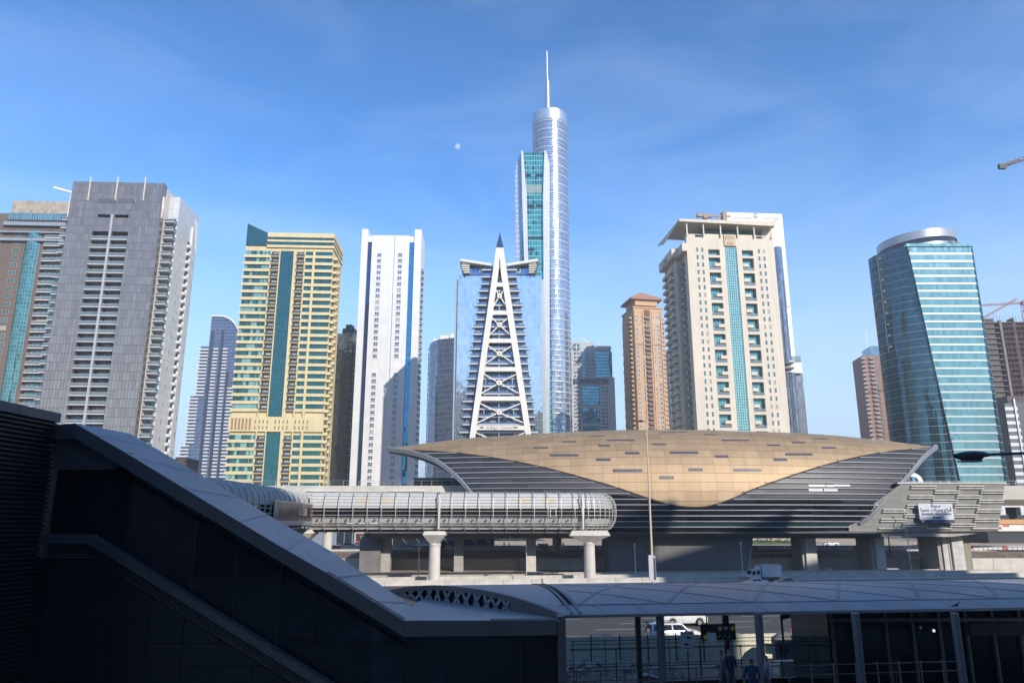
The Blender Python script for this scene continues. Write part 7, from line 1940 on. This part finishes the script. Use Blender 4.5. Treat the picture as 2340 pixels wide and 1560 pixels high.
# box truck, driving left
t = empty('box_truck', (img(1748, 1328, 157).x, 157.2, 0), radians(10.2)+pi, 'white crew cab box truck on the highway in front of the station plinth', 'truck')
tw = mat('truck_white', (.60, .62, .64), .35, 0, var=.03, coat=.3)
b = MB(); b.prism([(1.15, .65), (3.35, .55), (3.42, 1.15), (3.30, 1.5), (3.0, 2.35), (1.15, 2.42)], -1.0, 1.0); b.build('cab', tw, t)
b = MB(); b.box(-3.3, 1.05, -1.15, 1.15, .98, 3.3); b.build('cargo_box', tw, t)
b = MB(); b.box(-3.32, 1.07, -1.17, 1.17, .94, 1.02); b.box(-3.32, 1.07, -1.17, 1.17, 3.27, 3.33); b.box(-3.34, -3.26, -1.17, 1.17, 1.02, 3.27); b.box(1.0, 1.08, -1.17, 1.17, 1.02, 3.27); b.build('box_trim', M['steel'], t)
b = MB(); b.box(1.0, 1.5, -.9, .9, 2.5, 3.0); b.build('roof_unit', tw, t)
b = MB(); b.box(-3.1, 3.1, -.5, .5, .5, .8); b.box(-2.6, .8, -.9, .9, .62, .93); b.build('chassis', M['dsteel'], t)
for s in (-1, 1):
    for pts in ([(2.35, 1.45), (3.08, 1.45), (2.86, 2.15), (2.35, 2.2)], [(1.35, 1.5), (2.1, 1.5), (2.1, 2.2), (1.35, 2.2)]):
        b = MB(); y = s*1.004; b.prism(pts, *sorted((y, s*.98))); b.build('side_window', wglass, t)
    b = MB(); b.box(2.2, 2.215, *sorted((s*1.003, s*.99)), .8, 2.3); b.box(1.22, 1.235, *sorted((s*1.003, s*.99)), .8, 2.3); b.build('door_seam', M['black'], t)
    b = MB(); b.box(3.36, 3.44, s*.75-.18, s*.75+.18, .75, .95); b.build('headlight', lampm, t)
    b = MB(); b.box(3.0, 3.1, s*1.2-.1, s*1.2+.1, 1.5, 2.0); b.build('mirror', M['black'], t)
    for x in (2.55, -1.9): o = link('wheel', WH['suv'], t, (x, s*1.02, .40)); o.rotation_euler = (0, 0, 0 if s < 0 else pi)
b = MB(); b.face([(3.315, -.88, 1.5), (3.315, .88, 1.5), (3.04, .84, 2.25), (3.04, -.84, 2.25)]); b.build('windscreen', wglass, t)
b = MB(); b.box(3.4, 3.44, -.55, .55, .75, 1.0); b.box(3.36, 3.5, -1.0, 1.0, .42, .62); b.build('grille', M['dark'], t)

# ================================================================ people
def body_mesh(pose, cols, h=1.72):
    """one continuous figure grown from a skeleton"""
    me = bpy.data.meshes.new('person'); k = h/1.72
    lean = pose.get('lean', 0); st = pose.get('stride', .12); arm = pose.get('arm', 0)
    J = {'pel': (0, 0, .92), 'sp': (lean*.4, 0, 1.15), 'ch': (lean, 0, 1.36), 'nk': (lean*1.2, 0, 1.50), 'hd': (lean*1.4+.01, 0, 1.60), 'ht': (lean*1.4, 0, 1.70),
         'hl': (0, .10, .88), 'kl': (st*.5, .11, .48), 'al': (st*.5-.04 if st > 0 else 0, .11, .08), 'tl': (st*.5+.14, .12, .03),
         'hr': (0, -.10, .88), 'kr': (-st*.3, -.11, .48), 'ar': (-st*.8, -.11, .08), 'tr': (-st*.8+.17, -.12, .03),
         'sl': (lean, .18, 1.40), 'el': (lean+.02-arm*.1, .25, 1.12), 'wl': (lean+.08+arm*.1, .24, .88), 'fl': (lean+.10+arm*.12, .23, .79),
         'sr': (lean, -.18, 1.40), 'er': (lean+.0+arm*.15, -.24, 1.12+arm*.05), 'wr': (lean+.08+arm*.32, -.19, .90+arm*.3), 'fr': (lean+.10+arm*.38, -.17, .82+arm*.36)}
    E = [('pel', 'sp'), ('sp', 'ch'), ('ch', 'nk'), ('nk', 'hd'), ('hd', 'ht'), ('pel', 'hl'), ('hl', 'kl'), ('kl', 'al'), ('al', 'tl'), ('pel', 'hr'), ('hr', 'kr'), ('kr', 'ar'), ('ar', 'tr'),
         ('ch', 'sl'), ('sl', 'el'), ('el', 'wl'), ('wl', 'fl'), ('ch', 'sr'), ('sr', 'er'), ('er', 'wr'), ('wr', 'fr')]
    Rr = dict(pel=.15, sp=.13, ch=.14, nk=.06, hd=.095, ht=.07, hl=.10, kl=.07, al=.05, tl=.04, hr=.10, kr=.07, ar=.05, tr=.04, sl=.07, el=.05, wl=.035, fl=.03, sr=.07, er=.05, wr=.035, fr=.03)
    if pose.get('robe'): Rr.update(kl=.13, kr=.13, al=.12, ar=.12, hl=.14, hr=.14)
    names = list(J); me.from_pydata([tuple(c*k for c in J[n]) for n in names], [(names.index(a), names.index(b)) for a, b in E], [])
    o = bpy.data.objects.new('person', me); COL.objects.link(o)
    sk = o.modifiers.new('s', 'SKIN'); su = o.modifiers.new('u', 'SUBSURF'); su.levels = 1; su.render_levels = 1
    for i, n in enumerate(names): d_ = me.skin_vertices[0].data[i]; d_.radius = (Rr[n]*k*.92, Rr[n]*k*.92); d_.use_root = (n == 'pel')
    bpy.context.view_layer.update()
    m2 = bpy.data.meshes.new_from_object(o.evaluated_get(bpy.context.evaluated_depsgraph_get())); bpy.data.objects.remove(o)
    m2.materials.clear()
    for c in cols: m2.materials.append(c)
    for p in m2.polygons:
        z = p.center.z/k; y = abs(p.center.y)/k; p.use_smooth = True
        if z > 1.64 or (z > 1.55 and p.center.x/k < lean*1.4-.02): mi = 3
        elif z > 1.485 or (y > .17 and z < (1.08 if not arm else 1.0) and z > .7): mi = 0
        elif z > .93: mi = 1
        elif z > .09: mi = 2
        else: mi = 3
        p.material_index = mi
    return m2
skin_ = mat('skin', (.32, .19, .13), .6); hairm = mat('hair_black', (.02, .016, .014), .7)
def cloth(n, c): return mat(n, c, .9, var=.1, scale=4)
def person(label, pose, shirt, trs, loc, rz, h=1.72, grp=None):
    o = link('person', body_mesh(pose, [skin_, shirt, trs, hairm], h), None, loc, rz); tag(o, label, 'person', grp); return o
navy, grey, whitec, blue, tanc, dk_ = cloth('navy_cloth', (.03, .04, .08)), cloth('grey_cloth', (.12, .12, .13)), cloth('white_cloth', (.32, .32, .33)), cloth('blue_cloth', (.02, .05, .10)), cloth('tan_cloth', (.30, .22, .16)), cloth('dark_cloth', (.035, .035, .04))
def up(px, Y): return (img(px, 1240, Y).x, Y, FZ+.01)
person('person in dark clothes standing on the far sand, left of a close pair', dict(stride=.05), dk_, navy, up(1112, 219), 0)
person('person in dark clothes standing close beside another on the far sand', dict(stride=.1), navy, dk_, up(1119, 219.6), 2)
person('person in dark clothes walking alone on the far sand', dict(stride=.4, arm=.3), grey, dk_, up(1152, 224), 1)
person('person in pale shirt walking on the far sand right of the lone walker', dict(stride=.3), whitec, tanc, up(1163.5, 221), 2.6)
person('person in pale clothes on the far dusty road right of the white saloon', dict(stride=.2), whitec, grey, up(1975, 234), 1)
person('person with pale shirt and tan trousers under the far pier gap', dict(stride=.2), tanc, dk_, up(1287, 221), 1)
PZ = 4.1
def nearp(px, ytop, Y, h): p = img(px, ytop, Y); return (p.x, Y, PZ), p.z-PZ
for lab, px, yt, Y, pose, sh, tr_, rz in (
    ('person in a pale shirt standing under the wayfinding sign', 1651, 1482, 30.6, dict(stride=.06, lean=.05, arm=.6), grey, dk_, 2.8),
    ('person in dark shirt standing just right of the pale shirted one', 1666, 1480, 31.8, dict(stride=.05), navy, grey, -1.2),
    ('person in a blue top with back turned at the bottom edge', 1716, 1502, 30.2, dict(stride=.05), blue, navy, 1.4),
    ('person carrying a dark rucksack beside the canopy column', 1750, 1495, 30.8, dict(stride=.1), whitec, grey, 2.6)):
    loc, h = nearp(px, yt, Y, 1.7); h = max(1.5, min(1.85, h)); o = person(lab, pose, sh, tr_, (loc[0], Y, img(px, yt, Y).z-h), rz, h)
struct(MB().box(9.0, 15, 29.3, 32.6, 4.105, max(4.12, img(1666, 1480, 31.8).z-1.85)).build('step', MATS['plaza_paving'])) if 0 else None

# ================================================================ far low buildings beyond the viaduct
e = empty('shop_building', (img(735, 1240, 250).x, 250, FZ), 0, 'low blue grey building with dark windows under the bend of the footbridge', 'building')
b = MB(); b.box(-14, 10, 0, 12, 0, 6.0, 0); b.build('wall', mat('shop_wall', (.20, .24, .30), .7, var=.08), e)
for k in range(2): b = MB(); b.box(4.8+k*2.6, 7.1+k*2.6, -.1, 0, .4+0, 5.4); b.build('window', M['glass_d'], e)
b = MB(); b.box(10.5, 15.5, -.6, 10, 0, 4.6); b.build('shopfront', mat('shop_light', (.38, .38, .38), .6), e)
b = MB(); b.box(11.2, 14.8, -.75, -.61, .3, 3.8); b.build('shop_window', mat('shop_glow', (.12, .05, .05), .3, var=.6, scale=.9), e)
b = MB(); b.box(11.3, 12.2, -.85, -.76, .5, 1.5); b.build('red_panel', mat('shop_red', (.5, .05, .05), .5), e)
e = empty('dark_shed', (img(980, 1240, 238).x-12, 244, FZ), 0, 'dark glazed low building with slanting struts behind the middle bridge pier', 'building')
b = MB(); b.box(0, 32, 0, 10, 0, 4.6); b.build('wall', M['glass_d'], e)
b = MB()
for k in range(7): b.bar((1+k*4.4, -.5, 4.4), (4.6+k*4.4, -.5, .6), .14, .14)
b.build('struts', M['steel'], e)
b = MB(); b.box(-.5, 33, -1, 11, 4.61, 5.0); b.build('roof', M['steel'], e)
e = empty('low_building', (img(2288, 1180, 300).x, 300, FZ), 0, 'dark low building with a white portal at the far right edge', 'building')
zb_ = img(2300, 1128, 300).z-FZ
b = MB(); b.box(-2, 30, 4, 20, 0, zb_); b.build('wall', M['dark'], e)
b = MB(); z1 = img(2300, 1145, 299).z-FZ; z0 = img(2300, 1176, 299).z-FZ; b.box(-4, 2, 0, 3, z0, z1); b.box(2.01, 8, 0, 3, z1-2.2, z1); b.box(8.01, 9.5, 0, 3, z0, z1); b.build('portal', M['white'], e)
b = MB(); b.box(12.5, 16.5, 3.8, 4, zb_-4.5, zb_-1.2); b.build('wall_notice', M['white'], e)
e = empty('site_hoarding', (img(2280, 1200, 285).x, 285, FZ), 0, 'orange and white printed site hoarding on the far right', 'hoarding')
def hz(py): return img(2300, py, 285).z-FZ
for k in range(5): b = MB(); b.box(-1+k*4.2, 3.15+k*4.2, 0, .2, hz(1197), hz(1186)); b.build('orange_board', mat('hoarding_orange', (.55, .30, .12), .7, var=.1), e)
for k in range(5): b = MB(); b.box(-3+k*4.2, 1.15+k*4.2, -.3, -.1, hz(1213), hz(1198.5)); b.build('white_board', M['offwhite'] if k < 3 else M['black'], e)
b = MB(); b.box(-1.0, 1.0, -.33, -.301, hz(1209), hz(1203)); b.box(1.6, 4, -.33, -.301, hz(1203), hz(1199)); b.build('red_print', mat('print_red', (.5, .07, .06), .6), e)
b = MB(); b.box(-4, 20, .3, 12, -.1, hz(1186)-.05); b.build('bank', M['dark'], e)
e = empty('low_block', (img(398, 1080, 420).x-3, 420, FZ), 0, 'dark low block on the horizon between the grey slab tower and the blue tower', 'building')
b = MB(); z1 = img(410, 1048, 420).z-FZ; b.box(0, 12, 0, 10, 0, z1); b.build('wall', mat('dim_brown', (.07, .055, .05), .8), e); b = MB(); b.box(3, 8, -.2, 9, z1, z1+.9); b.build('roof_plant', MATS['dim_brown'], e)
# red site barriers and sacks near the lawn
for i, (px, w_, c_, lab) in enumerate(((2084, 1.6, 'white', 'white sack heap left of the red site barriers'), (2102, 3.2, 'red', 'stack of red plastic site barriers on the sand'), (2120, 1.8, 'white', 'white sack heap right of the red site barriers'), (1240, 3.0, 'red', 'pale red plastic barriers stacked beyond the footbridge'))):
    p = up(px, 225 if px > 1300 else 222); e = empty('sack_heap' if c_ == 'white' else 'barrier_stack', p, 0, lab, 'sacks' if c_ == 'white' else 'barriers')
    if c_ == 'red':
        for a in range(3):
            for c in range(2): b = MB(); b.prism([(-.3, 0), (.3, 0), (.14, .5), (.12, .95), (-.12, .95), (-.14, .5)], .02, 1.0, 'x'); b.build('plastic_barrier', rb_, e, (a*1.05-1.5, .4*c, c*.35))
    else:
        for a in range(4): b = MB(); b.cyl(0, 0, 0, .5+.3*(a % 2), .55, .35, 9); b.build('sack', wb, e, (a*.5-.8, .3*(a % 2), .0 if a < 3 else .5))
for px, y0, y1, lab in ((2075-37, 1234, 1300, 'thin dark pole just left of the panelled station pier'), (2012+24+0, 1210, 1272, 'lamp pole on the sand seen beneath the slatted wall')):
    p = img(px, y1, 200); b = MB(); b.cyl(0, 0, 0, 8, .1, .08, 8); tag(b.build('pole', M['dsteel'], None, (p.x, 200, 3)), lab, 'pole')
for px, lab in ((2304, 'white street light pole beyond the end of the slatted wall'), (2322, 'second street light pole nearer the right edge')):
    p = ground(px+6, 1228, FZ); e = empty('street_light', (p.x, 250, FZ), 0, lab, 'street light', 'street lights at the far right'); z1 = img(px, 1133, 250).z-FZ
    b = MB(); b.cyl(0, 0, 0, z1, .14, .09, 8); b.build('pole', M['steel'], e); b = MB(); b.box(-2, 2, -.1, .1, z1-.05, z1+.08); b.build('lamp_arm', M['steel'], e)
# moon
mm = bpy.data.materials.new('moon_glow'); mm.use_nodes = True; t = mm.node_tree; N = t.nodes; L = t.links; N.clear()
o_ = N.new('ShaderNodeOutputMaterial'); ad = N.new('ShaderNodeAddShader'); tr_ = N.new('ShaderNodeBsdfTransparent'); em = N.new('ShaderNodeEmission'); g = N.new('ShaderNodeTexCoord'); nz = N.new('ShaderNodeTexNoise')
nz.inputs['Scale'].default_value = .03; nz.inputs['Detail'].default_value = 3; gm = N.new('ShaderNodeNewGeometry'); dt = N.new('ShaderNodeVectorMath'); dt.operation = 'DOT_PRODUCT'; dt.inputs[1].default_value = (.75, -.6, .28)
L.new(g.outputs['Object'], nz.inputs['Vector']); L.new(gm.outputs['True Normal'], dt.inputs[0]); mr = N.new('ShaderNodeMapRange'); mr.inputs['From Min'].default_value = -.35; mr.inputs['From Max'].default_value = .35; L.new(dt.outputs['Value'], mr.inputs[0])
mu = N.new('ShaderNodeMath'); mu.operation = 'MULTIPLY'; L.new(mr.outputs[0], mu.inputs[0]); rp = N.new('ShaderNodeMapRange'); rp.inputs['From Min'].default_value = .4; rp.inputs['From Max'].default_value = .6; rp.inputs['To Min'].default_value = .06; rp.inputs['To Max'].default_value = .22; L.new(nz.outputs[0], rp.inputs[0]); L.new(rp.outputs[0], mu.inputs[1])
L.new(mu.outputs[0], em.inputs['Strength']); em.inputs['Color'].default_value = (1, .95, .85, 1); L.new(tr_.outputs[0], ad.inputs[0]); L.new(em.outputs[0], ad.inputs[1]); L.new(ad.outputs[0], o_.inputs['Surface'])
q = img(1046, 335, 8000); b = MB(); rr_ = 8000/cos(radians(28))*6.3/1708; n = 20
rows = [[(rr_*sin(pi*i/12)*cos(2*pi*j/n), rr_*sin(pi*i/12)*sin(2*pi*j/n), rr_*cos(pi*i/12)) for j in range(n)] for i in range(13)]
b.surf(rows, 0, True, None, True); mo = b.build('moon', mm, None, tuple(q)); tag(mo, 'pale daytime half moon in the blue sky left of the mast', 'moon')
# ================================================================ haze: one closed box of thin air
hb = MB(); hb.box(-9200, 9200, -900, 12200, -1.2, 430)
hm_ = bpy.data.materials.new('haze_air'); hm_.use_nodes = True; t = hm_.node_tree; t.nodes.clear()
o_ = t.nodes.new('ShaderNodeOutputMaterial'); pv_ = t.nodes.new('ShaderNodeVolumePrincipled')
pv_.inputs['Color'].default_value = (.90, .94, 1.0, 1); pv_.inputs['Density'].default_value = .00026; pv_.inputs['Anisotropy'].default_value = .0
t.links.new(pv_.outputs[0], o_.inputs['Volume'])
ho = hb.build('haze', hm_); ho['kind'] = 'stuff'; ho['label'] = 'thin pale daytime haze filling the air over the whole city'; ho['category'] = 'haze'
